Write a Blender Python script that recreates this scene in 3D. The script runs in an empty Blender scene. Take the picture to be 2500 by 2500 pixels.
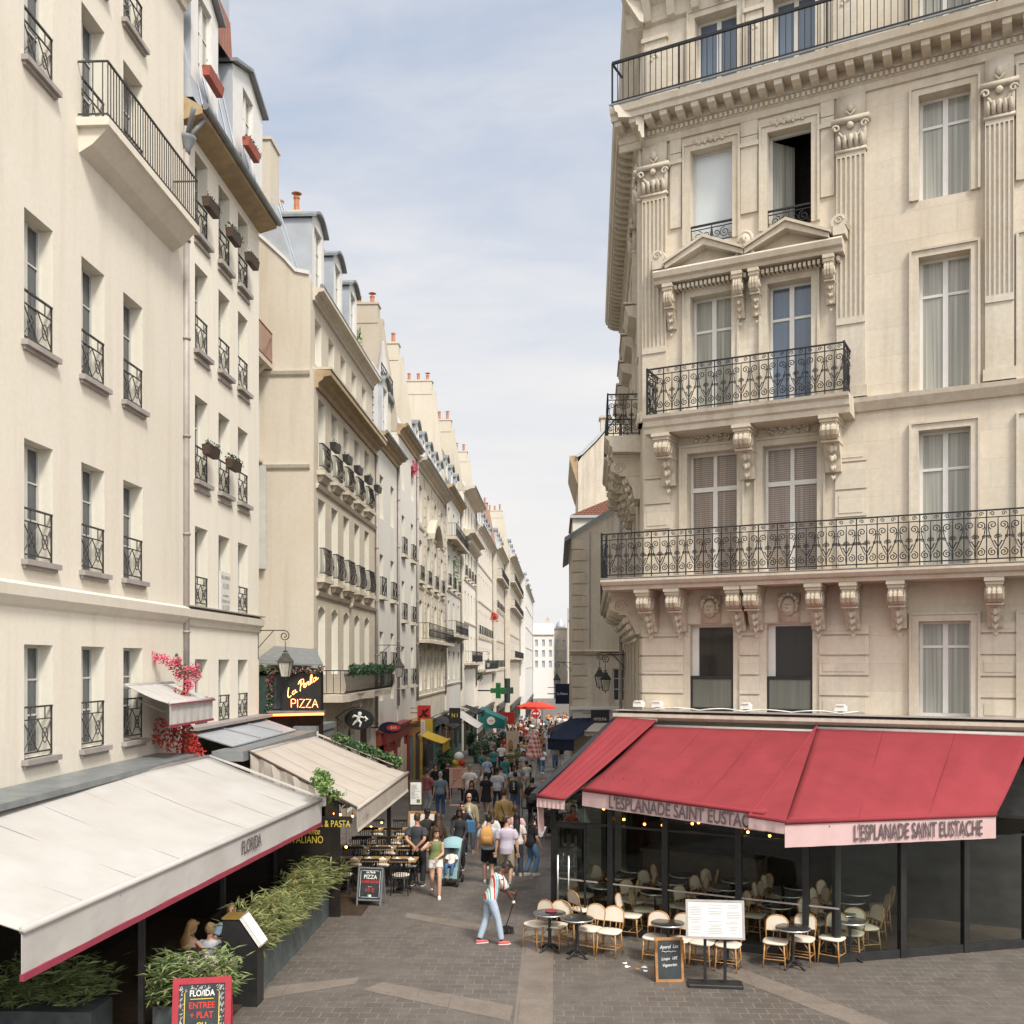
import bpy, math, random
from mathutils import Vector, Matrix, Euler
R = math.radians
PI = math.pi
scn = bpy.context.scene
col = scn.collection
random.seed(7)
rnd = random.Random(11)

# ------------------------------------------------------------------ measuring
FOC, PCX, HORY, EYE, YAW = 1900., 966., 1250., 5.6, R(2.5)
def ray(x, y):
    a = (x-PCX)/FOC; c = -(y-HORY)/FOC
    return Vector((a*math.cos(YAW)-math.sin(YAW), a*math.sin(YAW)+math.cos(YAW), c))
def gnd(x, y, h=0.0):
    r = ray(x, y); t = (h-EYE)/r.z
    return Vector((r.x*t, r.y*t, h))
def at_u(x, y, u):
    r = ray(x, y); t = u/r.x
    return Vector((u, r.y*t, EYE+r.z*t))
def at_v(x, y, v):
    r = ray(x, y); t = v/r.y
    return Vector((r.x*t, v, EYE+r.z*t))

# ------------------------------------------------------------------ tagging
def tag(o, label=None, cat=None, group=None, kind=None):
    if label: o['label'] = label
    if cat: o['category'] = cat
    if group: o['group'] = group
    if kind: o['kind'] = kind
    return o
def empty(name, loc=(0, 0, 0), rz=0.0, label=None, cat=None, group=None):
    o = bpy.data.objects.new(name, None)
    o.location = loc; o.rotation_euler = (0, 0, rz); o.empty_display_size = .2
    col.objects.link(o)
    return tag(o, label, cat, group)
def copy_tree(o, parent=None, loc=None, rz=None, label=None):
    c = o.copy(); col.objects.link(c)
    if parent is not None: c.parent = parent
    if loc is not None: c.location = loc
    if rz is not None: c.rotation_euler = (0, 0, rz)
    if label: c['label'] = label
    for ch in list(o.children): copy_tree(ch, c)
    return c
def inst(name, mesh, parent, loc=(0, 0, 0), rz=0.0, label=None):
    o = bpy.data.objects.new(name, mesh); col.objects.link(o)
    if parent is not None: o.parent = parent
    o.location = loc; o.rotation_euler = (0, 0, rz)
    if label: o['label'] = label
    return o

# ------------------------------------------------------------------ mesh builder
class MB:
    def __init__(s):
        s.v = []; s.f = []; s.m = []; s.mi = 0; s.M = None
    def add(s, vs, fs):
        n = len(s.v)
        if s.M is not None: vs = [s.M @ Vector(p) for p in vs]
        s.v.extend([tuple(p) for p in vs])
        for f in fs:
            s.f.append([i+n for i in f]); s.m.append(s.mi)
        return s
    def box(s, x0, x1, y0, y1, z0, z1):
        if x0 > x1: x0, x1 = x1, x0
        if y0 > y1: y0, y1 = y1, y0
        if z0 > z1: z0, z1 = z1, z0
        return s.add([(x0,y0,z0),(x1,y0,z0),(x1,y1,z0),(x0,y1,z0),(x0,y0,z1),(x1,y0,z1),(x1,y1,z1),(x0,y1,z1)],
              [(0,3,2,1),(4,5,6,7),(0,1,5,4),(1,2,6,5),(2,3,7,6),(3,0,4,7)])
    def bbox(s, x0, x1, y0, y1, z0, z1, b=.01):
        "box with chamfered vertical and top edges"
        p = [(x0+b,y0),(x1-b,y0),(x1,y0+b),(x1,y1-b),(x1-b,y1),(x0+b,y1),(x0,y1-b),(x0,y0+b)]
        cx, cy = (x0+x1)/2, (y0+y1)/2
        q = [(cx+(a-cx)*(1-2*b/max(1e-3,x1-x0)), cy+(c-cy)*(1-2*b/max(1e-3,y1-y0))) for a, c in p]
        vs = [(a,c,z0) for a,c in p]+[(a,c,z1-b) for a,c in p]+[(a,c,z1) for a,c in q]
        fs = [tuple(range(7,-1,-1)), tuple(range(16,24))]
        for k in (0,8):
            for i in range(8):
                j = (i+1) % 8; fs.append((k+i,k+j,k+8+j,k+8+i))
        return s.add(vs, fs)
    def quad(s, a, b, c, d): return s.add([a,b,c,d], [(0,1,2,3)])
    def prism(s, poly, a0, a1, ax='x'):
        "poly of 2D points extruded along ax: x->(y,z) y->(x,z) z->(x,y)"
        n = len(poly)
        f = {'x': lambda p,a: (a,p[0],p[1]), 'y': lambda p,a: (p[0],a,p[1]), 'z': lambda p,a: (p[0],p[1],a)}[ax]
        vs = [f(p,a0) for p in poly]+[f(p,a1) for p in poly]
        fs = [tuple(range(n)), tuple(range(2*n-1,n-1,-1))]
        for i in range(n):
            j = (i+1) % n; fs.append((i,i+n,j+n,j))
        return s.add(vs, fs)
    def tube(s, pts, r, n=6, cap=True, closed=False, flat=1.0):
        pts = [Vector(p) for p in pts]; k = len(pts)
        rr = r if isinstance(r, (list, tuple)) else [r]*k
        vs = []; fs = []; up = None
        for i in range(k):
            if closed: t = pts[(i+1) % k]-pts[i-1]
            else: t = pts[min(i+1,k-1)]-pts[max(i-1,0)]
            if t.length < 1e-9: t = Vector((0,0,1))
            t.normalize()
            if up is None:
                up = Vector((0,0,1)) if abs(t.z) < .9 else Vector((0,1,0))
            a = t.cross(up)
            if a.length < 1e-6: a = t.orthogonal()
            a.normalize(); b = a.cross(t).normalized(); up = b
            for j in range(n):
                w = 2*PI*j/n
                vs.append(pts[i]+a*(math.cos(w)*rr[i])+b*(math.sin(w)*rr[i]*flat))
        for i in range(k if closed else k-1):
            for j in range(n):
                i2 = (i+1) % k; j2 = (j+1) % n
                fs.append((i*n+j, i*n+j2, i2*n+j2, i2*n+j))
        if cap and not closed:
            fs.append(tuple(range(n-1,-1,-1))); fs.append(tuple((k-1)*n+j for j in range(n)))
        return s.add(vs, fs)
    def lathe(s, prof, c=(0,0,0), n=16, sx=1, sy=1):
        vs = []; fs = []
        for r, z in prof:
            for j in range(n):
                w = 2*PI*j/n; vs.append((c[0]+math.cos(w)*r*sx, c[1]+math.sin(w)*r*sy, c[2]+z))
        k = len(prof)
        for i in range(k-1):
            for j in range(n):
                j2 = (j+1) % n; fs.append((i*n+j, i*n+j2, (i+1)*n+j2, (i+1)*n+j))
        fs.append(tuple(range(n-1,-1,-1))); fs.append(tuple((k-1)*n+j for j in range(n)))
        return s.add(vs, fs)
    def loft(s, rings, n=12, pw=1.0):
        "rings: (centre, rx, ry, xaxis, yaxis)"
        vs = []; fs = []
        for c, rx, ry, xa, ya in rings:
            for j in range(n):
                w = 2*PI*j/n; cx, cy = math.cos(w), math.sin(w)
                if pw != 1: cx = math.copysign(abs(cx)**pw, cx); cy = math.copysign(abs(cy)**pw, cy)
                vs.append(Vector(c)+Vector(xa)*(cx*rx)+Vector(ya)*(cy*ry))
        k = len(rings)
        for i in range(k-1):
            for j in range(n):
                j2 = (j+1) % n; fs.append((i*n+j, i*n+j2, (i+1)*n+j2, (i+1)*n+j))
        fs.append(tuple(range(n-1,-1,-1))); fs.append(tuple((k-1)*n+j for j in range(n)))
        return s.add(vs, fs)
    def sph(s, c, r, sx=1, sy=1, sz=1, n=8, m=5):
        prof = [(max(1e-4, r*math.sin(PI*i/m)), -r*math.cos(PI*i/m)*sz) for i in range(m+1)]
        return s.lathe(prof, c, n, sx, sy)
    def wall(s, x0, x1, z0, z1, holes, d=.25, y=0.0, rmi=None):
        "front wall in plane y facing -y, rectangular holes (hx0,hx1,hz0,hz1[,arch]) with reveals of depth d"
        xs = sorted({x0,x1,*[h[0] for h in holes],*[h[1] for h in holes]})
        zs = sorted({z0,z1,*[h[2] for h in holes],*[h[3] for h in holes]})
        xs = [x for x in xs if x0-1e-6 <= x <= x1+1e-6]; zs = [z for z in zs if z0-1e-6 <= z <= z1+1e-6]
        for j in range(len(zs)-1):
            run = None
            for i in range(len(xs)):
                solid = False
                if i < len(xs)-1:
                    mx = (xs[i]+xs[i+1])/2; mz = (zs[j]+zs[j+1])/2
                    solid = not any(h[0] < mx < h[1] and h[2] < mz < h[3] for h in holes)
                if solid and run is None: run = xs[i]
                if not solid and run is not None:
                    s.quad((run,y,zs[j]),(xs[i],y,zs[j]),(xs[i],y,zs[j+1]),(run,y,zs[j+1])); run = None
        keep = s.mi
        if rmi is not None: s.mi = rmi
        for h in holes:
            a, b, c, e = h[:4]
            s.quad((a,y,c),(a,y+d,c),(a,y+d,e),(a,y,e))
            s.quad((b,y+d,c),(b,y,c),(b,y,e),(b,y+d,e))
            s.quad((a,y,e),(a,y+d,e),(b,y+d,e),(b,y,e))
            s.quad((a,y+d,c),(a,y,c),(b,y,c),(b,y+d,c))
            if len(h) > 4 and h[4]:      # segmental arch spandrels
                k = 6; w = (b-a)/2; rise = h[4]
                pts = [(a+ (b-a)*i/k, e-rise*((2*i/k-1)**2)) for i in range(k+1)]
                for i in range(k):
                    s.add([(pts[i][0],y,pts[i][1]),(pts[i+1][0],y,pts[i+1][1]),(pts[i+1][0],y,e),(pts[i][0],y,e),
                           (pts[i][0],y+d,pts[i][1]),(pts[i+1][0],y+d,pts[i+1][1])],[(0,1,2,3),(1,0,4,5)])
        s.mi = keep
        return s
    def mesh(s, name, mats, smooth=False):
        me = bpy.data.meshes.new(name)
        me.from_pydata(s.v, [], s.f)
        if not isinstance(mats, (list, tuple)): mats = [mats]
        for m in mats: me.materials.append(m)
        if len(mats) > 1: me.polygons.foreach_set('material_index', s.m)
        if smooth: me.polygons.foreach_set('use_smooth', [True]*len(me.polygons))
        me.update()
        return me
    def build(s, name, mats, parent=None, smooth=False, loc=(0,0,0), rz=0.0, label=None):
        return inst(name, s.mesh(name, mats, smooth), parent, loc, rz, label)

def T(x=0, y=0, z=0, rx=0, ry=0, rz=0, s=1):
    return Matrix.Translation((x,y,z)) @ Euler((rx,ry,rz)).to_matrix().to_4x4() @ Matrix.Scale(s, 4)

def text_geo(txt, size=1.0, sx=1.0, extr=.004, align='CENTER', shear=0.0, bold=0.0):
    cu = bpy.data.curves.new('t', 'FONT'); cu.body = txt; cu.size = size; cu.extrude = extr
    cu.align_x = align; cu.align_y = 'CENTER'; cu.shear = shear; cu.offset = bold; cu.resolution_u = 3
    o = bpy.data.objects.new('t', cu)
    me = bpy.data.meshes.new_from_object(o)
    vs = [(v.co.x*sx, v.co.y, v.co.z) for v in me.vertices]; fs = [tuple(p.vertices) for p in me.polygons]
    bpy.data.objects.remove(o); bpy.data.curves.remove(cu); bpy.data.meshes.remove(me)
    return vs, fs
def put_text(mb, txt, M, **k):
    vs, fs = text_geo(txt, **k)
    mb.add([M @ Vector(p) for p in vs], fs)
    return mb
RX = Euler((PI/2, 0, 0)).to_matrix().to_4x4()      # text stands up, facing -y

# ------------------------------------------------------------------ materials
class NT:
    def __init__(s, name):
        s.mat = bpy.data.materials.new(name); s.mat.use_nodes = True
        s.t = s.mat.node_tree; s.t.nodes.clear()
        s.out = s.n('ShaderNodeOutputMaterial'); s.b = s.n('ShaderNodeBsdfPrincipled')
        s.l(s.b.outputs[0], s.out.inputs[0])
    def n(s, t, **k):
        x = s.t.nodes.new(t)
        for a, v in k.items():
            if a in x.inputs: x.inputs[a].default_value = v
            else: setattr(x, a, v)
        return x
    def l(s, a, b): s.t.links.new(a, b)
    def mix(s, f, a, b, mode='MIX'):
        m = s.n('ShaderNodeMix', data_type='RGBA', blend_type=mode)
        for k, v in ((0,f),(6,a),(7,b)):
            if hasattr(v, 'is_linked') or hasattr(v, 'links'): s.l(v, m.inputs[k])
            elif isinstance(v, (int,float)): m.inputs[k].default_value = v
            else: m.inputs[k].default_value = (*v[:3], 1)
        return m.outputs[2]
    def math(s, op, a, b=None, clamp=False):
        m = s.n('ShaderNodeMath', operation=op, use_clamp=clamp)
        for k, v in ((0,a),(1,b)):
            if v is None: continue
            if isinstance(v, (int,float)): m.inputs[k].default_value = v
            else: s.l(v, m.inputs[k])
        return m.outputs[0]
    def ramp(s, f, *stops):
        r = s.n('ShaderNodeValToRGB'); e = r.color_ramp.elements
        while len(e) < len(stops): e.new(.5)
        for i, (p, c) in enumerate(stops):
            e[i].position = p; e[i].color = (c,c,c,1) if isinstance(c,(int,float)) else (*c,1)
        s.l(f, r.inputs[0]); return r.outputs[0]
    def noise(s, vec, scale, detail=4, rough=.6):
        x = s.n('ShaderNodeTexNoise'); x.inputs['Scale'].default_value = scale
        x.inputs['Detail'].default_value = detail; x.inputs['Roughness'].default_value = rough
        s.l(vec, x.inputs['Vector']); return x.outputs[0]
    def mapped(s, vec, sc):
        m = s.n('ShaderNodeMapping'); m.inputs['Scale'].default_value = sc; s.l(vec, m.inputs[0]); return m.outputs[0]
    def bump(s, h, st=.3, d=.02):
        b = s.n('ShaderNodeBump'); b.inputs['Strength'].default_value = st; b.inputs['Distance'].default_value = d
        s.l(h, b.inputs['Height']); s.l(b.outputs[0], s.b.inputs['Normal'])
def mul(c, k): return tuple(x*k for x in c)
def plain(name, c, rough=.6, var=.15, scale=4, metal=0.0, spec=.4, bump=0.0, sheen=0.0):
    t = NT(name); tc = t.n('ShaderNodeTexCoord')
    f = t.noise(tc.outputs['Object'], scale, 5)
    t.l(t.mix(t.ramp(f, (.3,0.),(.7,1.)), mul(c,1-var), mul(c,1+var)), t.b.inputs['Base Color'])
    t.b.inputs['Roughness'].default_value = rough; t.b.inputs['Metallic'].default_value = metal
    t.b.inputs['Specular IOR Level'].default_value = spec
    if bump: t.bump(t.noise(tc.outputs['Object'], scale*8, 4), bump, .01)
    return t.mat
def stone(name, c, joints=None, stain=.35, tint=(.75,.68,.55), rough=.85, grain=.12, jd=.25):
    "wall plaster or ashlar; joints=(w,h) course size in metres"
    t = NT(name); tc = t.n('ShaderNodeTexCoord'); P = tc.outputs['Object']
    big = t.noise(P, .35, 5, .6)
    streak = t.noise(t.mapped(P, (1.6,1.6,.12)), 1.2, 5, .65)
    fine = t.noise(P, 9, 6, .7)
    k = t.mix(t.ramp(fine,(.25,0.),(.75,1.)), mul(c,1-grain), mul(c,1+grain*.6))
    k = t.mix(t.math('MULTIPLY', t.ramp(streak,(.5,0.),(.78,1.)), stain), k, tuple(a*b*.75 for a,b in zip(c,tint)))
    k = t.mix(t.math('MULTIPLY', t.ramp(big,(.45,0.),(.75,1.)), stain*.9), k, tuple(a*b for a,b in zip(c,tint)))
    if joints:
        sep = t.n('ShaderNodeSeparateXYZ'); t.l(P, sep.inputs[0])
        cmb = t.n('ShaderNodeCombineXYZ'); t.l(t.math('ADD', sep.outputs[0], sep.outputs[1]), cmb.inputs[0]); t.l(sep.outputs[2], cmb.inputs[1])
        b = t.n('ShaderNodeTexBrick'); t.l(cmb.outputs[0], b.inputs['Vector'])
        b.inputs['Scale'].default_value = 1; b.inputs['Brick Width'].default_value = joints[0]; b.inputs['Row Height'].default_value = joints[1]
        b.inputs['Mortar Size'].default_value = .008; b.inputs['Mortar Smooth'].default_value = .3
        b.inputs['Color1'].default_value = (.93,.93,.93,1); b.inputs['Color2'].default_value = (1.04,1.02,1.,1); b.inputs['Mortar'].default_value = (1-jd,1-jd,1-jd,1)
        k = t.mix(1.0, k, b.outputs[0], 'MULTIPLY')
        t.bump(t.math('ADD', t.math('MULTIPLY', fine, .4), t.math('MULTIPLY', b.outputs[1], -1.)), .35, .012)
    else:
        t.bump(fine, .18, .012)
    t.l(k, t.b.inputs['Base Color']); t.b.inputs['Roughness'].default_value = rough
    t.b.inputs['Specular IOR Level'].default_value = .2
    return t.mat
def glow(name, c, st):
    t = NT(name); t.b.inputs['Base Color'].default_value = (*mul(c,.5),1)
    t.b.inputs['Emission Color'].default_value = (*c,1); t.b.inputs['Emission Strength'].default_value = st
    return t.mat
def fabric(name, c, rough=.85, var=.08, stripes=None, w=.5, axis=0, weave=60, dirt=.12, transl=0.0):
    t = NT(name); tc = t.n('ShaderNodeTexCoord'); P = tc.outputs['Object']
    f = t.noise(P, 1.3, 5); g = t.noise(P, weave, 2)
    k = t.mix(t.ramp(f,(.3,0.),(.75,1.)), mul(c,1+var), tuple(x*(1-var)*y for x,y in zip(c,(1,.98,.95))))
    k = t.mix(t.math('MULTIPLY', t.ramp(t.noise(t.mapped(P,(.5,3,.5)),2.0,5),(.55,0.),(.8,1.)), dirt), k, mul(c,.6))
    if stripes:
        sep = t.n('ShaderNodeSeparateXYZ'); t.l(P, sep.inputs[0])
        m = t.math('FRACT', t.math('DIVIDE', sep.outputs[axis], w))
        r = t.n('ShaderNodeValToRGB'); r.color_ramp.interpolation = 'CONSTANT'; e = r.color_ramp.elements
        while len(e) < len(stripes): e.new(.5)
        for i, (p, cc) in enumerate(stripes): e[i].position = p; e[i].color = (*cc,1)
        t.l(m, r.inputs[0]); k = r.outputs[0]
    t.l(k, t.b.inputs['Base Color']); t.b.inputs['Roughness'].default_value = rough; t.b.inputs['Specular IOR Level'].default_value = .2
    t.bump(t.math('ADD', t.math('ADD', t.math('MULTIPLY', g, .25), f), t.math('MULTIPLY', t.noise(t.mapped(P,(1,1,.6)), 9, 3), .5 if weave > 130 else .15)), .3 if weave > 130 else .18, .03)
    if transl:
        tr = t.n('ShaderNodeBsdfTranslucent'); t.l(k, tr.inputs[0]); mx = t.n('ShaderNodeMixShader'); mx.inputs[0].default_value = transl
        t.l(t.b.outputs[0], mx.inputs[1]); t.l(tr.outputs[0], mx.inputs[2]); t.l(mx.outputs[0], t.out.inputs[0])
    return t.mat
def leafmat(name, c1, c2, transl=.25):
    t = NT(name); g = t.n('ShaderNodeNewGeometry'); tc = t.n('ShaderNodeTexCoord')
    rn = g.outputs['Random Per Island']
    k = t.mix(rn, c1, c2)
    k = t.mix(t.math('MULTIPLY', t.ramp(t.noise(tc.outputs['Object'], 6, 3),(.4,0.),(.7,1.)), .5), k, mul(c1,.6))
    t.l(k, t.b.inputs['Base Color']); t.b.inputs['Roughness'].default_value = .5; t.b.inputs['Specular IOR Level'].default_value = .3
    tr = t.n('ShaderNodeBsdfTranslucent'); t.l(k, tr.inputs[0]); mx = t.n('ShaderNodeMixShader'); mx.inputs[0].default_value = transl
    t.l(t.b.outputs[0], mx.inputs[1]); t.l(tr.outputs[0], mx.inputs[2]); t.l(mx.outputs[0], t.out.inputs[0])
    return t.mat
def panemat(name, c, rough=.04, spec=.8, blind=None):
    t = NT(name); tc = t.n('ShaderNodeTexCoord'); P = tc.outputs['Object']
    k = t.mix(t.ramp(t.noise(t.mapped(P, (13,13,.25)), 1.0, 3),(.3,0.),(.7,1.)), mul(c,.86), mul(c,1.1))
    if sum(c) > .9: k = t.mix(t.ramp(t.noise(t.mapped(P, (16,16,.2)), 1.0, 2),(.35,0.),(.65,1.)), mul(c,.62), mul(c,1.1))
    if blind:
        sep = t.n('ShaderNodeSeparateXYZ'); t.l(P, sep.inputs[0])
        m = t.math('FRACT', t.math('MULTIPLY', sep.outputs[2], 1/blind)); k = t.mix(t.ramp(m,(.3,1.),(.45,0.)), k, mul(c,.45))
    t.l(k, t.b.inputs['Base Color']); t.b.inputs['Roughness'].default_value = rough; t.b.inputs['Specular IOR Level'].default_value = spec
    t.bump(t.noise(P, 1.1, 2), .04, .05)
    return t.mat
def clearglass(name, tint=(.75,.8,.78), gl=.09, fk=1.):
    t = NT(name); t.t.nodes.remove(t.b)
    tr = t.n('ShaderNodeBsdfTransparent'); tr.inputs[0].default_value = (*tint,1)
    gs = t.n('ShaderNodeBsdfGlossy'); gs.inputs['Roughness'].default_value = .03; gs.inputs[0].default_value = (.9,.95,1,1)
    fr = t.n('ShaderNodeFresnel'); fr.inputs[0].default_value = 1.45
    mx = t.n('ShaderNodeMixShader'); t.l(t.math('ADD', t.math('MULTIPLY', fr.outputs[0], fk), gl-.04*fk, True), mx.inputs[0]); t.l(tr.outputs[0], mx.inputs[1]); t.l(gs.outputs[0], mx.inputs[2])
    t.l(mx.outputs[0], t.out.inputs[0]); return t.mat
M = {}
def mset(k, m): M[k] = m; return m
mset('cream', stone('cream_plaster', (.76,.72,.63), None, .34, (.88,.84,.76), grain=.06))
mset('cream2', stone('pale_plaster', (.67,.625,.54), None, .35, (.85,.81,.73), grain=.08))
mset('white2', stone('white_plaster', (.63,.61,.56), None, .35, (.85,.8,.72), grain=.08))
mset('gable', stone('gable_plaster', (.56,.51,.425), None, .4, (.85,.76,.62), grain=.08))
mset('ashlar', stone('ashlar_stone', (.57,.515,.425), (.9,.42), .45, (.8,.7,.56), jd=.12))
mset('ashlar2', stone('pale_ashlar', (.58,.535,.455), (.8,.38), .5, (.75,.66,.54), jd=.18))
mset('haus', stone('boulevard_stone', (.61,.555,.465), (1.3,.62), .5, (.8,.7,.56), jd=.1))
mset('hausp', stone('carved_stone', (.58,.53,.445), None, .6, (.72,.61,.47), grain=.15))
mset('oldwall', stone('old_weathered_wall', (.60,.545,.46), None, .8, (.62,.58,.52), grain=.2))
mset('quoin', stone('quoin_stone', (.57,.51,.42), (.75,.5), .7, (.7,.6,.5), jd=.35))
mset('shadedwall', stone('shaded_side_stone', (.44,.35,.25), (1.1,.55), .6, (.7,.6,.45), jd=.2))  # browner copy of the boulevard stone with shade in its colour, unused
mset('reveal', stone('reveal_plaster', (.70,.67,.58), None, .15, (.9,.85,.75), grain=.05))
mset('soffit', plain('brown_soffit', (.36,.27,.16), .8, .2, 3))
mset('zinc', plain('zinc_sheet', (.42,.45,.49), .45, .1, 2, .3))
mset('zincd', plain('dark_zinc', (.20,.215,.22), .5, .2, 3, .2))
mset('slate', plain('slate', (.17,.185,.19), .55, .2, 6))
mset('tile', None)
def tile():
    t = NT('red_roof_tile'); tc = t.n('ShaderNodeTexCoord'); b = t.n('ShaderNodeTexBrick')
    sep = t.n('ShaderNodeSeparateXYZ'); t.l(tc.outputs['Object'], sep.inputs[0]); c = t.n('ShaderNodeCombineXYZ')
    t.l(t.math('ADD', sep.outputs[0], sep.outputs[1]), c.inputs[0]); t.l(t.math('MULTIPLY', sep.outputs[2], 1.4), c.inputs[1]); t.l(c.outputs[0], b.inputs['Vector'])
    b.inputs['Scale'].default_value = 1; b.inputs['Brick Width'].default_value = .2; b.inputs['Row Height'].default_value = .16; b.inputs['Mortar Size'].default_value = .02
    b.inputs['Color1'].default_value = (.32,.12,.07,1); b.inputs['Color2'].default_value = (.24,.1,.065,1); b.inputs['Mortar'].default_value = (.1,.04,.03,1)
    t.l(b.outputs[0], t.b.inputs['Base Color']); t.b.inputs['Roughness'].default_value = .8; t.bump(b.outputs[1], -.4, .02); return t.mat
mset('tile', tile())
mset('terra', plain('terracotta', (.42,.17,.09), .8, .2, 5))
mset('redbox', plain('red_planter_paint', (.30,.075,.05), .6, .2, 5))
mset('wframe', plain('white_window_paint', (.66,.65,.62), .45, .06, 3))
mset('gframe', plain('grey_window_paint', (.50,.50,.47), .45, .08, 3))
mset('iron', plain('black_wrought_iron', (.022,.022,.024), .5, .3, 8, .3))
mset('irong', plain('weathered_iron', (.06,.055,.05), .55, .3, 8, .2))
mset('ironr', plain('rusty_red_iron', (.20,.07,.05), .6, .25, 8))
mset('black', plain('black_paint', (.018,.018,.018), .45, .3, 5))
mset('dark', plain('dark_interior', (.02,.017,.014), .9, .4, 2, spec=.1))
mset('dwood', plain('dark_wood', (.05,.032,.02), .6, .4, 6))
mset('steel', plain('brushed_steel', (.62,.62,.6), .3, .08, 12, .9))
mset('pipe', plain('grey_drainpipe', (.33,.30,.28), .55, .15, 3, .1))
mset('pane', panemat('window_glass', (.05,.06,.07)))
mset('paneb', panemat('painted_sky_glass', (.10,.14,.20)))  # blue base colour stands in for the reflected sky
mset('panec', panemat('curtained_glass', (.36,.36,.32), .15, .5))
mset('panew', plain('white_roller_blind', (.56,.60,.61), .2, .04, 2, spec=.6))
mset('panes', panemat('slatted_blind_glass', (.36,.295,.25), .15, .5, .05))
mset('paned', panemat('flowery_dark_glass', (.034,.030,.026), .06, .3))
mset('cglass', clearglass('clear_glass'))
mset('dglass', clearglass('cafe_glass', (.90,.93,.90), .02, .4))
mset('lglass', panemat('frosted_lantern_glass', (.50,.48,.42), .3, .5))
mset('shopgreen', plain('dark_green_shop_paint', (.03,.06,.05), .45, .2, 4))
mset('teal', fabric('teal_canvas', (.03,.16,.15)))
mset('navy', fabric('navy_canvas', (.02,.027,.055)))
mset('yellow', fabric('yellow_canvas', (.62,.42,.06)))
mset('whitecan', fabric('white_canvas', (.47,.455,.44), transl=.12))
mset('creamcan', fabric('cream_canvas', (.465,.42,.37), transl=.12))
mset('blackcan', fabric('black_canvas', (.03,.03,.03)))
mset('redcan', fabric('red_canvas', (.245,.038,.047), var=.12, transl=.05))
mset('pinkcan', fabric('pale_pink_canvas', (.52,.37,.37), var=.06))
mset('maroon', plain('burgundy_trim', (.24,.035,.06), .6))
mset('ink', plain('charcoal_ink', (.10,.075,.08), .8, .3, 30))
mset('whiteink', plain('white_paint', (.75,.74,.70), .7, .08, 20))
mset('yellowink', plain('yellow_paint', (.62,.47,.06), .6))
mset('redink', plain('red_paint', (.55,.035,.03), .6))
mset('greenink', plain('green_paint', (.05,.30,.10), .6))
mset('rattan', plain('bamboo_cane', (.40,.21,.075), .45, .35, 14))
mset('cane', fabric('woven_cream_cane', (.66,.585,.49), weave=120))
mset('tabletop', plain('black_table_top', (.03,.028,.026), .22, .3, 5, spec=.6))
mset('board', plain('chalkboard', (.028,.036,.042), .6, .35, 5))
mset('oak', plain('oak_frame', (.34,.16,.055), .55, .25, 9))
mset('lit', glow('backlit_menu_paper', (1,.99,.96), .10))
mset('bulb', glow('orange_bulb', (1,.33,.06), 9))
mset('neon', glow('orange_neon', (1,.36,.12), 5))
mset('neonbar', glow('orange_neon_bar', (1,.22,.05), 3.5))
mset('paper', plain('printed_paper', (.70,.69,.66), .7, .05, 5))
mset('redframe', plain('red_board_frame', (.34,.03,.045), .5, .15, 6))
mset('greyframe', plain('grey_board_frame', (.16,.175,.18), .5, .15, 6))
mset('planter', plain('dark_planter_paint', (.075,.09,.09), .5, .3, 5))
mset('leafb', leafmat('bamboo_leaf', (.20,.25,.085), (.44,.44,.21)))
mset('leafo', leafmat('oleander_leaf', (.13,.21,.075), (.36,.40,.19)))
mset('leafd', leafmat('dark_ivy_leaf', (.03,.07,.035), (.07,.13,.06)))
mset('leafl', leafmat('light_ivy_leaf', (.12,.22,.05), (.22,.32,.09)))
mset('flpink', leafmat('pink_petal', (.62,.07,.14), (.70,.20,.26)))
mset('flred', leafmat('red_petal', (.45,.03,.03), (.58,.08,.05)))
mset('flmix', leafmat('mixed_petal', (.60,.14,.22), (.72,.6,.58)))
mset('flpale', leafmat('pale_petal', (.60,.46,.42), (.68,.6,.55)))
mset('bulbw', glow('warm_flood_lens', (1,.75,.42), 6))
mset('greyprint', plain('grey_print', (.22,.22,.23), .8))
mset('oaky', plain('varnished_wood', (.36,.22,.08), .45, .25, 8))
mset('brass', plain('brass_sheet', (.34,.21,.06), .4, .2, 6, .5))
mset('pinkboard', plain('pink_board', (.60,.38,.30), .7, .06, 4))
mset('creamb', plain('cream_board', (.55,.45,.34), .7, .06, 4))
mset('redpara', fabric('orange_red_canvas', (.55,.06,.04)))
def check():
    t = NT('checked_cloth'); tc = t.n('ShaderNodeTexCoord'); sep = t.n('ShaderNodeSeparateXYZ'); t.l(tc.outputs['Object'], sep.inputs[0])
    a = t.math('GREATER_THAN', t.math('FRACT', t.math('MULTIPLY', sep.outputs[2], 4.5)), .5); b = t.math('GREATER_THAN', t.math('FRACT', t.math('MULTIPLY', t.math('ADD', sep.outputs[0], sep.outputs[1]), 4.5)), .5)
    t.l(t.mix(t.math('MULTIPLY', t.math('ADD', a, b), .5), (.68,.6,.55), (.5,.05,.06)), t.b.inputs['Base Color']); t.b.inputs['Roughness'].default_value = .9; return t.mat
mset('check', check())
mset('brickp', stone('pale_brick', (.42,.27,.21), (.22,.075), .3, (.8,.75,.7), jd=.2))
mset('gable2', stone('grey_fire_wall', (.44,.385,.31), None, .5, (.8,.75,.66), grain=.1))
mset('shopred', plain('dark_red_shop_paint', (.20,.03,.025), .5, .2, 4))
mset('guardpane', panemat('guard_glass', (.13,.13,.11), .1, .5))
mset('ochre', plain('ochre_shop_paint', (.36,.23,.04), .5, .25, 4))
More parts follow.
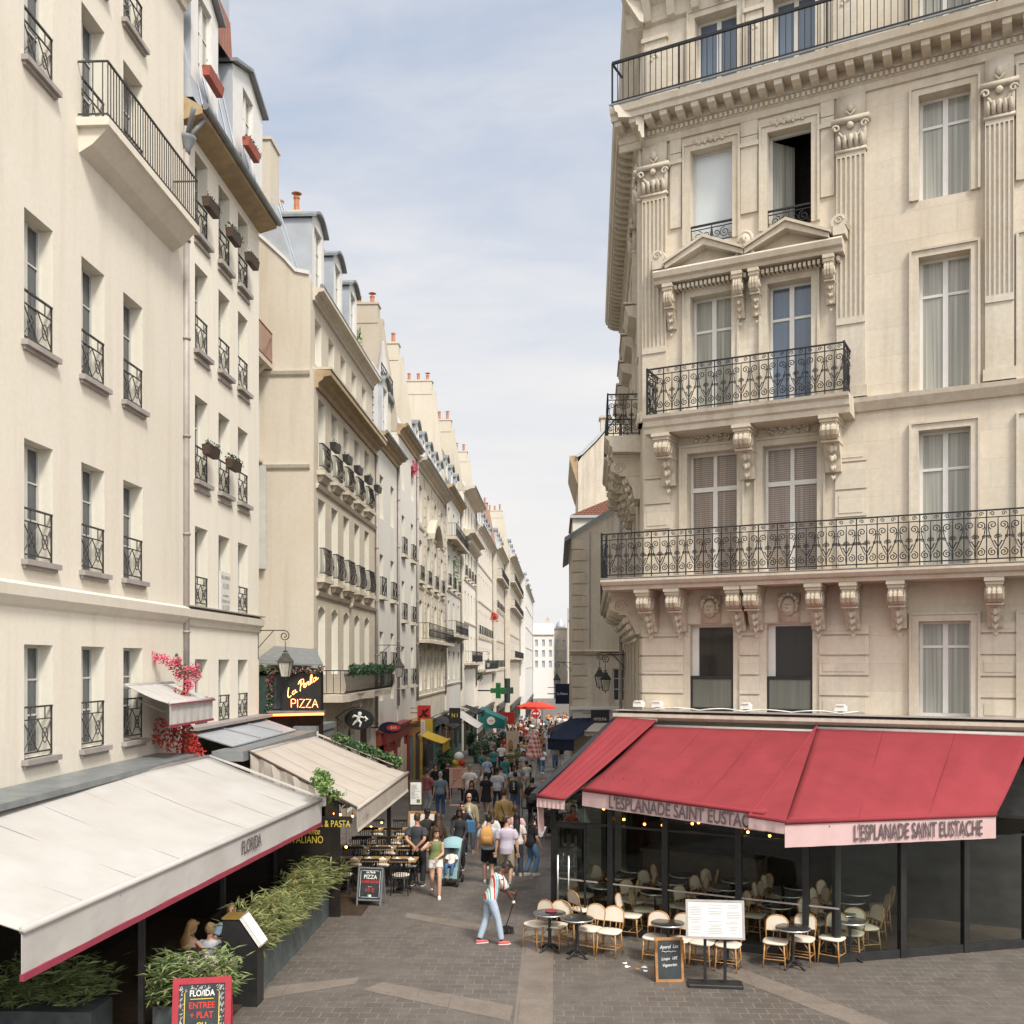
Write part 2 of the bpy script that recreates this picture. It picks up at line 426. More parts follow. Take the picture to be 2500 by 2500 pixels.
# ------------------------------------------------------------------ camera, light, sky
cam = bpy.data.cameras.new('camera'); camo = bpy.data.objects.new('camera', cam); col.objects.link(camo)
camo.location = (0,0,EYE); camo.rotation_euler = (PI/2, 0, YAW)
cam.sensor_fit = 'HORIZONTAL'; cam.sensor_width = 36.; cam.lens = 36.*FOC/1932.
cam.shift_y = (HORY-966.)/1932.; cam.clip_start = .1; cam.clip_end = 3000
scn.camera = camo
SUN_AZ, SUN_EL = R(145), R(50)          # azimuth from +Y clockwise
sd = Vector((math.sin(SUN_AZ)*math.cos(SUN_EL), math.cos(SUN_AZ)*math.cos(SUN_EL), math.sin(SUN_EL)))
sl = bpy.data.lights.new('sun', 'SUN'); sl.energy = 2.4; sl.angle = R(12); sl.color = (1,.94,.84)
so = bpy.data.objects.new('sun', sl); col.objects.link(so); so.rotation_euler = sd.to_track_quat('Z','Y').to_euler(); so.location = (20,-20,60)
w = bpy.data.worlds.new('World'); scn.world = w; w.use_nodes = True
nt = w.node_tree; nt.nodes.clear()
def wn(t, **k):
    x = nt.nodes.new(t)
    for a, v in k.items(): setattr(x, a, v)
    return x
L = nt.links.new
sky = wn('ShaderNodeTexSky', sky_type='NISHITA', sun_disc=False, sun_elevation=SUN_EL, sun_rotation=SUN_AZ, altitude=50, air_density=1.2, dust_density=2.5, ozone_density=1.2)
tc = wn('ShaderNodeTexCoord'); sp = wn('ShaderNodeSeparateXYZ'); L(tc.outputs['Generated'], sp.inputs[0])
def wm(op, a, b=None, clamp=False):
    m = wn('ShaderNodeMath', operation=op, use_clamp=clamp)
    for i, v in ((0,a),(1,b)):
        if v is None: continue
        if isinstance(v,(int,float)): m.inputs[i].default_value = v
        else: L(v, m.inputs[i])
    return m.outputs[0]
zz = wm('ADD', wm('MAXIMUM', sp.outputs[2], 0.0), .22)
cb = wn('ShaderNodeCombineXYZ'); L(wm('DIVIDE', sp.outputs[0], zz), cb.inputs[0]); L(wm('DIVIDE', sp.outputs[1], zz), cb.inputs[1])
mp = wn('ShaderNodeMapping'); L(cb.outputs[0], mp.inputs[0]); mp.inputs['Rotation'].default_value = (0,0,R(35)); mp.inputs['Scale'].default_value = (1.0,1.9,1); mp.inputs['Location'].default_value = (1.3,.4,0)
def wnoise(sc, det, ro, dist):
    x = wn('ShaderNodeTexNoise'); x.inputs['Scale'].default_value = sc; x.inputs['Detail'].default_value = det; x.inputs['Roughness'].default_value = ro; x.inputs['Distortion'].default_value = dist
    L(mp.outputs[0], x.inputs['Vector']); return x.outputs[0]
def wramp(f, a, b):
    r = wn('ShaderNodeMapRange'); r.clamp = True; r.interpolation_type = 'SMOOTHSTEP'; r.inputs[1].default_value = a; r.inputs[2].default_value = b; L(f, r.inputs[0]); return r.outputs[0]
clouds = wm('MULTIPLY', wramp(wm('ADD', wm('MULTIPLY', wnoise(1.1,7,.55,.4), .7), wm('MULTIPLY', wnoise(3.2,6,.6,.6), .3)), .33, .72), .75)
low = wm('SUBTRACT', 1.0, wramp(sp.outputs[2], .10, .56))
mask = wm('ADD', wm('MULTIPLY', clouds, wm('SUBTRACT', 1.0, wm('MULTIPLY', low, .7))), wm('MULTIPLY', low, .92), True)
def wmix(f, a, b):
    m = wn('ShaderNodeMix', data_type='RGBA')
    for k, v in ((0,f),(6,a),(7,b)):
        if isinstance(v,(int,float)): m.inputs[k].default_value = v
        elif isinstance(v, tuple): m.inputs[k].default_value = (*v,1)
        else: L(v, m.inputs[k])
    return m.outputs[2]
veil = wmix(.7, sky.outputs[0], (3.45,4.0,5.0))       # thin high haze over the blue
bgc = wmix(mask, veil, (5.75,5.65,5.6))
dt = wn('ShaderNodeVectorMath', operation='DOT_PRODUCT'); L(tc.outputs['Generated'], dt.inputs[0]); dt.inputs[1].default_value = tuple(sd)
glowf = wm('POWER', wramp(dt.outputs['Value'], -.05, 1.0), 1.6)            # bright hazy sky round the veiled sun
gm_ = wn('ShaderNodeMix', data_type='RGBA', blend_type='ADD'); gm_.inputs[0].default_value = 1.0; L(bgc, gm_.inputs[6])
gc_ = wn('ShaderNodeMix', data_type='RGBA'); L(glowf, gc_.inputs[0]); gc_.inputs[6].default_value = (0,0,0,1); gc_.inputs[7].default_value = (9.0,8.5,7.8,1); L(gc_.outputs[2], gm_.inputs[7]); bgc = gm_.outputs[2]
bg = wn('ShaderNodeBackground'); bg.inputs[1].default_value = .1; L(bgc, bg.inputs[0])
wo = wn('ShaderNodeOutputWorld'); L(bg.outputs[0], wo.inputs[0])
vs = scn.view_settings; vs.view_transform = 'Standard'; vs.look = 'None'; vs.exposure = 0.0; vs.gamma = 1; vs.use_curve_mapping = False
scn.cycles.max_bounces = 6; scn.cycles.transparent_max_bounces = 10; scn.cycles.diffuse_bounces = 3; scn.cycles.glossy_bounces = 2
scn.cycles.transmission_bounces = 4; scn.cycles.caustics_reflective = False; scn.cycles.caustics_refractive = False; scn.cycles.sample_clamp_indirect = 4

# ------------------------------------------------------------------ ground
def G(v): return -.026*max(0., min(v,200.)-25.)          # the street falls gently away
def gs(x, y, h=0.0):                                     # pixel -> point h above the sloping street
    r = ray(x, y); t = (h-EYE)/r.z
    for _ in range(30): t = (h+G(r.y*t)-EYE)/r.z
    return Vector((r.x*t, r.y*t, G(r.y*t)+h))
def setts(name, c1, c2, mort, bw, rh, wet=.5, msz=.012, rot=0.0):
    t = NT(name); tcn = t.n('ShaderNodeTexCoord'); P = tcn.outputs['Object']
    mpn = t.n('ShaderNodeMapping'); mpn.inputs['Rotation'].default_value = (0,0,rot); t.l(P, mpn.inputs[0])
    nz = t.n('ShaderNodeTexNoise'); nz.inputs['Scale'].default_value = 1.5; t.l(P, nz.inputs['Vector'])
    va = t.n('ShaderNodeVectorMath', operation='MULTIPLY_ADD'); va.inputs[1].default_value = (.05,.05,0); t.l(nz.outputs[1], va.inputs[0]); t.l(mpn.outputs[0], va.inputs[2])
    b = t.n('ShaderNodeTexBrick'); t.l(va.outputs[0], b.inputs['Vector'])
    for k, v in (('Scale',1),('Brick Width',bw),('Row Height',rh),('Mortar Size',msz),('Mortar Smooth',.4),('Bias',-.1)): b.inputs[k].default_value = v
    b.inputs['Color1'].default_value = (*c1,1); b.inputs['Color2'].default_value = (*c2,1); b.inputs['Mortar'].default_value = (*mort,1)
    big = t.noise(P, .45, 6, .65); mid = t.noise(P, 2.3, 5, .65); fine = t.noise(P, 22, 5, .7)
    dirt = t.math('MULTIPLY', t.ramp(mid,(.42,0.),(.72,1.)), .5)
    # joints fade where they are filled with dirt
    k = t.mix(t.ramp(big,(.42,0.),(.62,.75)), b.outputs[0], mul(c2,.95))
    k = t.mix(1.0, k, t.ramp(fine,(.2,.7),(.8,1.25)), 'MULTIPLY')
    k = t.mix(dirt, k, mul(c1,.55))
    k = t.mix(t.math('MULTIPLY', t.ramp(t.noise(P,.9,4,.5),(.55,0.),(.72,1.)), .45), k, mul(c1,.5))
    spots = t.ramp(t.noise(P, 5.5, 2, .4),(.70,0.),(.74,1.))
    k = t.mix(t.math('MULTIPLY', spots, .35), k, mul(c1,.45))
    t.l(k, t.b.inputs['Base Color'])
    t.l(t.ramp(big,(.35,.42),(.7,.8)), t.b.inputs['Roughness'])
    t.b.inputs['Specular IOR Level'].default_value = wet
    t.bump(t.math('ADD', t.math('MULTIPLY', fine, .5), t.math('MULTIPLY', b.outputs[1], -1.2)), .5, .012)
    return t.mat
mset('setts', setts('street_setts', (.105,.090,.077), (.136,.117,.101), (.205,.178,.153), .31, .25))
mset('slab', setts('granite_slabs', (.185,.155,.13), (.205,.174,.146), (.11,.09,.075), 1.15, 2.4, .35, .006))
g = MB(); g.add([(-400,-60,0),(400,-60,0),(400,25,0),(-400,25,0),(400,200,G(200)),(-400,200,G(200)),(400,1200,G(200)),(-400,1200,G(200))], [(0,1,2,3),(3,2,4,5),(5,4,6,7)])
tag(g.build('ground', M['setts']), kind='structure')
def band(pts, z=.004, name='paving_band', m='slab'):
    q = MB(); q.add([(gnd(x,y).x, gnd(x,y).y, z) for x, y in pts], [tuple(range(len(pts)))])
    tag(q.build(name, M[m]), kind='structure')
q = MB(); q.add([(-.66,8,.004),(-.05,8,.004),(-.05,21.0,.004),(-.66,21.0,.004)], [(0,1,2,3)]); tag(q.build('paving_band', M['slab']), kind='structure')
band([(684,1868),(962,1927),(969,1898),(722,1853)])
band([(490,1886),(671,1856.5),(678,1844),(507,1862)])
band([(764,1731),(906,1758),(908,1744),(768,1722)])
band([(1296,1812),(1640,1946),(1720,1946),(1330,1802)])
vs.exposure = .66
# ------------------------------------------------------------------ window, railing, chimney kits
_c = {}
def win_mesh(w, h, style):
    k = ('w', round(w,2), round(h,2), style)
    if k in _c: return _c[k]
    b = MB(); f = .055; t0, t1 = 0., .06
    b.box(-w/2,-w/2+f,t0,t1,0,h); b.box(w/2-f,w/2,t0,t1,0,h); b.box(-w/2+f,w/2-f,t0,t1,h-f,h); b.box(-w/2+f,w/2-f,t0,t1,0,f*1.3)
    zs = h-f
    if 'T' in style:                       # transom over the leaves
        zt = h*.70; b.box(-w/2+f,w/2-f,-.012,t1,zt,zt+.11); zs = zt
        b.box(-.045,.045,-.006,t1,zt+.11,h-f)
    b.box(-.055,.055,-.012,t1-.004,f*1.3,zs)
    if 'M' in style:
        for q in (.36,.68): b.box(-w/2+f,w/2-f,.012,t1-.008,h*q,h*q+.03)
    if 'U' in style:                       # upper bar only
        b.box(-w/2+f,w/2-f,.004,t1-.008,h*.72,h*.72+.06)
    gm = MB(); gm.box(-w/2+f,w/2-f,.035,.045,f,h-f)
    fm = M['gframe'] if 'G' in style else M['wframe']
    pm = M['panes'] if 's' in style else M['panec'] if 'c' in style else M['paneb'] if 'b' in style else M['panew'] if 'w' in style else M['pane']
    _c[k] = (b.mesh('window', fm), gm.mesh('pane', pm))
    return _c[k]
def window(parent, x, z, w, h, style='M', d=.22, rz=0.0, y=0.0, name='window'):
    fm, gm = win_mesh(w, h, style)
    o = inst(name, fm, parent, (x, y+d, z), rz); inst('pane', gm, o); return o
def rail_mesh(w, h=.9, style='X', depth=.0, mat='iron'):
    k = ('r', round(w,2), round(h,2), style, depth, mat)
    if k in _c: return _c[k]
    b = MB(); r = .012
    b.box(-w/2,w/2,-.02,.02,h-.03,h); b.box(-w/2,w/2,-.012,.012,.06,.085)
    if style == 'X':
        b.box(-w/2,w/2,-.012,.012,h*.72,h*.72+.02)
        n = max(1, round(w/.42))
        for i in range(n):
            a = -w/2+w*i/n; c = a+w/n; m = (a+c)/2
            b.tube([(a,0,.08),(c,0,h*.72)], r, 4); b.tube([(c,0,.08),(a,0,h*.72)], r, 4)
            b.tube([(m+.09*math.cos(t),0,h*.4+.13*math.sin(t)) for t in [j*PI/5 for j in range(10)]], r*.9, 4, closed=True)
            b.tube([(m,0,h*.72),(m,0,h)], r, 4)
        for a in (-w/2+.012, w/2-.012): b.box(a-.012,a+.012,-.012,.012,0,h)
    elif style == 'B':
        n = max(2, round(w/.12))
        for i in range(n+1):
            a = -w/2+.012+(w-.024)*i/n; b.box(a-.008,a+.008,-.008,.008,0,h-.03)
    elif style == 'S':        # bellied bars with curls
        n = max(3, round(w/.15))
        for i in range(n+1):
            a = -w/2+.012+(w-.024)*i/n
            b.tube([(a,0,h-.03),(a+.03,-.03,h*.7),(a-.03,-.09,h*.4),(a+.02,-.06,h*.18),(a,0,.06)], .011, 4)
        b.tube([(-w/2,0,h*.78),(w/2,0,h*.78)], .01, 4)
    if depth:                 # returns to the wall
        for a in (-w/2, w/2):
            b.box(a-.015,a+.015,0,depth,h-.03,h); b.box(a-.012,a+.012,0,depth,.06,.085)
            for j in range(3): b.box(a-.008,a+.008,depth*(j+.5)/3-.008,depth*(j+.5)/3+.008,.08,h)
    _c[k] = b.mesh('railing', M[mat]); return _c[k]
def cornice(parent, x0, x1, z, proj=.35, h=.4, y=0.0, mat='hausp', name='cornice'):
    b = MB(); b.prism([(y+.02,z-h),(y-.08,z-h),(y-.10,z-h*.7),(y-proj*.45,z-h*.55),(y-proj*.55,z-h*.38),(y-proj,z-h*.3),(y-proj,z-h*.02),(y-proj*.9,z),(y+.02,z+.03)], x0, x1)
    return b.build(name, M[mat], parent)
def chimney(parent, x, y, z, w, d, h, pots=2, mat='gable'):
    b = MB(); b.box(x-w/2,x+w/2,y-d/2,y+d/2,z,z+h); b.box(x-w/2-.05,x+w/2+.05,y-d/2-.05,y+d/2+.05,z+h,z+h+.1)
    o = b.build('chimney', M[mat], parent)
    for i in range(pots):
        q = MB(); py = y-d/2+d*(i+.5)/pots; hh = .4+.3*rnd.random()
        q.lathe([(.13,0),(.11,.1),(.10,hh-.1),(.13,hh-.05),(.12,hh)], (x,py,z+h+.1), 8)
        if rnd.random() < .5: q.lathe([(.2,hh+.12),(.05,hh+.2)], (x,py,z+h+.1), 8); q.box(x-.02,x+.02,py-.02,py+.02,z+h+.1+hh,z+h+.1+hh+.14)
        q.build('chimney_pot', M['terra'], o)
    return o
def pipe(parent, x, z0, z1, y=-.09, r=.06, mat='pipe'):
    b = MB(); b.tube([(x,y,z0),(x,y,z1)], r, 8)
    z = z0+.8
    while z < z1: b.tube([(x,y,z),(x,y,z+.05)], r*1.35, 8); z += 2.3
    b.build('drainpipe', M[mat], parent, True)
def dormer(parent, x, z, w, h, y, depth, arched=True, fm='wframe', roofm='zincd', cheek='zinc', style='c', ww=None, lift=0.):
    ww = ww or w*.62; k = 10
    if arched:
        top = [(x-w/2+w*i/k, z+h+(.22*w)*(1-((2*i/k-1)**2))) for i in range(k+1)]
    else: top = [(x-w/2,z+h),(x,z+h+lift),(x+w/2,z+h)]
    f = MB(); f.wall(x-w/2,x+w/2,z,z+h,[(x-ww/2,x+ww/2,z+.18,z+h-.12)],.12,y)
    f.add([(p[0],y,p[1]) for p in top], [tuple(range(len(top)-1,-1,-1))])
    o = f.build('dormer', M[fm], parent)
    for s_ in (-1,1): c = MB(); c.box(x+s_*(w/2-.03),x+s_*w/2,y+.003,y+depth,z,z+h); c.build('cheek', M[cheek], o)
    r = MB(); e = .12
    o2 = [(x+(p[0]-x)*(1+2*e/w), p[1]) for p in top]
    poly = [(p[0],p[1]) for p in o2]+[(p[0],p[1]+.09) for p in reversed(o2)]
    r.prism(poly, y-.16, y+depth, 'y'); r.build('dormer_roof', M[roofm], o)
    fr, pn = win_mesh(ww, h-.3, 'M'+style); q = inst('window', fr, o, (x,y+.1,z+.18)); inst('pane', pn, q)
    return o
def mansard(parent, x0, x1, z0, z1, y0, y1, depth, hip0=0., hip1=0., mat='zinc', flat=True):
    b = MB()
    a = [(x0,y0,z0),(x1,y0,z0),(x1-hip1,y1,z1),(x0+hip0,y1,z1)]
    c = [(x0,y1+depth,z0),(x1,y1+depth,z0),(x1-hip1,y1+depth-1,z1+.4),(x0+hip0,y1+depth-1,z1+.4)]
    b.quad(*a); b.quad(a[3],a[2],c[2],c[3]); b.quad(a[0],a[3],c[3],c[0]); b.quad(a[2],a[1],c[1],c[2])
    n = int((x1-x0)/.62)
    for i in range(1, n):                     # standing seams
        t = i/n; p = Vector(a[0]).lerp(a[1], t); q = Vector(a[3]).lerp(a[2], t); b.tube([p+Vector((0,-.015,.01)), q+Vector((0,-.015,.01))], .02, 4)
    return b.build('roof', M[mat], parent)

def building(name, label, u, v0, v1, ztop, wallm, holes, depth=9., d=.22, near=True, reveal='reveal', side='L'):
    o = empty(name, (u, v0 if side == 'L' else v1, 0), PI/2 if side == 'L' else -PI/2, label, 'building')
    W = v1-v0; b = MB(); b.wall(0, W, -6, ztop, holes, d, rmi=1)
    b.quad((0,depth,-6),(0,0,-6),(0,0,ztop),(0,depth,ztop)); b.quad((W,0,-6),(W,depth,-6),(W,depth,ztop),(W,0,ztop))
    b.quad((0,0,ztop),(W,0,ztop),(W,depth,ztop),(0,depth,ztop)); b.quad((W,depth,0),(0,depth,0),(0,depth,ztop),(W,depth,ztop))
    # dark rooms behind the openings
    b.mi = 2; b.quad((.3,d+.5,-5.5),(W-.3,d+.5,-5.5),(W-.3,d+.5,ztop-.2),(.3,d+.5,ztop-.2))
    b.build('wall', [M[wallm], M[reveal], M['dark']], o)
    return o
def sill(parent, xs, z, w, mat='hausp', y=0., pr=.12):
    b = MB()
    for x in xs: b.box(x-w/2,x+w/2,y-pr,y+.1,z-.09,z); b.box(x-w/2+.04,x+w/2-.04,y-pr*.5,y+.05,z-.15,z-.09)
    return b.build('sill', M[mat], parent)

BLD = {}
# ------------------------------------------------------------------ B1: cream house with the white sign
U1 = -8.8; v0 = 23.4; v1 = 29.5
cols1 = [(24.21,25.11),(25.93,26.83),(27.54,28.43)]
rows1 = [(16.1,18.1),(13.25,15.36),(10.06,12.14),(6.98,8.94),(4.0,5.68)]
holes = [(a-v0,b-v0,z0,z1) for a,b in cols1 for z0,z1 in rows1]
B = BLD['cream_house'] = building('corner_house', 'cream plaster house with three bays of plain deep windows and red dormer boxes', U1, v0, v1, 18.9, 'cream', holes, d=.24)
for ri,(z0,z1) in enumerate(rows1):
    for ci,(a,b) in enumerate(cols1):
        x = (a+b)/2-v0; w_ = b-a
        window(B, x, z0, w_, z1-z0, 'MG' if ri != 3 else 'G', .24)
        if (ri,ci) != (3,1):
            q = inst('railing', rail_mesh(w_, .85 if ri < 3 else .72, 'X', mat='irong'), B, (x,.02,z0+.02))
        if ri < 3:
            s_ = MB(); s_.box(x-w_/2-.1,x+w_/2+.1,-.14,.05,z0-.1,z0); s_.box(x-w_/2-.08,x+w_/2+.08,-.05,.02,z0-.26,z0-.21); s_.build('sill', M['pipe'], B)
sb = MB(); sb.prism([(0,6.45),(-.06,6.5),(-.08,6.62),(-.16,6.68),(-.18,6.86),(-.02,6.93)], 0, v1-v0); sb.build('string_course', M['cream2'], B)
sb = MB(); sb.box(0,v1-v0,-.2,.1,6.93,6.96); sb.build('lead_flashing', M['pipe'], B)
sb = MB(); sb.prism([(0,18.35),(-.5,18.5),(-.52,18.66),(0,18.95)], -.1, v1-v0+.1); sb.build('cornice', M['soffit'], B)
sb = MB(); sb.tube([(-.1,-.57,18.66),(v1-v0+.15,-.57,18.66)], .085, 8); sb.build('gutter', M['zincd'], B)
mansard(B, 0, v1-v0, 18.95, 25.2, -.25, 1.0, 6, 0, 1.7)
for x0,x1,zt in ((.2,2.15,22.0),(3.3,6.05,21.7)):
    x = (x0+x1)/2
    dormer(B, x, 19.35, x1-x0, zt-19.35, -.12, 2.6, False, 'wframe', 'zincd', 'zinc', 'c', .95, .55)
ab = MB(); ab.box(1.9,4.3,.3,4.5,20.5,28.5); ab.box(1.86,4.36,.26,4.6,28.5,28.7); ab.build('attic_room', M['zinc'], B)
tr = MB(); tr.add([(2.2,-.1,21.6),(3.35,-.1,21.75),(4.28,.26,23.4),(4.28,.26,20.9),(2.2,.26,23.6)],[(0,1,2,4),(1,3,2)]); tr.build('tile_roof', M['tile'], B)
pl = MB(); pl.prism([(6.08,18.95),(6.08,22.0),(6.02,22.3),(5.3,22.9),(5.3,18.95)], 1.0, 1.35, 'y'); pl.build('parapet', M['cream'], B)
sg = MB(); sg.box(2.62,3.42,-.03,.02,6.75,8.0); sg.build('banner', M['wframe'], B)
tx = MB()
for i,(z,s,t) in enumerate(((7.85,.13,'BAIL COMMERCIAL'),(7.62,.2,'A LOUER'),(7.38,.11,'tous commerces'),(7.22,.11,'RESTAURANT - BAR'),(7.05,.18,'01 42 33 00'),(6.88,.09,'agence immobiliere'))):
    put_text(tx, t, T(3.02,-.034,z) @ RX, size=s, sx=.62, extr=.002)
tx.build('lettering', M['pipe'], B)
pipe(B, -.05, 3.2, 18.2, -.1, .085)
hp = MB(); hp.lathe([(.07,0),(.1,.15),(.2,.35),(.22,.42)], (-.05,-.12,17.55), 10); hp.tube([(-.05,-.12,17.9),(.1,-.35,18.3),(.25,-.5,18.6)], .06, 6); hp.tube([(-.05,-.12,17.9),(-.3,-.3,18.2),(-.5,-.45,18.4)], .06, 6); hp.build('rain_head', M['zincd'], B, True)

# B0: the neighbour towards the camera
v0 = 9.0; v1 = 23.3; U0 = -8.74
cols0 = [(v,v+.95) for v in (10.2,12.2,14.2,16.2,18.2,20.0,21.9)][:6]
holes = [(a-v0,b-v0,z0,z1) for a,b in cols0 for z0,z1 in ((18.6,20.6),(15.56,17.8),(10.9,13.1),(7.3,9.3),(4.0,5.9))]
B = building('neighbour_house', 'pale plaster house left of the cream house beyond the grey drainpipe', U0, v0, v1, 21.4, 'cream2', holes, d=.24)
for a,b in cols0:
    for z0,z1 in ((18.6,20.6),(15.56,17.8),(10.9,13.1),(7.3,9.3),(4.0,5.9)):
        window(B, (a+b)/2-v0, z0, b-a, z1-z0, 'MG', .24); inst('railing', rail_mesh(.95,.85,'X',mat='irong'), B, ((a+b)/2-v0,.02,z0+.02)); sill(B, [(a+b)/2-v0], z0, 1.15, 'pipe')
sb = MB(); sb.prism([(0,6.5),(-.06,6.55),(-.16,6.68),(-.18,6.86),(-.02,6.93)], 0, v1-v0); sb.build('string_course', M['cream2'], B)
sb = MB(); sb.box(9.0,13.7,-.6,0,15.4,15.55); sb.prism([(0,14.95),(-.25,15.1),(-.55,15.4),(0,15.4)],9.1,13.6); sb.build('balcony', M['cream2'], B)
inst('railing', rail_mesh(4.6,1.05,'B',.55,'irong'), B, (11.35,-.56,15.55))
cornice(B, 0, v1-v0, 21.4, .4, .5, mat='cream2')
mansard(B, 0, v1-v0, 21.4, 25, -.1, 1.2, 7)

# ------------------------------------------------------------------ B2: the long beige house with its blank gable
U2 = -7.77; v0 = 32.3; v1 = 43.0; W = v1-v0
cv = [33.13,35.1,37.06,39.06,41.12]
holes = []
for c in cv:
    x = c-v0
    holes += [(x-.5,x+.5,11.9,14.24),(x-.5,x+.5,8.4,10.98),(x-.5,x+.5,5.2,7.45,.16)]
holes += [(1.0,2.2,0,3.3,.5),(3.2,4.3,2.6,3.7),(4.9,6.5,0,3.4,.6),(7.4,9.8,0,3.2)]
B = BLD['long_house'] = building('townhouse', 'long beige stone house with a blank gable and five window bays', U2, v0, v1, 14.9, 'ashlar', holes, depth=10)
for c in cv:
    x = c-v0
    window(B, x, 11.9, 1.0, 2.34, 'M'); window(B, x, 8.4, 1.0, 2.58, 'MT'); window(B, x, 5.2, 1.0, 2.25, 'T')
    inst('railing', rail_mesh(1.1,.82,'S',.12), B, (x,-.16,11.95)); inst('railing', rail_mesh(1.15,.9,'S',.14), B, (x,-.2,8.45))
for zb in (11.86, 8.36):
    for c in cv: b = MB(); b.box(c-v0-.68,c-v0+.68,-.26,.03,zb-.14,zb); b.prism([(0,zb-.34),(-.1,zb-.32),(-.2,zb-.141),(0,zb-.141)], c-v0-.5, c-v0+.5); b.build('sill', M['hausp'], B)
    b = MB(); b.prism([(.02,zb-.62),(-.07,zb-.58),(-.12,zb-.46),(0,zb-.42)], 0, W); b.build('string_course', M['hausp'], B)
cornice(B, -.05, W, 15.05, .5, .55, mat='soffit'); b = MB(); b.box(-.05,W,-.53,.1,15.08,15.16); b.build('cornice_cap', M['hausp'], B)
# upper storey, set back a little
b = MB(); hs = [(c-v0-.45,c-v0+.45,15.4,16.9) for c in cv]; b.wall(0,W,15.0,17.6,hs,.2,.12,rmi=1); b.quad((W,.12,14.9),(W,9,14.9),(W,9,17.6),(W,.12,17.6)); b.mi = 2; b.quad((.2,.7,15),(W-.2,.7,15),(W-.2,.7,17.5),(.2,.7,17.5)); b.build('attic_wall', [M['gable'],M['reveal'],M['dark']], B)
for c in cv: window(B, c-v0, 15.4, .9, 1.5, 'M', .2, y=.12)
cornice(B, 0, W, 17.75, .38, .4, .12, 'hausp'); b = MB(); b.tube([(0,-.2,17.8),(W,-.2,17.8)], .07, 8); b.build('gutter', M['zincd'], B)
# gable towards the camera, curved parapet
g2 = [(0,0),(0,15.0),(-.0,15.05),(.1,15.1),(.1,17.9),(.15,18.05),(.6,18.15),(.95,18.55),(1.6,19.15),(2.5,19.9),(3.2,21.4),(3.6,21.6),(8,21.6),(8,0)]
b = MB(); b.prism([(y,z) for y,z in g2], -.28, -.002); b.build('gable', M['gable'], B)
b = MB()
for (ya,za),(yb,zb) in zip(g2[5:11], g2[6:12]): b.prism([(ya,za),(yb,zb),(yb,zb+.12),(ya,za+.12)], -.34, .1)
b.build('coping', M['wframe'], B)
for z in (14.95, 11.95): b = MB(); b.prism([(-.28,z-.16),(-.36,z-.1),(-.40,z),(-.28,z+.03)], .12, 1.85, 'y'); b.build('gable_moulding', M['hausp'], B)
mansard(B, -.2, W, 17.8, 21.3, .5, 1.6, 7)
for i,(c,wd) in enumerate(((33.5,1.7),(36.6,1.5),(39.4,1.5))): dormer(B, c-v0+.3, 17.95, wd, 2.35, .28, 2.2, True, 'wframe', 'zincd', 'zinc', 'c')
chimney(B, -.0, 1.9, 20.0, 1.0, 1.1, 2.3, 1); chimney(B, 4.9, 2.2, 20.6, .8, 1.2, 1.6, 2); chimney(B, 8.2, 2.2, 20.6, .8, 1.2, 1.6, 2)
pipe(B, W-.05, 2.8, 14.5)
# first-floor balcony on scroll brackets and the ground floor arches
b = MB(); b.prism([(0.6,0),(W-.4,0),(W-.4,-.75),(W-1.2,-.85),(W*.62,-.7),(W*.5,-.95),(W*.38,-.7),(1.4,-.85),(.6,-.75)], 4.28, 4.5, 'z'); b.build('balcony', M['ashlar'], B)
inst('railing', rail_mesh(W-1.1,.85,'S',.7), B, (W/2+.1,-.78,4.5))
for x in (W*.44, W*.58):
    b = MB(); pr = [(0,3.2),(-.18,3.25),(-.2,3.5),(-.1,3.7),(-.15,3.95),(-.5,4.0),(-.65,4.28),(0,4.28)]; b.prism(pr, x-.16, x+.16); b.tube([(x-.18,-.42+.16*math.cos(t),4.02+.16*math.sin(t)) for t in [k*.6 for k in range(9)]], .04, 5); b.build('scroll_bracket', M['hausp'], B)
for x0,x1,z1 in ((1.0,2.2,3.3),(4.9,6.5,3.4),(7.4,9.8,3.2)):
    b = MB(); b.box(x0,x1,.2,.26,0,z1); b.build('door', M['dwood'], B)
b = MB(); b.lathe([(.01,0),(.16,.05),(.2,.2),(.1,.35),(.22,.5),(.12,.7),(.01,.8)], (W*.5,-.05,7.6), 8, 1, .5); b.build('carved_ornament', M['hausp'], B, True)
# recess between the two houses, with the red railed balcony
o = empty('recess_house', (-9.9,29.52,0), PI/2, 'narrow plaster wall in the recess with a red railed balcony', 'building')
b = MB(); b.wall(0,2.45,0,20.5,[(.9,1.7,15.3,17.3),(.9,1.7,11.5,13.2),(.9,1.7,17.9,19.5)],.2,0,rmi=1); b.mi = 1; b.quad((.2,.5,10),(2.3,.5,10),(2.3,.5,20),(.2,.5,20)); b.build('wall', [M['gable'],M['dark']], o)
window(o, 1.3, 15.3, .8, 2.0); window(o,1.3,11.5,.8,1.7,'s'); window(o,1.3,17.9,.8,1.6)
b = MB(); b.box(0,2.45,-.82,0,15.0,15.14); b.prism([(0,14.4),(-.25,14.6),(-.7,15.0),(0,15.0)],1.9,2.15); b.build('balcony', M['gable'], o)
inst('railing', rail_mesh(2.4,1.0,'B',mat='ironr'), o, (1.22,-.8,15.14))
b = MB(); b.box(0,2.45,-.5,0,12.0,12.1); b.build('ledge', M['hausp'], o)
b = MB()
for i in range(16): b.box(2.3,2.44,-.62,-.05,8.7+i*.2,8.78+i*.2)
b.box(2.28,2.3,-.64,-.03,8.6,11.9); b.build('louvre_shutter', M['gframe'], o)

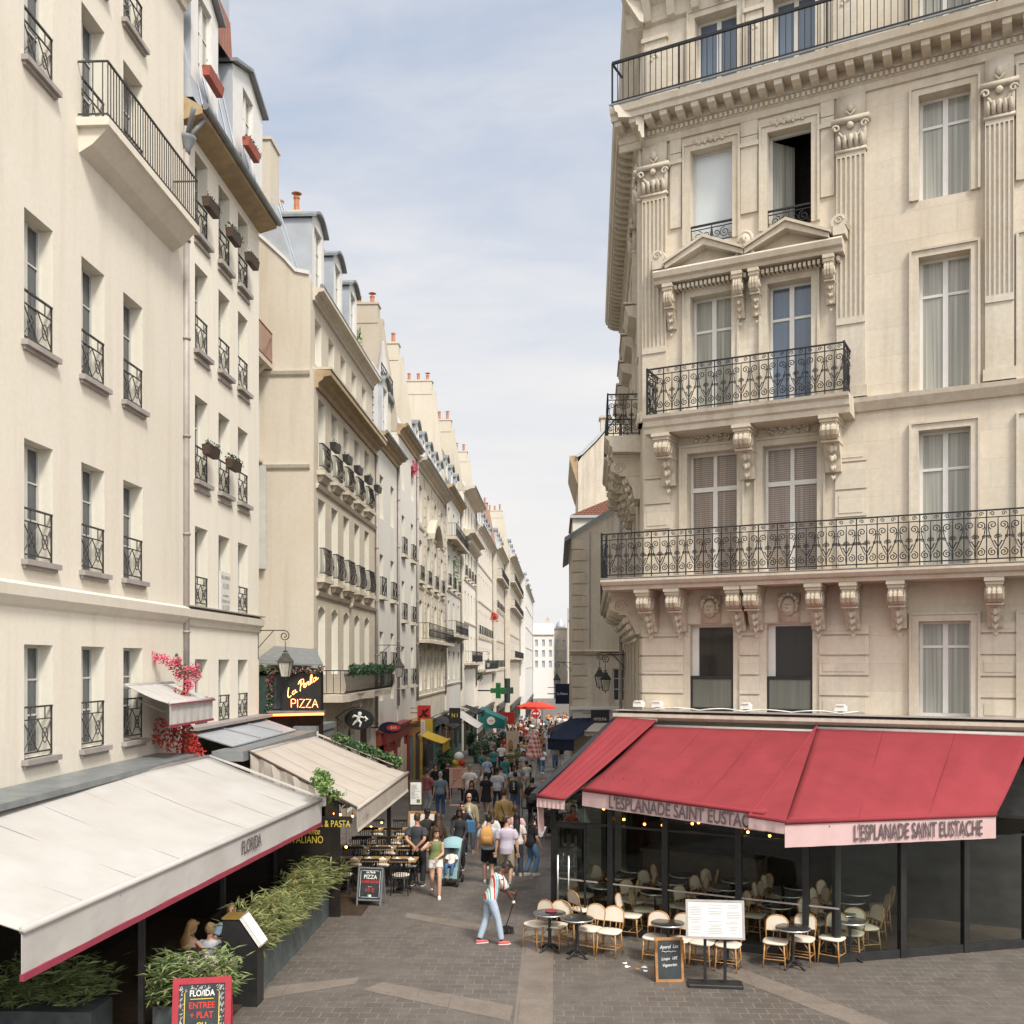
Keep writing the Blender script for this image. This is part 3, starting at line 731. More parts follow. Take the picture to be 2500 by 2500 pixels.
# ------------------------------------------------------------------ the row beyond
def row_house(name, label, u, v0, v1, zc, ncol, rows, wallm, w=1.0, cor=.4, cormat='hausp', roofh=3.2, dorm=0, rails='X', d=.22, bands=True, ground='shop', style='M', firewall=3.5, gm='gable', dst='c', arch=0, shopms=('dwood','black','shopgreen'), roofm='zinc', y1=1.3):
    W = v1-v0; xs = [W*(i+.5)/ncol for i in range(ncol)]
    holes = [(x-w/2,x+w/2,z0,z1)+((arch,) if arch else ()) for x in xs for z0,z1,_ in rows]
    n = max(1, round(W/4)); gz = G((v0+v1)/2); sh = [(W*i/n+.35, W*(i+1)/n-.35, gz-.1, gz+3.1) for i in range(n)]
    B = building(name, label, u, v0, v1, zc, wallm, holes+sh)
    for z0,z1,rl in rows:
        for x in xs:
            window(B, x, z0, w, z1-z0, style)
        for x in xs:
            if rl == 'r': inst('railing', rail_mesh(w+.1,.85,rails,.12), B, (x,-.14,z0+.03))
        if rl == 'b':
            b = MB(); b.box(.3,W-.3,-.7,0,z0-.2,z0-.02); [b.prism([(0,z0-.6),(-.2,z0-.5),(-.55,z0-.2),(0,z0-.2)],x-.6,x-.45) for x in xs]; b.build('balcony', M['hausp'], B)
            inst('railing', rail_mesh(W-.7,.95,'X',.6), B, (W/2,-.66,z0-.02))
        elif rl == 'r':
            for x in xs: b = MB(); b.box(x-w/2-.14,x+w/2+.14,-.22,.03,z0-.12,z0); b.build('sill', M['hausp'], B)
    if bands:
        for z0,_,_ in rows: b = MB(); b.prism([(0,z0-.42),(-.06,z0-.4),(-.09,z0-.28),(0,z0-.25)],0,W); b.build('string_course', M['hausp'], B)
    if cor: cornice(B, -.05, W+.05, zc+.05, cor, .5, 0, cormat); b = MB(); b.tube([(0,-cor-.03,zc+.04),(W,-cor-.03,zc+.04)], .08, 6); b.build('gutter', M['zincd'], B)
    if roofh: mansard(B, 0, W, zc, zc+roofh, -.05, y1, 7, mat=roofm)
    for i in range(dorm): dormer(B, W*(i+.5)/dorm, zc+.25, min(1.5,W/dorm*.72), 1.75, .15, 2.2, True, 'wframe', 'zincd', 'zinc', dst)
    if firewall:
        b = MB(); t = zc+firewall; b.prism([(0.05,zc-.3),(.1,zc+.4),(.75,t-.3),(.75,t),(9,t),(9,zc-.3)], -.02, .45); b.build('fire_wall', M[gm], B)
        chimney(B, .3, 2.3, t-.2, .7, 2.6, .9, 4, gm)
    for i,(a,b_,_,z) in enumerate(sh):
        sm = M[shopms[i % len(shopms)]]; g0 = gz-.1; y = -.12
        s = MB(); s.box(a-.2,b_+.2,y,.24,g0,g0+.6); s.box(a-.2,a+.1,y,.24,g0+.6,z); s.box(b_-.1,b_+.2,y,.24,g0+.6,z); s.box((a+b_)/2-.05,(a+b_)/2+.05,y+.1,.24,g0+.6,z); s.box(a-.25,b_+.25,y-.1,.24,z-.55,z); s.box(a-.3,b_+.3,y-.2,.24,z,z+.1); f = s.build('shopfront', sm, B)
        p = MB(); p.box(a+.1,b_-.1,.2,.22,g0+.6,z-.55); p.build('pane', M['pane'], f)
    pipe(B, W-.08, 3.5, zc-.3)
    return B
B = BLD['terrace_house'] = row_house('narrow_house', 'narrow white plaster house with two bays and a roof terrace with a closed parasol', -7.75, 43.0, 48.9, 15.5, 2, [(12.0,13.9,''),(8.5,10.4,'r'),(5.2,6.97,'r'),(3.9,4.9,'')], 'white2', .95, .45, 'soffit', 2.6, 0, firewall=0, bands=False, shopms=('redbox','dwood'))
# attic studio with a barred glass front, roof terrace
b = MB(); b.box(.2,3.4,.15,4,15.6,18.6); b.build('attic_room', M['wframe'], B)
b = MB()
for i in range(9): b.box(-.0,.16,.1,4,15.7+i*.33,15.73+i*.33)
for i in range(6): b.box(-.0,.16,.3+i*.7,.34+i*.7,15.6,18.6)
b.build('window_bars', M['irong'], B)
dormer(B, 2.3, 15.7, 1.6, 2.4, -.02, 2.4, True, 'wframe', 'zincd', 'zinc', 'c')
inst('railing', rail_mesh(3.2,.9,'X'), B, (4.2,.2,18.4)); b = MB(); b.box(2.6,5.8,.1,5,18.2,18.4); b.build('terrace', M['zincd'], B)
b = MB(); b.prism([(3.4,15.5),(5.9,15.5),(5.9,18.2),(3.4,18.2)], .3, 4, 'y'); b.build('attic_wall', M['white2'], B)
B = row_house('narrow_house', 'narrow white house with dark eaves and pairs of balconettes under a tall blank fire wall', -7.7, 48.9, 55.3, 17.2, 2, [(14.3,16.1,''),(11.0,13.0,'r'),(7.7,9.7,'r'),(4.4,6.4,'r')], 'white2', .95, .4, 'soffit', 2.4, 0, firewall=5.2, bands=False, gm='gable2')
B = row_house('ornate_house', 'ornate stone house with a row of arched zinc dormers', -7.7, 55.3, 69.5, 16.9, 4, [(13.6,15.7,''),(10.2,12.6,'r'),(6.9,9.2,'b'),(4.0,6.0,'')], 'ashlar2', 1.15, .6, 'hausp', 3.6, 5, firewall=5.6, arch=.14)
for x in (0.35,3.4,6.9,10.6,13.8):
    b = MB(); b.box(x-.26,x+.26,-.04,.02,3.6,16.3)
    for i in range(22): b.box(x-.28,x+.28,-.07,.02,4+i*.56,4.48+i*.56)
    b.build('pilaster', M['ashlar2'], B)
b = MB(); k = 10
for x in (7.1,):
    pts = [(x-2.4+4.8*i/k, 13.0+1.1*(1-(2*i/k-1)**2)) for i in range(k+1)]
    b.prism(pts+[(p,z+.35) for p,z in reversed(pts)], -.45, .05, 'y')
b.build('arched_pediment', M['hausp'], B)
B = row_house('town_house', 'pale town house with a dark sheet metal attic and green plants on its balcony', -7.6, 69.5, 80.0, 17.9, 3, [(14.4,16.6,'b'),(11.0,13.2,'r'),(7.6,10.0,'b'),(4.4,6.4,'')], 'white2', 1.1, .45, 'soffit', 4.4, 3, firewall=6.5, roofm='zincd')
B = row_house('corniced_house', 'cream house with two heavy bracketed cornices', -7.35, 80.0, 92.0, 19.6, 4, [(16.6,18.6,''),(12.6,14.8,'r'),(9.2,11.4,''),(5.6,7.8,'b')], 'cream', 1.0, .9, 'hausp', 3.0, 0, firewall=4.6)
cornice(B, 0, 12, 16.2, .9, .8)
for i in range(14): b = MB(); b.prism([(0,15.0),(-.3,15.1),(-.7,15.4),(0,15.4)], .5+i*.8, .8+i*.8); b.build('modillion', M['hausp'], B)
B = row_house('town_house', 'long pale house with a zinc mansard and red flowers on a sill', -7.15, 92.0, 113.0, 18.2, 7, [(15.0,17.0,''),(11.6,13.8,''),(8.2,10.4,'r'),(4.9,7.0,'b')], 'cream2', 1.0, .5, 'hausp', 4.2, 6, firewall=6.0)
B = row_house('town_house', 'pale grey house with a brick chimney stack far down the street', -6.7, 113.0, 130.0, 18.6, 5, [(15.3,17.3,'b'),(11.8,14.0,'r'),(8.4,10.6,''),(5.0,7.2,'r')], 'ashlar2', 1.1, .6, 'hausp', 4.6, 4, firewall=4.2, gm='brickp')
B = row_house('corner_block', 'pale corner block with railed balconies on every floor where the street bends', -5.95, 130.0, 165.0, 19.5, 9, [(16.2,18.4,'b'),(12.9,15.1,'b'),(9.6,11.8,''),(6.2,8.4,'b')], 'ashlar2', 1.2, .7, 'hausp', 5.0, 6, firewall=5.0)
B = row_house('town_house', 'white house with a blank end wall at the far bend', -5.0, 165.0, 215.0, 18.5, 10, [(15.2,17.3,''),(11.8,13.9,''),(8.4,10.5,''),(5.0,7.1,'')], 'wframe', 1.2, .4, 'hausp', 3.0, 4, firewall=3.0, gm='wframe')
# the far end of the street
for (name,label,u0,u1,v,zt,wm_,rf) in (('far_house','far hazy white house closing the street on its left',-6.5,-.6,285,13.5,'wframe','zinc'),('far_house','far hazy house with a domed zinc roof closing the street',-.5,3.2,292,15.5,'ashlar2','zinc'),('far_house','far grey house closing the street beside the old wall',3.3,9.5,280,17.5,'oldwall','zincd')):
    o = empty(name, (u0,v,0), 0, label, 'building'); W = u1-u0; n = max(2,int(W/1.5)); xs = [W*(i+.5)/n for i in range(n)]
    hs = [(x-.4,x+.4,z,z+1.9) for x in xs for z in (4.2,7.2,10.2) if z+2.2 < zt]
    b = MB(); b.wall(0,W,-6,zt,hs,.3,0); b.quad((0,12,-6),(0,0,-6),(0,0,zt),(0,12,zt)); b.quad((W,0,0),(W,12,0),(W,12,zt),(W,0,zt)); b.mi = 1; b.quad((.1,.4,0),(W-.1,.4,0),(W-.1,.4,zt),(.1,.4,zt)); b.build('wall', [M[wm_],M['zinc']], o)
    cornice(o, 0, W, zt+.1, .4, .5)
    if 'dom' in label:
        b = MB(); b.lathe([(1.5,0),(1.45,.5),(1.2,1.4),(.8,2.1),(.2,2.5),(.05,3.0)], (W/2,2,zt), 12); b.build('roof', M[rf], o, True)
    else: mansard(o, 0, W, zt, zt+3.2, 0, 1.5, 8, mat=rf); chimney(o, W*.7, 3, zt+2.5, 1.2, .7, 1.8, 3)
# ------------------------------------------------------------------ the carved corner building on the right
RC = Vector((2.157, 25.118, 0)); RA = R(-25.2)
RB = empty('grand_building', RC, RA, 'carved pale stone boulevard building with iron balconies above the red awning', 'building')
def spiral(mb, cx, cz, r, turns=1.6, a0=0., sgn=1, y=0., t=.0125, n=15):
    pts = [(cx+sgn*r*(1-.85*i/n)*math.cos(a0+turns*2*PI*i/n), y, cz+r*(1-.85*i/n)*math.sin(a0+turns*2*PI*i/n)) for i in range(n+1)]
    mb.tube(pts, t, 3, cap=False)
def scroll_rail(mb, x0, x1, h=1.05, y=0., n=None, endposts=True):
    W = x1-x0; n = n or max(1, round(W/.43)); u = W/n; t = .013
    mb.box(x0,x1,y-.022,y+.022,h-.03,h); mb.box(x0,x1,y-.01,y+.01,h-.17,h-.15); mb.box(x0,x1,y-.012,y+.012,.06,.085)
    for i in range(n):
        a = x0+u*i; c = a+u/2; e = a+u
        mb.box(a-.011,a+.011,y-.011,y+.011,0,h-.03)
        mb.tube([(c,y,.08),(c,y,.2),(c,y,.32),(c,y,.5),(c,y,h-.16)],[.012,.024,.012,.018,.008],5)
        for s in (-1,1):
            spiral(mb, c+s*u*.24, h-.32, u*.21, 1.5, -PI*.4, s, y)
            mb.tube([(c+s*u*.44,y,h-.36),(c+s*u*.38,y,h-.52),(c+s*u*.2,y,h-.72),(c+s*.03,y,.26)], t, 3, cap=False)
            spiral(mb, c+s*u*.10, h-.55, u*.10, 1.4, PI*.5, s, y, .011, 10)
            spiral(mb, c+s*u*.25, .21, u*.2, 1.5, PI*.5, -s, y)
            spiral(mb, c+s*u*.38, .52, u*.10, 1.4, 0, s, y, .011, 10)
            spiral(mb, c+s*u*.25, h-.09, .05, 1.3, 0, s, y, .010, 9)
            mb.tube([(c,y,.3),(c+s*u*.16,y,.44),(c+s*u*.28,y,.42)], [.008,.014,.006], 4, cap=False)
    mb.box(x1-.008,x1+.008,y-.008,y+.008,0,h)
    if endposts:
        for a in (x0,x1): mb.box(a-.02,a+.02,y-.02,y+.02,0,h+.02)
RW = 14.5
WIN = [(1.21,2.27,4.42,6.5),(3.06,4.11,4.42,6.5),(1.15,2.37,7.62,10.66),(2.98,4.22,7.62,10.66),(1.23,2.24,11.52,14.44),(3.09,4.09,11.52,14.44),(1.23,2.26,15.7,17.97),(3.09,4.09,15.7,17.97),(1.34,2.37,19.24,21.17),(3.21,4.18,19.24,21.1)]
ext = []
for k in (6.9, 9.0, 11.1):
    ext += [(k-.52,k+.52,a,b) for a,b in ((4.42,6.5),(7.62,10.66),(11.52,14.44),(15.7,17.97),(19.24,21.15))]
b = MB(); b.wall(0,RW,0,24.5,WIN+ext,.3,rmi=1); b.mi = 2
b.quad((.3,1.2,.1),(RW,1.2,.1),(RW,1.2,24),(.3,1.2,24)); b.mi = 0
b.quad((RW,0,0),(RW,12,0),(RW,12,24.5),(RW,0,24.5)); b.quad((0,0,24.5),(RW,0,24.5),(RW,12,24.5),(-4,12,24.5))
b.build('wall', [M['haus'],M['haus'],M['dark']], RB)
def rw(i, style, **k):
    a,c,z0,z1 = WIN[i]; return window(RB, (a+c)/2, z0, c-a, z1-z0, style, .27)
# lower windows: plain dark sheet in a white jamb with a black guard
for i in (0,1):
    a,c,z0,z1 = WIN[i]
    f = MB(); f.box(a,a+.16,.2,.3,z0,z1); f.box(c-.04,c,.2,.3,z0,z1); f.box(a+.16,c-.04,.2,.3,z1-.05,z1); f.box(a+.16,c-.04,.2,.3,z0,z0+.06); o = f.build('window', M['wframe'], RB)
    p = MB(); p.box(a+.16,c-.04,.24,.26,z0+.06,z1-.05); p.build('pane', M['paned'], o)
    g_ = MB(); g_.box(a,a+.05,.03,.08,z0+.02,z0+.86); g_.box(c-.05,c,.03,.08,z0+.02,z0+.86); g_.box(a+.05,c-.05,.03,.08,z0+.78,z0+.86); g_.box(a+.05,c-.05,.03,.08,z0+.02,z0+.1)
    o = g_.build('window_guard', M['black'], RB); p = MB(); p.box(a+.05,c-.05,.05,.06,z0+.1,z0+.78); p.build('pane', M['guardpane'], o)
    s = MB(); s.box(a-.06,c+.06,-.14,.1,z0-.13,z0); s.build('sill', M['hausp'], RB)
rw(2,'Ts'); rw(3,'Ts'); rw(4,'Uc'); rw(5,'Ub'); rw(8,'b'); rw(9,'b')
a,c,z0,z1 = WIN[6]; f = MB(); f.box(a,a+.05,.22,.3,z0,z1); f.box(c-.05,c,.22,.3,z0,z1); f.box(a+.05,c-.05,.22,.3,z1-.06,z1); o = f.build('window', M['gframe'], RB); p = MB(); p.box(a+.05,c-.05,.25,.27,z0,z1-.06); p.build('blind', M['panew'], o)
a,c,z0,z1 = WIN[7]; f = MB(); f.box(a,a+.06,.22,.3,z0,z1); f.box(c-.05,c,.22,.3,z0,z1); f.box(a+.06,c-.05,.22,.3,z1-.06,z1); o = f.build('window', M['gframe'], RB)
p = MB(); p.M = T(a+.07,.3,z0,0,0,R(52)); p.box(0,.62,0,.03,.05,z1-z0-.08); p.build('open_leaf', M['panec'], o)
for i,(a,c,z0,z1) in enumerate(ext): window(RB,(a+c)/2,z0,c-a,z1-z0,'Uc',.27)
for i in (6,7):
    a,c,z0,z1 = WIN[i]; g_ = MB(); g_.box(a,c,-.02,.03,z0+.42,z0+.46); g_.box(a,c,-.01,.01,z0+.02,z0+.04); g_.box(a,c,-.01,.01,z0+.34,z0+.36); m = (a+c)/2
    for s in (-1,1):
        spiral(g_, m+s*.32, z0+.19, .13, 1.7, PI/2, s, 0, .012); spiral(g_, m+s*.12, z0+.2, .1, 1.5, PI, s, 0, .012); spiral(g_, m+s*.45, z0+.1, .06, 1.2, 0, s, 0, .009)
        g_.box(m+s*(c-a)/2-.01,m+s*(c-a)/2+.01,-.01,.01,z0,z0+.46)
    g_.tube([(m,0,z0+.03),(m,0,z0+.2),(m,0,z0+.4)],[.015,.04,.012],5); g_.build('window_guard', M['iron'], RB)
# moulded surrounds
def surround(a, c, z0, z1, w=.14, pr=.06, name='window_surround'):
    b = MB(); b.prism([(a-w,z0),(a-w,z1+w),(c+w,z1+w),(c+w,z0),(c,z0),(c,z1),(a,z1),(a,z0)], -pr, -.001, 'y')
    b.prism([(a-w-.05,z0),(a-w-.05,z1+w+.05),(c+w+.05,z1+w+.05),(c+w+.05,z0),(c+w,z0),(c+w,z1+w),(a-w,z1+w),(a-w,z0)], -pr-.035, -.001, 'y')
    b.build(name, M['hausp'], RB)
for i in range(2,10): surround(*WIN[i][:4])
for e in ext: surround(*e)
for a,c,z0,z1 in WIN[:2]:
    b = MB(); k = 8; pts = [(a-.12+(c-a+.24)*i/k, z1+.42+.12*(1-(2*i/k-1)**2)) for i in range(k+1)]
    b.prism([(a-.12,z1+.03),*pts,(c+.12,z1+.03)], -.05, -.001, 'y'); b.build('lintel', M['haus'], RB)
# leafy relief above windows
def relief(x0, x1, z, h, y=-.05, n=16, seed=1):
    q = random.Random(seed); b = MB(); m = (x0+x1)/2
    for s in (-1,1):
        L_ = (x1-x0)/2; pts = [(m+s*L_*i/14, y, z+h*.28*math.sin(i*1.1)) for i in range(15)]
        b.tube(pts, .016, 4)
        for i in range(n):
            x = m+s*L_*(i+.6)/n; zz_ = z+h*.3*math.sin((i+.6)/n*14*1.1)
            for sg in (-1,1):
                b.sph((x+q.uniform(-.02,.02), y-.01, zz_+sg*h*.2), .035, 1.2, .7, 1.0, 6, 4)
    b.sph((m,y-.02,z), .07, 1, .8, 1.2, 8, 5)
    b.build('carved_relief', M['hausp'], RB, True)
for i,(a,c,z0,z1) in enumerate(WIN[2:4]): relief(a+.05,c-.05,z1+.42,.3,seed=i)
for i,(a,c,z0,z1) in enumerate(WIN[4:6]): relief(a+.1,c-.1,z1+.3,.18,n=9,seed=i+5)
for i,(a,c,z0,z1) in enumerate(WIN[6:8]): relief(a+.1,c-.1,z1+.18,.12,y=-.08,n=9,seed=i+9)
# rusticated piers
def rust(x0, x1, z0, z1, hh=.46, pr=.05, Mx=None, panel=True):
    b = MB(); b.M = Mx; z = z0; i = 0
    while z < z1-.1:
        t = min(z+hh-.045, z1)
        b.box(x0,x1,-pr,-.001,z,t)
        if panel and i % 2 == 0 and x1-x0 > .5:
            b.box(x0+.08,x1-.08,-pr-.014,-pr+.001,z+.08,t-.08)
        z += hh; i += 1
    b.build('rustication', M['haus'], RB)
rust(0.0,1.05,4.4,6.45); rust(2.43,2.9,4.4,6.45); rust(4.27,5.35,4.4,6.45); rust(7.6,8.3,4.4,6.45); rust(9.7,10.4,4.4,6.45)
rust(.05,.72,7.65,10.3,.62); rust(4.62,5.3,7.65,10.3,.62)
# scrolled brackets, one each
def bracket_mesh(w, h, d):
    k = ('br',w,h,d)
    if k in _c: return _c[k]
    b = MB()
    b.box(-w*.62,w*.62,-d*.98,0,-.08,0); b.box(-w*.56,w*.56,-d*.93,0,-.15,-.08); b.box(-w*.5,w*.5,-d*.88,0,-.2,-.15)
    pr = [(0,-.2),(-d*.86,-.2),(-d*.92,-.26),(-d*.94,-.34),(-d*.88,-.44),(-d*.74,-.5),(-d*.62,-.52),(-d*.5,-.56),(-d*.42,-.64),(-d*.36,-.76),(-d*.26,-.88),(-d*.2,-h*.8),(0,-h*.8)]
    b.prism(pr, -w/2, w/2)
    for f in (-.3,0,.3): b.prism([(p[0]*1.03-.012,p[1]) for p in pr[1:8]]+[(p[0]*.9,p[1]) for p in reversed(pr[1:8])], w*f-w*.09, w*f+w*.09)
    for s in (-1,1):
        b.tube([(s*(w/2+.012), -d*.68+d*.2*(1-.8*i/14)*math.cos(i*.75), -.35+d*.2*(1-.8*i/14)*math.sin(i*.75)) for i in range(15)], .022, 4)
    b.box(-w*.56,w*.56,-d*.7,-.02,-.56,-.52)
    for i in range(4):      # leaf drop
        z = -.62-(h-.62)*i/4; r = w*.3*(1-i*.17)
        for s in (-1,1): b.sph((s*r*.55, -d*.40*(1-i*.2)-.03, z-.04), r*.75, .8, .8, 1.2, 7, 5)
        b.sph((0, -d*.46*(1-i*.2)-.05, z-.07), r*.7, .8, .8, 1.3, 7, 5)
    _c[k] = b.mesh('bracket', M['hausp'], False); return _c[k]
for x in (.28,1.02,2.47,2.87,4.28,5.03,6.0,7.9,9.9): inst('bracket', bracket_mesh(.3,1.25,.92), RB, (x,0,7.35))
for x in (.72,2.66,4.6): inst('bracket', bracket_mesh(.34,1.45,.85), RB, (x,0,11.06))
for x in (.78,2.47,2.86,4.54): inst('bracket', bracket_mesh(.2,1.25,.5), RB, (x,0,14.72))
# heads carved over the lower windows
for x in (1.75,3.6):
    b = MB(); b.box(x-.24,x+.24,-.10,-.002,6.55,7.2); b.sph((x,-.16,6.88), .17, 1, .9, 1.3, 12, 8); b.prism([(-.36,6.86),(-.28,6.98),(-.28,6.82)], x-.03, x+.03); b.box(x-.06,x+.06,-.34,-.25,6.76,6.78)
    for s in (-1,1): b.sph((x+s*.065,-.31,6.94), .025, 1,1,.7,6,4)
    q = random.Random(3)
    for i in range(26):
        t = PI*(i/25)*1.3-.15*PI; b.sph((x+.2*math.cos(t)+q.uniform(-.02,.02),-.15+q.uniform(-.08,.05),6.93+.24*math.sin(t)), .05, 1,1,1, 6, 4)
    b.build('carved_head', M['hausp'], RB, True)
# second floor balcony: slab along the front and round the side
def slab(prof, x0, x1, Mx=None, name='balcony', mat='hausp'):
    b = MB(); b.M = Mx; b.prism(prof, x0, x1); return b.build(name, M[mat], RB)
P2 = [(0,7.35),(-.86,7.36),(-.88,7.44),(-.96,7.47),(-1.02,7.55),(-1.02,7.61),(0,7.62)]
slab(P2, -.72, RW)
b = MB(); b.box(-.72,RW,-1.03,-.5,7.622,7.64); b.build('lead_flashing', M['pipe'], RB)
b = MB(); b.M = T(0,-.97,7.64); scroll_rail(b, -.70, 12.0, 1.08); b.build('railing', M['iron'], RB)
P3 = [(0,11.06),(-.72,11.08),(-.74,11.2),(-.80,11.24),(-.82,11.36),(-.9,11.42),(-.92,11.49),(0,11.5)]
slab(P3, .3, 5.05)
b = MB(); b.M = T(0,-.85,11.5); scroll_rail(b, .42, 4.95, 1.1)
for x in (.42,4.95): b.M = T(x,-.85,11.5,0,0,PI/2); scroll_rail(b, 0, .82, 1.1, n=2, endposts=False)
b.build('railing', M['iron'], RB)
b = MB(); b.prism([(0,11.2),(-.08,11.22),(-.2,11.4),(-.22,11.5),(0,11.55)], 5.05, RW); b.build('string_course', M['hausp'], RB)
# fluted pilasters with leafy capitals
def pilaster(x0, x1, Mx=None):
    b = MB(); b.M = Mx
    b.box(x0,x1,-.10,-.001,11.55,13.2); b.box(x0-.04,x1+.04,-.14,-.001,11.55,11.8); b.box(x0,x1,-.09,-.001,13.2,17.05)
    n = 6; w_ = (x1-x0)/n
    for i in range(n+1):
        x = x0+w_*i; b.box(max(x0,x-w_*.2),min(x1,x+w_*.2),-.13,-.089,13.35,16.95)
    b.box(x0,x1,-.13,-.089,16.95,17.05); b.box(x0,x1,-.13,-.089,13.2,13.35)
    o = b.build('pilaster', M['hausp'], RB)
    c = MB(); c.M = Mx; m = (x0+x1)/2; hw = (x1-x0)/2
    c.box(x0-.03,x1+.03,-.16,-.001,17.05,17.12); c.box(x0-.02,x1+.02,-.13,-.001,17.12,17.7); c.box(x0-.1,x1+.1,-.24,-.001,17.7,17.8)
    for i in range(5):
        x = x0+hw*2*(i+.5)/5; c.tube([(x,-.13,17.14),(x,-.17,17.3),(x,-.24,17.4)],[.05,.06,.02],5)
    for s in (-1,1):
        c.tube([(m+s*hw*.3,-.15,17.3),(m+s*hw*.8,-.18,17.5)],[.04,.03],5)
        c.tube([(m+s*(hw*.98)+s*.09*(1-.7*i/9)*math.cos(i*.8),-.22,17.58+.09*(1-.7*i/9)*math.sin(i*.8)) for i in range(10)], .026, 5)
    c.sph((m,-.2,17.62), .08, 1, .8, 1, 8, 5); c.sph((m,-.16,17.35),.07,1,.7,1.4,8,5)
    c.box(x0,x1,-.10,-.001,17.8,18.35); c.sph((m,-.14,18.05), .085, 1, .8, 1.3, 8, 5); c.tube([(m-.1,-.14,17.98),(m,-.15,17.86),(m+.1,-.14,17.98)],.03,5)
    c.build('capital', M['hausp'], o, True)
pilaster(.02,.64); pilaster(4.66,5.28); pilaster(7.7,8.25)
for x0,x1 in ((.72,1.0),(2.46,2.86),(4.3,4.6)):
    b = MB(); b.box(x0,x1,-.05,-.001,16.2,18.0); b.box(x0-.03,x1+.03,-.09,-.001,17.75,17.85); b.box(x0,x1,-.05,-.001,18.02,18.4); b.build('panel_pilaster', M['hausp'], RB)
# the twin pediments
b = MB(); yb = -.55
b.prism([(0,14.75),(-.4,14.76),(-.42,14.84),(-.52,14.88),(-.56,15.0),(-.5,15.06),(0,15.1)], .45, 4.85); o = b.build('pediment', M['hausp'], RB)
b = MB()
for i in range(40): b.box(.6+i*.105,.66+i*.105,-.32,-.002,14.6,14.7)
b.build('dentils', M['hausp'], o)
for m in (1.7,3.62):
    b = MB(); hw = .93
    b.prism([(m-hw,15.08),(m,15.46),(m+hw,15.08)], -.22, -.002, 'y'); b.build('tympanum', M['haus'], o)
    for s in (-1,1):
        b = MB(); b.prism([(m+s*hw*1.02,15.06),(m+s*hw*1.02,15.16),(m,15.62),(m,15.46)], -.54, -.002, 'y'); b.prism([(m+s*hw*1.06,15.16),(m+s*hw*1.06,15.22),(m,15.69),(m,15.62)], -.6, -.002, 'y'); b.build('raking_cornice', M['hausp'], o)
for x in (.55,2.66,4.78):
    b = MB()
    if x == 2.66:
        b.sph((x,-.42,15.38), .14, 1, .9, 1.3, 12, 8); b.prism([(-.58,15.35),(-.53,15.45),(-.52,15.31)], x-.03, x+.03)
        for i in range(14): t = PI*i/13; b.sph((x+.155*math.cos(t),-.4,15.42+.18*math.sin(t)), .055, 1,1,1,6,4)
        for s in (-1,1): b.sph((x+s*.05,-.54,15.42),.02,1,1,.7,6,4); b.tube([(x+s*.1,-.4,15.2),(x+s*.22,-.42,15.05),(x+s*.12,-.42,14.92)],[.06,.05,.02],6)
    else:
        b.box(x-.13,x+.13,-.5,-.002,15.1,15.3); b.prism([(x-.15,15.3),(x-.19,15.40),(x-.12,15.52),(x,15.56),(x+.12,15.52),(x+.19,15.40),(x+.15,15.3)],-.5,-.1,'y'); b.tube([(x+.1*(1-.7*i/11)*math.cos(i*.75),-.505,15.42+.1*(1-.7*i/11)*math.sin(i*.75)) for i in range(12)],.022,5)
    b.build('carved_scroll', M['hausp'], o, x == 2.66)
# main cornice with modillions and dentils, balcony rail on top
PC = [(0,18.35),(-.06,18.36),(-.1,18.5),(-.14,18.52),(-.14,18.66),(-.2,18.68),(-.2,18.86),(-.62,18.87),(-.64,18.98),(-.7,19.02),(-.74,19.16),(0,19.2)]
slab(PC, -.6, RW, name='cornice')
for i in range(28):
    b = MB(); x = -.45+i*.39; b.prism([(-.2,18.68),(-.4,18.70),(-.56,18.76),(-.58,18.866),(-.2,18.866)], x-.09, x+.09); b.build('modillion', M['hausp'], RB)
b = MB()
for i in range(120): b.box(-.05+i*.12,.015+i*.12,-.2,-.141,18.54,18.64)
b.build('dentils', M['hausp'], RB)
b = MB(); b.box(-.6,RW,-.76,-.72,19.2,19.235); b.build('lead_flashing', M['zincd'], RB)
b = MB(); y = -.66; b.box(-.55,12,y-.03,y+.03,20.24,20.3); b.box(-.55,12,y-.014,y+.014,19.3,19.33); [b.box(-.55+i*.14-.008,-.55+i*.14+.008,y-.008,y+.008,19.3,20.25) for i in range(90)]; [b.box(-.55+i*1.7-.018,-.55+i*1.7+.018,y-.018,y+.018,19.22,20.25) for i in range(8)]
b.box(-.57,-.53,y,-.02,20.24,20.29); b.build('railing', M['iron'], RB)
for x0,x1 in ((.05,.62),(2.58,2.98),(4.5,5.2)):
    b = MB(); b.box(x0,x1,-.07,-.001,19.2,20.9); b.box(x0-.05,x1+.05,-.12,-.001,20.9,21.0); b.box(x0+.08,x1-.08,-.1,-.069,19.4,20.75)
    for i in range(6): b.sph(((x0+x1)/2+.07*math.cos(i),-.1,20.5+.08*math.sin(i*1.7)),.05,1,.7,1,6,4)
    b.build('panel_pilaster', M['hausp'], RB)
slab([(0,21.3),(-.1,21.35),(-.15,21.7),(-.45,21.9),(-.5,22.1),(0,22.15)], -.4, RW, name='cornice')
for i in range(12): b = MB(); b.prism([(0,21.3),(-.2,21.35),(-.42,21.8),(0,21.85)], .1+i*.6, .28+i*.6); b.build('modillion', M['hausp'], RB)
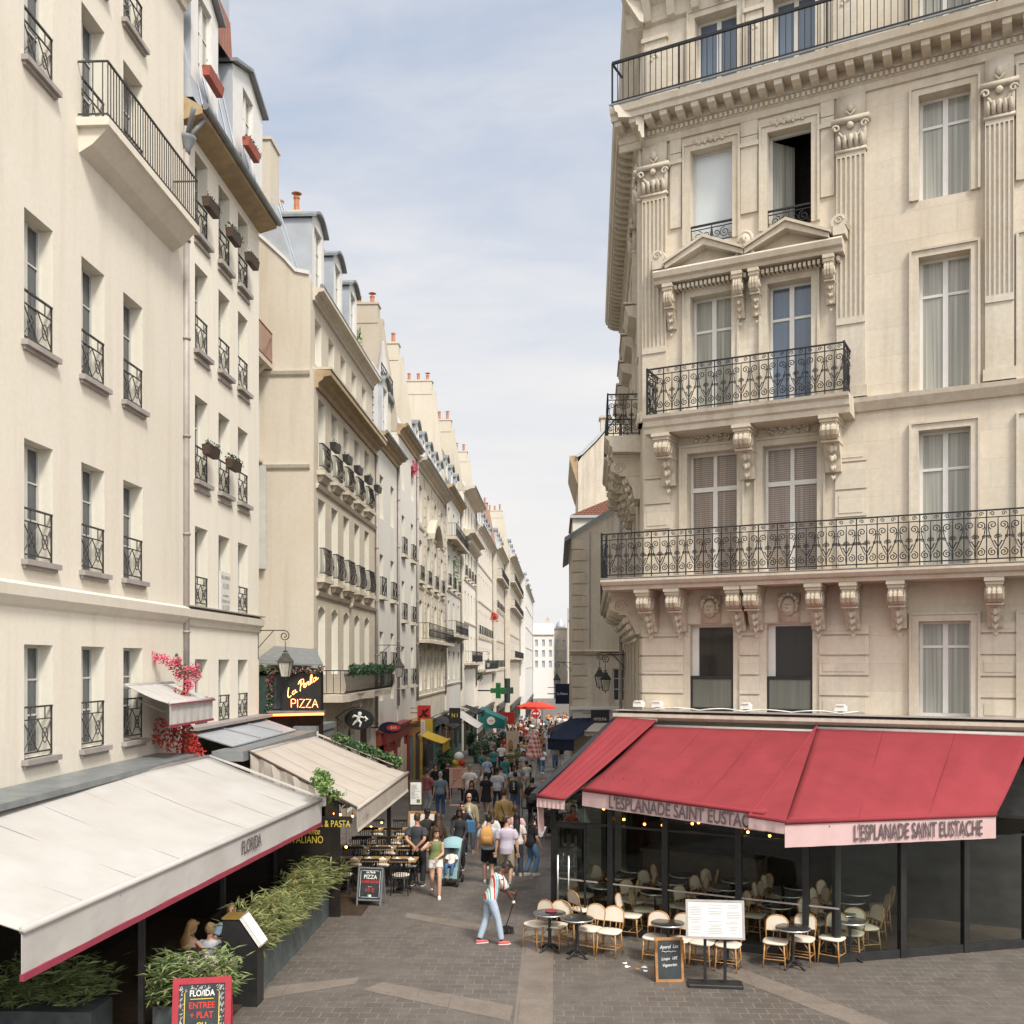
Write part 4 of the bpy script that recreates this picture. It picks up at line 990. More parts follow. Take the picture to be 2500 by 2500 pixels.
# street side wall
SL = 15.0
Ms = Matrix.Translation((SL*math.cos(R(113.2)), SL*math.sin(R(113.2)), 0)) @ Matrix.Rotation(R(-66.8), 4, 'Z')
sw = [(2.0,3.0),(4.6,5.6),(7.2,8.2),(9.8,10.8),(12.3,13.3)]
fl = [(4.42,6.5),(7.62,10.4),(11.52,14.3),(15.7,17.9),(19.24,21.1)]
hs = [(a,c,z0,z1) for a,c in sw for z0,z1 in fl]
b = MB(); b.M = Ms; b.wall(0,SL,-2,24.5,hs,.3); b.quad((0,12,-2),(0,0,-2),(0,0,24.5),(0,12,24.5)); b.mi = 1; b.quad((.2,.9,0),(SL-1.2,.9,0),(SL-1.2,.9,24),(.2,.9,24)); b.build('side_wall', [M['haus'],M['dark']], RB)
for a,c,z0,z1 in hs:
    p = Ms @ Vector(((a+c)/2,.24,z0)); fm,gm = win_mesh(c-a,z1-z0,'U'); o = inst('window', fm, RB, p, R(-66.8)); inst('pane', gm, o)
for a,c in sw:
    b = MB(); b.M = Ms; b.prism([(0,14.6),(-.3,14.7),(-.4,14.95),(0,15.0)],a-.3,c+.3); b.box(a-.34,c+.34,-.44,-.001,15.0,15.05); b.build('window_hood', M['hausp'], RB)
    b = MB(); b.M = Ms; b.prism([(a-.16,11.5),(a-.16,14.5),(c+.16,14.5),(c+.16,11.5),(c,11.5),(c,14.3),(a,14.3),(a,11.5)], -.07, -.001, 'y'); b.build('window_surround', M['hausp'], RB)
slab([(0,7.35),(-.8,7.36),(-.82,7.44),(-.9,7.47),(-.95,7.61),(0,7.62)], 0, SL+.35, Ms)
b = MB(); b.M = Ms @ T(0,-.9,7.64); scroll_rail(b, 0, SL+.3, 1.08, n=24); b.build('railing', M['iron'], RB)
slab(P3, 7.0, 11.2, Ms); b = MB(); b.M = Ms @ T(0,-.85,11.5); scroll_rail(b, 7.05, 11.1, 1.1); b.M = Ms @ T(11.1,-.85,11.5,0,0,PI/2); scroll_rail(b,0,.82,1.1,n=2); b.build('railing', M['iron'], RB)
slab(P3, 12.0, 13.9, Ms); b = MB(); b.M = Ms @ T(0,-.85,11.5); scroll_rail(b, 12.05, 13.8, 1.1); b.M = Ms @ T(13.8,-.85,11.5,0,0,PI/2); scroll_rail(b,0,.82,1.1,n=2); b.build('railing', M['iron'], RB)
for x in (14.6,13.6,12.2,11.3,9.6,8.8,7.0): inst('bracket', bracket_mesh(.36,1.3,.85), RB, Ms @ Vector((x,0,7.35)), R(-66.8))
for x in (13.4,12.4,10.7,9.2,7.5): inst('bracket', bracket_mesh(.34,1.45,.8), RB, Ms @ Vector((x,0,11.06)), R(-66.8))
slab(PC, 0, SL+.55, Ms, 'cornice')
for i in range(38): b = MB(); b.M = Ms; b.prism([(-.2,18.68),(-.4,18.70),(-.56,18.76),(-.58,18.866),(-.2,18.866)], .2+i*.39, .38+i*.39); b.build('modillion', M['hausp'], RB)
rust(13.85,14.98,4.4,7.3,.46,.05,Ms,False)
pilaster(14.3,14.96,Ms); pilaster(11.3,11.85,Ms)
slab([(0,21.3),(-.1,21.35),(-.45,21.9),(-.5,22.1),(0,22.15)], 0, SL+.3, Ms, 'cornice')
pp = MB(); q = Ms @ Vector((.3,-.12,0)); pp.tube([(q.x,q.y,3.5),(q.x,q.y,18)], .07, 8); pp.build('drainpipe', M['pipe'], RB)
# ------------------------------------------------------------------ old houses beyond the cross street
o = empty('old_house', (.72,44,0), 0, 'old low stone house with weathered blank gable and quoins behind the corner lantern', 'building')
b = MB(); b.wall(0,9,-2,11.0,[(1.75,2.4,3.9,5.35)],.2,0); b.add([(0,0,11.0),(9,0,11.0),(9,0,14.6),(4.4,0,13.8)],[(0,1,2,3)]); b.quad((0,12,-2),(0,0,-2),(0,0,11.0),(0,12,11.0)); b.build('wall', M['oldwall'], o)
window(o, 2.07, 3.9, .62, 1.45, 'M', .15)
b = MB()
for i in range(22): b.box(-.03,.5 if i%2 else .62,-.04,-.001,.05+i*.5,.51+i*.5)
b.build('quoins', M['quoin'], o)
b = MB(); b.prism([(0,5.9),(-.1,5.95),(-.18,6.1),(0,6.15)],-.1,9); b.build('string_course', M['quoin'], o)
b = MB(); b.add([(-.35,-.12,10.85),(4.6,-.12,13.95),(4.6,12,13.95),(-.35,12,10.85),(-.35,-.12,11.05),(4.6,-.12,14.15),(4.6,12,14.15),(-.35,12,11.05)],[(0,3,2,1),(4,5,6,7),(0,1,5,4),(1,2,6,5),(2,3,7,6),(3,0,4,7)]); b.build('roof', M['zincd'], o)
for sx in (.75,):
    b = MB(); b.tube([(sx,-.08,6.2),(sx,-.08,11.3)],.03,6); b.build('cable', M['pipe'], o)
b = MB(); b.box(0,2.3,-.15,.0,3.0,3.55); b.box(-.1,2.35,-.3,.0,3.55,3.68); b.build('shop_cornice', M['wframe'], o)
o = empty('tiled_house', (.95,57,0), 0, 'white walled house with a red tiled roof behind the old low house', 'building')
b = MB(); b.box(0,9,0,8,-2,14.0); b.build('wall', M['white2'], o); b = MB(); b.add([(-.15,-.15,13.9),(5,-.15,16.0),(5,6,16.0),(-.15,8,13.9),(5,-.15,13.9),(5,8,13.9)],[(0,4,1),(0,1,2,3),(1,4,5,2),(0,3,5,4)]); b.build('roof', M['tile'], o)
b = MB(); b.box(-.15,9,-.2,.0,13.75,13.9); b.build('gutter', M['zinc'], o)
o = empty('tall_old_house', (1.45,66,0), 0, 'tall old house with stepped blank gable and yellow eaves right of the sky gap', 'building')
b = MB(); b.prism([(0,-3),(0,18.7),(.25,19.1),(1.2,20.0),(2.4,21.4),(2.75,21.8),(2.75,24.3),(10,24.3),(10,-3)], 0, 9, 'y'); b.build('wall', M['oldwall'], o)
b = MB(); b.prism([(-.1,19.0),(.3,19.2),(1.2,20.1),(2.6,21.75),(2.6,21.95),(1.1,20.3),(.2,19.4),(-.1,19.2)],-.15,9,'y'); b.build('coping', M['zinc'], o)
b = MB(); b.prism([(-.55,18.9),(-.55,19.15),(0,19.15),(0,17.2),(-.12,17.5)], .05, 9, 'y'); b.build('eaves', M['soffit'], o)
b = MB(); b.box(1.5,2.7,.5,1.5,19.5,21.7); b.box(1.4,2.75,.4,1.6,21.7,21.85); b.box(2.7,9,-.1,1,24.3,24.5); b.build('chimney', M['oldwall'], o)
# ------------------------------------------------------------------ cafe terrace below the carved building
CT = empty('cafe_terrace', RC, RA, 'glazed black cafe terrace under the red awning with seats inside', 'cafe front')
GY = -4.28; TX = 5.3; TD = Vector((.743,.669,0))
def cf(t, y, z=0): return RC + Vector((t*math.cos(RA)-y*math.sin(RA), t*math.sin(RA)+y*math.cos(RA), z))
posts = [-.41,.88,2.06,3.55,4.83]
for x in posts:
    b = MB(); b.box(x-.06,x+.06,GY-.05,GY+.07,0,2.72); b.build('post', M['black'], CT)
for a,c in zip(posts[:-1]+[posts[-1]], posts[1:]+[TX+.2]):
    b = MB(); b.box(a+.06,c-.06,GY-.02,GY+.04,2.2,2.24); b.build('transom', M['black'], CT)
    if a > 0: b = MB(); b.box(a+.06,c-.06,GY-.03,GY+.05,0,.16); b.build('plinth', M['black'], CT)
    b = MB(); b.box(a+.06,c-.06,GY,GY+.012,.0 if a < 0 else .16,2.2); b.build('glass_pane', M['dglass'], CT)
    b = MB(); b.box(a+.06,c-.06,GY,GY+.012,2.24,2.72); b.build('glass_pane', M['dglass'], CT)
    if a > 0: b = MB(); b.box(a+.06,c-.06,GY-.035,GY-.022,1.02,1.05); b.build('hand_rail', M['pipe'], CT)
# turned bay further right
b = MB(); ang = math.atan2(TD.y, TD.x); b.M = T(TX,GY,0,0,0,ang)
for x in (.1,1.5,2.9,4.3): b.box(x-.06,x+.06,-.05,.07,0,2.3)
b.box(0,4.4,-.03,.05,0,.16); b.box(0,4.4,-.02,.04,2.2,2.24); b.build('bay_frame', M['black'], CT)
b = MB(); b.M = T(TX,GY,0,0,0,ang); b.box(.1,4.3,0,.012,.16,2.2); b.build('glass_pane', M['dglass'], CT)
b = MB(); b.box(-.46,TX-.1,GY-.08,GY+.08,2.722,2.84); b.build('fascia', M['black'], CT)
# side: black posts and glass towards the street
b = MB(); [b.box(-.47,-.35,y-.05,y+.05,0,2.72+(y-GY)*.23) for y in (-2.9,-1.5,-.2)]; b.box(-.46,-.37,GY,0,0,.5); b.build('side_frame', M['black'], CT)
b = MB(); b.prism([(GY,.5),(0,.5),(0,3.7),(GY,2.72)], -.42, -.41); b.build('glass_pane', M['dglass'], CT)
b = MB(); b.prism([(GY-.75,2.76),(GY-.75,2.9),(.0,4.32),(.0,4.12)], -.60, -.46); b.build('side_beam', M['black'], CT)
b = MB(); b.prism([(GY+.1,2.74),(GY+.1,2.80),(0,3.78),(0,3.72)], -.40, 5.2); b.prism([(-2.0,2.6),(-2.0,2.66),(0,3.6),(0,3.54)], 5.21, 8.6); b.build('roof', M['black'], CT)
b = MB(); b.box(-.4,5.2,GY+.06,-.05,.004,.03); b.prism([(5.2,GY+.1),(5.3,GY+.1),(9.6,-.42),(9.6,-.05),(5.2,-.05)],.004,.03,'z'); b.build('floor', M['dwood'], CT)
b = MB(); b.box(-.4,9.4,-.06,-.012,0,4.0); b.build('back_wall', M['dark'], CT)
b = MB(); b.box(.4,3.2,-1.1,-.5,0,1.15); b.box(.35,3.25,-1.15,-.45,1.15,1.2); b.build('bar_counter', M['dwood'], CT)
b = MB(); b.box(1.1,2.0,-.08,-.062,1.7,2.4); b.build('mirror', M['pane'], CT)
# the glass door with long steel handles
b = MB(); b.box(-.35,-.31,GY-.06,GY-.02,0,2.2); b.box(.30,.34,GY-.06,GY-.02,0,2.2); b.box(-.31,.3,GY-.06,GY-.02,2.12,2.2); b.box(-.31,.3,GY-.06,GY-.02,0,.1); o = b.build('door', M['black'], CT)
for x in (-.27,-.02): b = MB(); b.tube([(x,GY-.12,.25),(x,GY-.12,1.55)], .022, 8); b.tube([(x,GY-.12,.4),(x,GY-.03,.4)],.012,6); b.tube([(x,GY-.12,1.4),(x,GY-.03,1.4)],.012,6); b.build('handle', M['steel'], o, True)
b = MB(); b.box(-.30,.6,GY-.04,GY-.02,1.02,1.05); b.build('hand_rail', M['pipe'], CT)
# zinc ledge over the awning
b = MB(); b.prism([(0,4.2),(-.5,4.2),(-.62,4.28),(-.62,4.36),(0,4.42)], -.55, 9.5); b.build('ledge', M['hausp'], CT)
b = MB(); b.box(-.55,9.5,-.64,-.05,4.425,4.44); b.build('lead_flashing', M['pipe'], CT)
b = MB(); b.tube([(.5+i*.12,-.5+.05*math.sin(i),4.47+.05*abs(math.sin(i*.35))) for i in range(40)], .014, 5); b.build('cable', M['whiteink'], CT)
fi = 0
for x,lab in ((.05,'white floodlight on the ledge nearest the street corner'),(.52,'lit white floodlight on the ledge left of the first dark window'),(2.68,'white floodlight on the ledge between the two dark windows'),(4.8,'white floodlight on the ledge right of the second dark window')):
    f = empty('floodlight', cf(x,-.42,4.44), RA, lab, 'floodlight', 'floodlights along the ledge')
    b = MB(); b.bbox(-.14,.14,-.07,.07,.08,.2,.02); b.box(-.09,.09,-.09,.09,.2,.23); b.build('body', M['whiteink'], f); b = MB(); b.box(-.05,.05,-.03,.03,0,.08); b.build('bracket', M['pipe'], f)
    b = MB(); b.box(-.08,.08,.071,.08,.1,.19); b.build('lens', M['bulbw'] if fi == 1 else M['lglass'], f); fi += 1

# ------------------------------------------------------------------ red awnings
def frame_to(a, b_, up=Vector((0,0,1))):
    x = (b_-a).normalized(); y = up.cross(x).normalized(); z = x.cross(y)
    return Matrix(((x.x,y.x,z.x,a.x),(x.y,y.y,z.y,a.y),(x.z,y.z,z.z,a.z),(0,0,0,1)))
def sheet(mb, a, b_, c, d, th=.02, nu=28, nv=16, sag=.05):
    "canvas between back edge a-b and front edge d-c, sagging a little"
    vs = []; fs = []
    for k in (0,1):
        for j in range(nv+1):
            for i in range(nu+1):
                s_, t_ = i/nu, j/nv
                p = (a.lerp(b_, s_)).lerp(d.lerp(c, s_), t_)
                z = -sag*math.sin(PI*t_)*(.7+.3*math.cos(s_*PI*4)) - (.010*math.sin(s_*31+2*t_)+.007*math.sin(s_*53+5*t_+1)+.008*math.sin(s_*9-7*t_))*math.sin(PI*t_)**.6 if sag > .01 else 0
                vs.append((p.x,p.y,p.z+z-k*th))
    n = (nu+1)*(nv+1)
    for j in range(nv):
        for i in range(nu):
            q = j*(nu+1)+i; fs.append((q+nu+1,q+nu+2,q+1,q)); fs.append((n+q,n+q+1,n+q+nu+2,n+q+nu+1))
    for i in range(nu):
        fs.append((i,i+1,n+i+1,n+i)); q = nv*(nu+1)+i; fs.append((q+1,q,n+q,n+q+1))
    for j in range(nv):
        q = j*(nu+1); fs.append((q+nu+1,q,n+q,n+q+nu+1)); q += nu; fs.append((q,q+nu+1,n+q+nu+1,n+q))
    return mb.add(vs, fs)
def valance(mb, a, b_, h, n=24, amp=.012, th=.012, tilt=0.0):
    Mx = frame_to(a, b_); L_ = (b_-a).length; vs = []; fs = []
    for i in range(n+1):
        for k,(z,o) in enumerate(((0,0),(-h*.5,.5),(-h,1.))):
            y = amp*math.sin(i*1.7)*o + tilt*o
            vs += [Mx @ Vector((L_*i/n,y,z)), Mx @ Vector((L_*i/n,y+th,z))]
    for i in range(n):
        for k in range(2):
            p = i*6+k*2; q = p+6; fs += [(p+2,q+2,q,p),(p+1,q+1,q+3,p+3)]
        p = i*6; q = p+6; fs += [(p+4,p+5,q+5,q+4),(p,q,q+1,p+1)]
    fs += [(0,1,3,2),(2,3,5,4)]; e = n*6; fs += [(e+1,e,e+2,e+3),(e+3,e+2,e+4,e+5)]
    return mb.add(vs, fs)
def bar(mb, a, b_, r=.03, n=8): return mb.tube([a,b_], r, n)
Z0 = Vector((0,0,0))
def awning(label, A, B_, Cc, D, cm, vm, vh, txt=None, tm='ink', tsize=.24, tsx=.5, toff=.5, group=None, name='awning', sag=.05, barm=None, bold=0.):
    o = empty(name, (D+Cc)/2, 0, label, 'awning', group); O = (D+Cc)/2
    b = MB(); sheet(b, A-O, B_-O, Cc-O, D-O, sag=sag); n_ = max(2, round((Cc-D).length/1.25))
    for k in range(1, n_):
        s_ = k/n_; pts = [((A.lerp(B_,s_)).lerp(D.lerp(Cc,s_), j/16)-O+Vector((0,0,.004-sag*math.sin(PI*j/16)*(.7+.3*math.cos(s_*PI*4))))) for j in range(17)]; b.tube(pts, .008, 4, flat=.5)
    b.build('canopy', M[cm], o, True)
    b = MB(); bar(b, D-O, Cc-O, .045); b.build('front_bar', M[barm or cm], o, True)
    b = MB(); valance(b, D-O+Vector((0,0,-.03)), Cc-O+Vector((0,0,-.03)), vh); b.build('valance', M[vm], o)
    b = MB(); bar(b, A-O+Vector((0,0,-.03)), B_-O+Vector((0,0,-.03)), .06); b.build('roller', M['pipe'], o, True)
    for s_ in (.2,.8):
        p = A.lerp(B_,s_)-O+Vector((0,0,-.3)); q = D.lerp(Cc,s_)-O+Vector((0,0,-.1)); m = (p+q)/2+ (Cc-D).normalized()*min(.35,(Cc-D).length*.15)*(1 if s_ < .5 else -1)+Vector((0,0,-.2))
        b = MB(); b.tube([p,m,q], .025, 6); b.build('folding_arm', M['pipe'], o)
    if txt:
        Mx = frame_to(D-O, Cc-O); L_ = (Cc-D).length; b = MB()
        put_text(b, txt, Mx @ T(L_*toff,-.03,-.03-vh*.52) @ RX, size=tsize, sx=tsx, extr=.003, bold=.005); b.build('lettering', M[tm], o)
    return o
awning('middle red awning lettered with the cafe name above the terrace', cf(.42,-.62,4.08), cf(4.42,-.62,4.08), cf(4.3,-5.3,2.86), cf(.36,-4.55,2.98), 'redcan', 'pinkcan', .31, "L'ESPLANADE SAINT EUSTACHE", 'ink', .36, .66, .585, 'red awnings of the corner cafe')
A = awning('narrow red awning at the street end of the cafe terrace', cf(-.46,-.55,4.28), cf(.58,-.55,4.24), cf(.19,-5.05,2.84), cf(-.44,-5.05,2.86), 'redcan', 'pinkcan', .2, group='red awnings of the corner cafe', sag=.03)
b = MB(); O = A.location; valance(b, cf(-.45,-3.4,3.3)-O, cf(-.45,-5.05,2.83)-O, .2, 8); valance(b, cf(-.47,-4.7,2.8)-O, cf(-.44,-5.05,2.78)-O, .72, 4, .03); b.build('side_flap', M['pinkcan'], A)
A = awning('large red awning on the right overlapping the lettered one', cf(4.30,-.60,4.14), cf(8.6,-.60,4.14), cf(8.0,-2.75,2.76), cf(4.72,-5.55,2.76), 'redcan', 'pinkcan', .42, "L'ESPLANADE SAINT EUSTACHE", 'ink', .40, .47, .62, 'red awnings of the corner cafe')
b = MB(); O = A.location; b.add([cf(4.32,-.60,4.16)-O, cf(4.04,-5.42,2.80)-O, cf(4.73,-5.56,2.78)-O, cf(4.32,-.60,4.13)-O, cf(4.04,-5.42,2.785)-O, cf(4.73,-5.56,2.765)-O],[(0,1,2),(5,4,3),(0,3,4,1),(1,4,5,2)]); b.tube([cf(4.32,-.60,4.17)-O, cf(4.04,-5.42,2.80)-O, cf(4.73,-5.56,2.78)-O],.03,6); b.build('side_wing', M['redcan'], A)
b = MB(); valance(b, cf(4.04,-5.42,2.78)-O, cf(4.72,-5.555,2.75)-O, .2, 8); b.build('side_flap', M['pinkcan'], A)
A = empty('side_awning', cf(-.5,-2,3.3), RA, 'black sloping side awning edge of the cafe along the street', 'awning')
b = MB(); b.prism([(-2.9,-.62),(-2.9,-.5),(2.0,.98),(2.0,.80)], -.22, -.1); b.prism([(-2.6,-.75),(2.0,.6),(2.0,.8),(-2.6,-.6)], -.16, -.13); b.build('canopy', M['blackcan'], A)
# bulbs hung under the awnings
bi = 0
for px,py in ((1157,1538),(1139,1526),(1177,1546),(1216,1555),(1250,1557),(1318,1552),(1397,1557),(1405,1562),(1411,1570),(1465,1563),(1306,1554),(1452,1577),(1122,1515)):
    r = ray(px,py); n_ = Vector((math.sin(RA),-math.cos(RA),0)); t = ((RC+n_*3.9)-Vector((0,0,0))).dot(n_)/r.dot(n_); p = Vector((r.x*t,r.y*t,EYE+r.z*t))
    o = empty('hanging_bulb', p, 0, 'orange bulb glowing in the string hung inside the cafe terrace', 'light bulb', 'orange bulbs inside the cafe terrace')
    b = MB(); b.sph((0,0,0), .028, n=8, m=6); b.build('bulb', M['bulb'], o, True); b = MB(); b.tube([(0,0,.025),(0,0,.09)],.014,6); b.tube([(0,0,.09),(0,0,2.85-p.z+.35)],.004,4); b.build('socket', M['black'], o)

# ------------------------------------------------------------------ bistro chairs and tables
def bistro_chair():
    o = empty('bistro_chair', Z0, 0, 'cream chair', 'chair', 'cream bistro chairs of the corner cafe')
    b = MB(); b.loft([((0,0,.435),.20,.19,(1,0,0),(0,1,0)),((0,0,.445),.225,.215,(1,0,0),(0,1,0)),((0,0,.465),.23,.22,(1,0,0),(0,1,0)),((0,0,.48),.215,.205,(1,0,0),(0,1,0))], 20, .6); b.build('seat', M['cane'], o, True)
    def bk(x, z): return .19+.06*(z-.46)/.42*1.6
    k = 14; outl = [(-.2,.60)]+[(-.2*math.cos(PI*i/k) if False else .2*math.cos(PI-PI*i/k), .72+.16*math.sin(PI*i/k)**.8) for i in range(k+1)]+[(.2,.60)]
    b = MB(); n = len(outl); b.add([(x*.96,bk(x,z)-.008,z) for x,z in outl]+[(x*.96,bk(x,z)+.008,z) for x,z in outl],[tuple(range(n)),tuple(range(2*n-1,n-1,-1))]+[(i,i+n,(i+1)%n+n,(i+1)%n) for i in range(n)]); b.build('backrest', M['cane'], o)
    b = MB(); b.tube([(-.19,.17,.44)]+[(x,bk(x,z),z) for x,z in outl]+[(.19,.17,.44)], .014, 6); b.tube([(-.2,bk(0,.6),.6),(.2,bk(0,.6),.6)],.01,6); b.tube([(-.06,.18,.46),(-.06,bk(0,.6),.6)],.009,5); b.tube([(.06,.18,.46),(.06,bk(0,.6),.6)],.009,5); b.build('back_frame', M['rattan'], o, True)
    for sx,sy in ((-1,-1),(1,-1),(-1,1),(1,1)):
        b = MB(); b.tube([(sx*.17,sy*.165,.44),(sx*.185,sy*.18,.22),(sx*.20,sy*.2,0)], [.017,.015,.013], 7); b.tube([(sx*.17,sy*.165,.30),(sx*.08,sy*.175,.42)],.008,5); b.build('leg', M['rattan'], o, True)
    b = MB(); c4 = [(-.19,-.185,.17),(.19,-.185,.17),(.19,.185,.17),(-.19,.185,.17)]; b.tube(c4, .010, 5, closed=True); b.tube([(-.19,0,.17),(.19,0,.17)],.009,5); b.build('stretcher', M['rattan'], o)
    return o
def bistro_table():
    o = empty('bistro_table', Z0, 0, 'x', 'table', 'round bistro tables of the corner cafe')
    b = MB(); b.lathe([(.30,.725),(.31,.73),(.31,.745),(.30,.748)], n=28); b.build('tabletop', M['tabletop'], o, True)
    b = MB(); b.lathe([(.312,.718),(.318,.722),(.318,.742),(.312,.744)], n=28); b.build('metal_rim', M['steel'], o, True)
    b = MB(); b.lathe([(.05,.70),(.028,.66),(.028,.45),(.04,.40),(.03,.36),(.035,.14),(.06,.08)], n=10); b.build('pedestal', M['black'], o, True)
    b = MB()
    for i in range(4): w_ = PI/4+i*PI/2; b.tube([(0,0,.12),(.12*math.cos(w_),.12*math.sin(w_),.09),(.22*math.cos(w_),.22*math.sin(w_),.02),(.26*math.cos(w_),.26*math.sin(w_),.012)],[.03,.025,.02,.028],6)
    b.build('foot', M['black'], o, True)
    return o
_first = {}
def place(fn, p, rz, label):
    k = fn.__name__
    if k not in _first: o = _first[k] = fn(); o.location = p; o.rotation_euler = (0,0,rz); o['label'] = label; return o
    return copy_tree(_first[k], None, p, rz, label)
F0 = RA   # chairs facing out of the terrace, towards the square (their front is -y)
ch = [(1012,1743,F0-R(18),'cream bistro chair at the street end of the front row'),
 (1047,1745,F0-R(2),'second cream bistro chair from the street end, behind the table with a plate'),
 (1113,1752,F0-R(6),'cream bistro chair behind the round table without a plate'),
 (1150,1757,F0+R(2),'cream bistro chair right of the empty round table, clear in front of the glass'),
 (1236,1768,F0+R(4),'cream bistro chair left of the round table by the chalkboard'),
 (1281,1772,F0-R(4),'cream bistro chair half hidden left of the white menu board'),
 (1325,1777,F0,'cream bistro chair behind the left post of the white menu board'),
 (1374,1782,F0+R(2),'cream bistro chair behind the right post of the white menu board'),
 (1463,1776,F0+R(6),'cream bistro chair just right of the white menu board'),
 (1513,1771,F0-R(2),'cream bistro chair right behind the far right round table'),
 (1570,1769,F0-R(10),'cream bistro chair turned slightly, right of the far right round table'),
 (1606,1760,F0-R(4),'cream bistro chair at the right edge of the photo')]
for x,y,a,l in ch: place(bistro_chair, gnd(x,y,.46), a, l).location.z = 0
for x,y,a,l in ((1190,1727,F0+R(95),'bistro chair seen from the side in front of the glass, back to the right'),(1214,1716,F0+R(100),'bistro chair seen from the side behind the other sideways one'),(1232,1700,F0+R(105),'bistro chair third in the sideways row at the glass'),(1082,1735,F0+R(160),'bistro chair turned its back to the square beside the glass door'),(1100,1715,F0+R(150),'bistro chair behind the one turned away, by the glass door')):
    place(bistro_chair, gnd(x,y,.46), a, l).location.z = 0
for x,y,l in ((1037,1722,'round bistro table with a plate at the street end of the terrace'),(1089,1732,'empty round bistro table second from the street'),(1260,1741,'round bistro table above the chalkboard'),(1372,1748,'round bistro table hidden behind the white menu board'),(1496,1750,'round bistro table right of the white menu board'),(1604,1737,'round bistro table at the right edge of the photo')):
    place(bistro_table, gnd(x,y,.74), 0, l).location.z = 0
# indoor seats: a table with two chairs per bay
ind = 0
rows_in = (('front','glass'),('middle','bar'),('back','rear wall'))
for j,y in enumerate((-3.45,-2.35,-1.55)):
    for i,x in enumerate((.35,1.55,2.75,4.1,5.3)):
        bay = ('first','second','third','fourth','last')[i]
        place(bistro_table, cf(x,y,.03), 0, 'round bistro table inside the glass, %s row, %s bay from the street' % (rows_in[j][0], bay))
        place(bistro_chair, cf(x-.5,y+.12,.03), F0+R(80+rnd.uniform(-15,15)), 'bistro chair inside the glass, %s row, %s bay, left of its table' % (rows_in[j][0], bay))
        place(bistro_chair, cf(x+.45,y+.2,.03), F0-R(60+rnd.uniform(-15,15)), 'bistro chair inside the glass, %s row, %s bay, right of its table' % (rows_in[j][0], bay))
b = MB(); b.lathe([(.02,0),(.10,.004),(.125,.018),(.12,.02),(.09,.008)], n=16); tag(b.build('plate', M['maroon'], None, True, gnd(1040,1720,.752)), 'dark plate on the round table at the street end', 'plate')

# ------------------------------------------------------------------ menu board, chalkboard
p = gnd(1349,1860); o = empty('menu_board', p, R(-4), 'backlit white menu board on two black posts standing on the pavement', 'menu board')
b = MB(); b.bbox(-.47,.47,-.17,.17,0,.06,.015); b.build('base', M['black'], o)
for s_ in (-.17,.17): b = MB(); b.box(s_-.025,s_+.025,-.02,.03,.06,1.1); b.build('post', M['black'], o)
pm = T(0,0,1.15,R(-14)); b = MB(); b.M = pm; b.box(-.5,.5,-.03,.03,-.33,-.29); b.box(-.5,.5,-.03,.03,.29,.33); b.box(-.5,-.46,-.03,.03,-.29,.29); b.box(.46,.5,-.03,.03,-.29,.29); b.box(-.46,.46,.0,.028,-.29,.29); fr = b.build('frame', M['pipe'], o)
b = MB(); b.M = pm; b.box(-.46,.46,-.022,-.004,-.29,.29); b.build('menu_sheet', M['lit'], o)
b = MB(); b.M = pm; q = random.Random(2)
for cx_ in (-.33,-.0,.31):
    z = .24
    while z > -.24:
        w_ = q.uniform(.05,.13)
        if q.random() < .8: b.box(cx_-w_,cx_+w_,-.0245,-.0225,z,z+.006)
        z -= .028
b.build('print', M['greyprint'], o)
p = gnd(1264,1853); o = empty('chalkboard', p, R(6), 'oak framed chalkboard with white handwriting leaning before the bistro tables', 'chalkboard')
Mx = T(0,0,0,R(-10)); b = MB(); b.M = Mx; w_,h_ = .25,.76
b.box(-w_,w_,-.02,.02,0,.05); b.box(-w_,w_,-.02,.02,h_-.05,h_); b.box(-w_,-w_+.045,-.02,.02,.05,h_-.05); b.box(w_-.045,w_,-.02,.02,.05,h_-.05); b.build('frame', M['oak'], o)
b = MB(); b.M = Mx; b.box(-w_+.045,w_-.045,-.008,.012,.05,h_-.05); b.build('slate', M['board'], o)
b = MB(); b.M = T(0,.05,0,R(12)); b.box(-w_,-w_+.04,.12,.15,0,h_-.05); b.box(w_-.04,w_,.12,.15,0,h_-.05); b.box(-w_+.04,w_-.04,.12,.15,.1,.14); b.build('rear_leg', M['oak'], o)
b = MB()
for z,t,sz in ((.60,'Aperol  Lau','.085'),(.40,'Loupe  18\u20ac','.075'),(.29,'Vegetarien','.075')): put_text(b, t, Mx @ T(-.0,-.0095,z) @ RX @ Matrix.Rotation(R(3),4,'Z'), size=float(sz), sx=.8, extr=.001, shear=.35)
b.tube([Mx @ Vector((-.13+i*.02,-.011,.52+.008*math.sin(i*1.3))) for i in range(14)], .0035, 4); b.build('chalk_writing', M['whiteink'], o)
# scraps of paper on the paving
for i,(x,y,l) in enumerate(((1178,1818,'larger white paper scrap'),(1184,1825,'small white paper scrap beside the larger one'),(1215,1826,'white paper scrap nearest the chalkboard'),(1203,1829,'brown crumpled scrap among the white ones'),(1218,1833,'flat pale scrap in front of the others'))):
    b = MB(); q = random.Random(i); b.add([(-.05,-.03,.006),(.05,-.035,.012),(.055,.03,.006),(0,.045,.03),(-.05,.03,.008)],[(0,1,2,3,4)]); tag(b.build('paper_scrap', M['paper'] if i != 3 else M['oak'], None, False, gnd(x,y), q.uniform(0,6)), l+' on the setts before the terrace', 'litter')
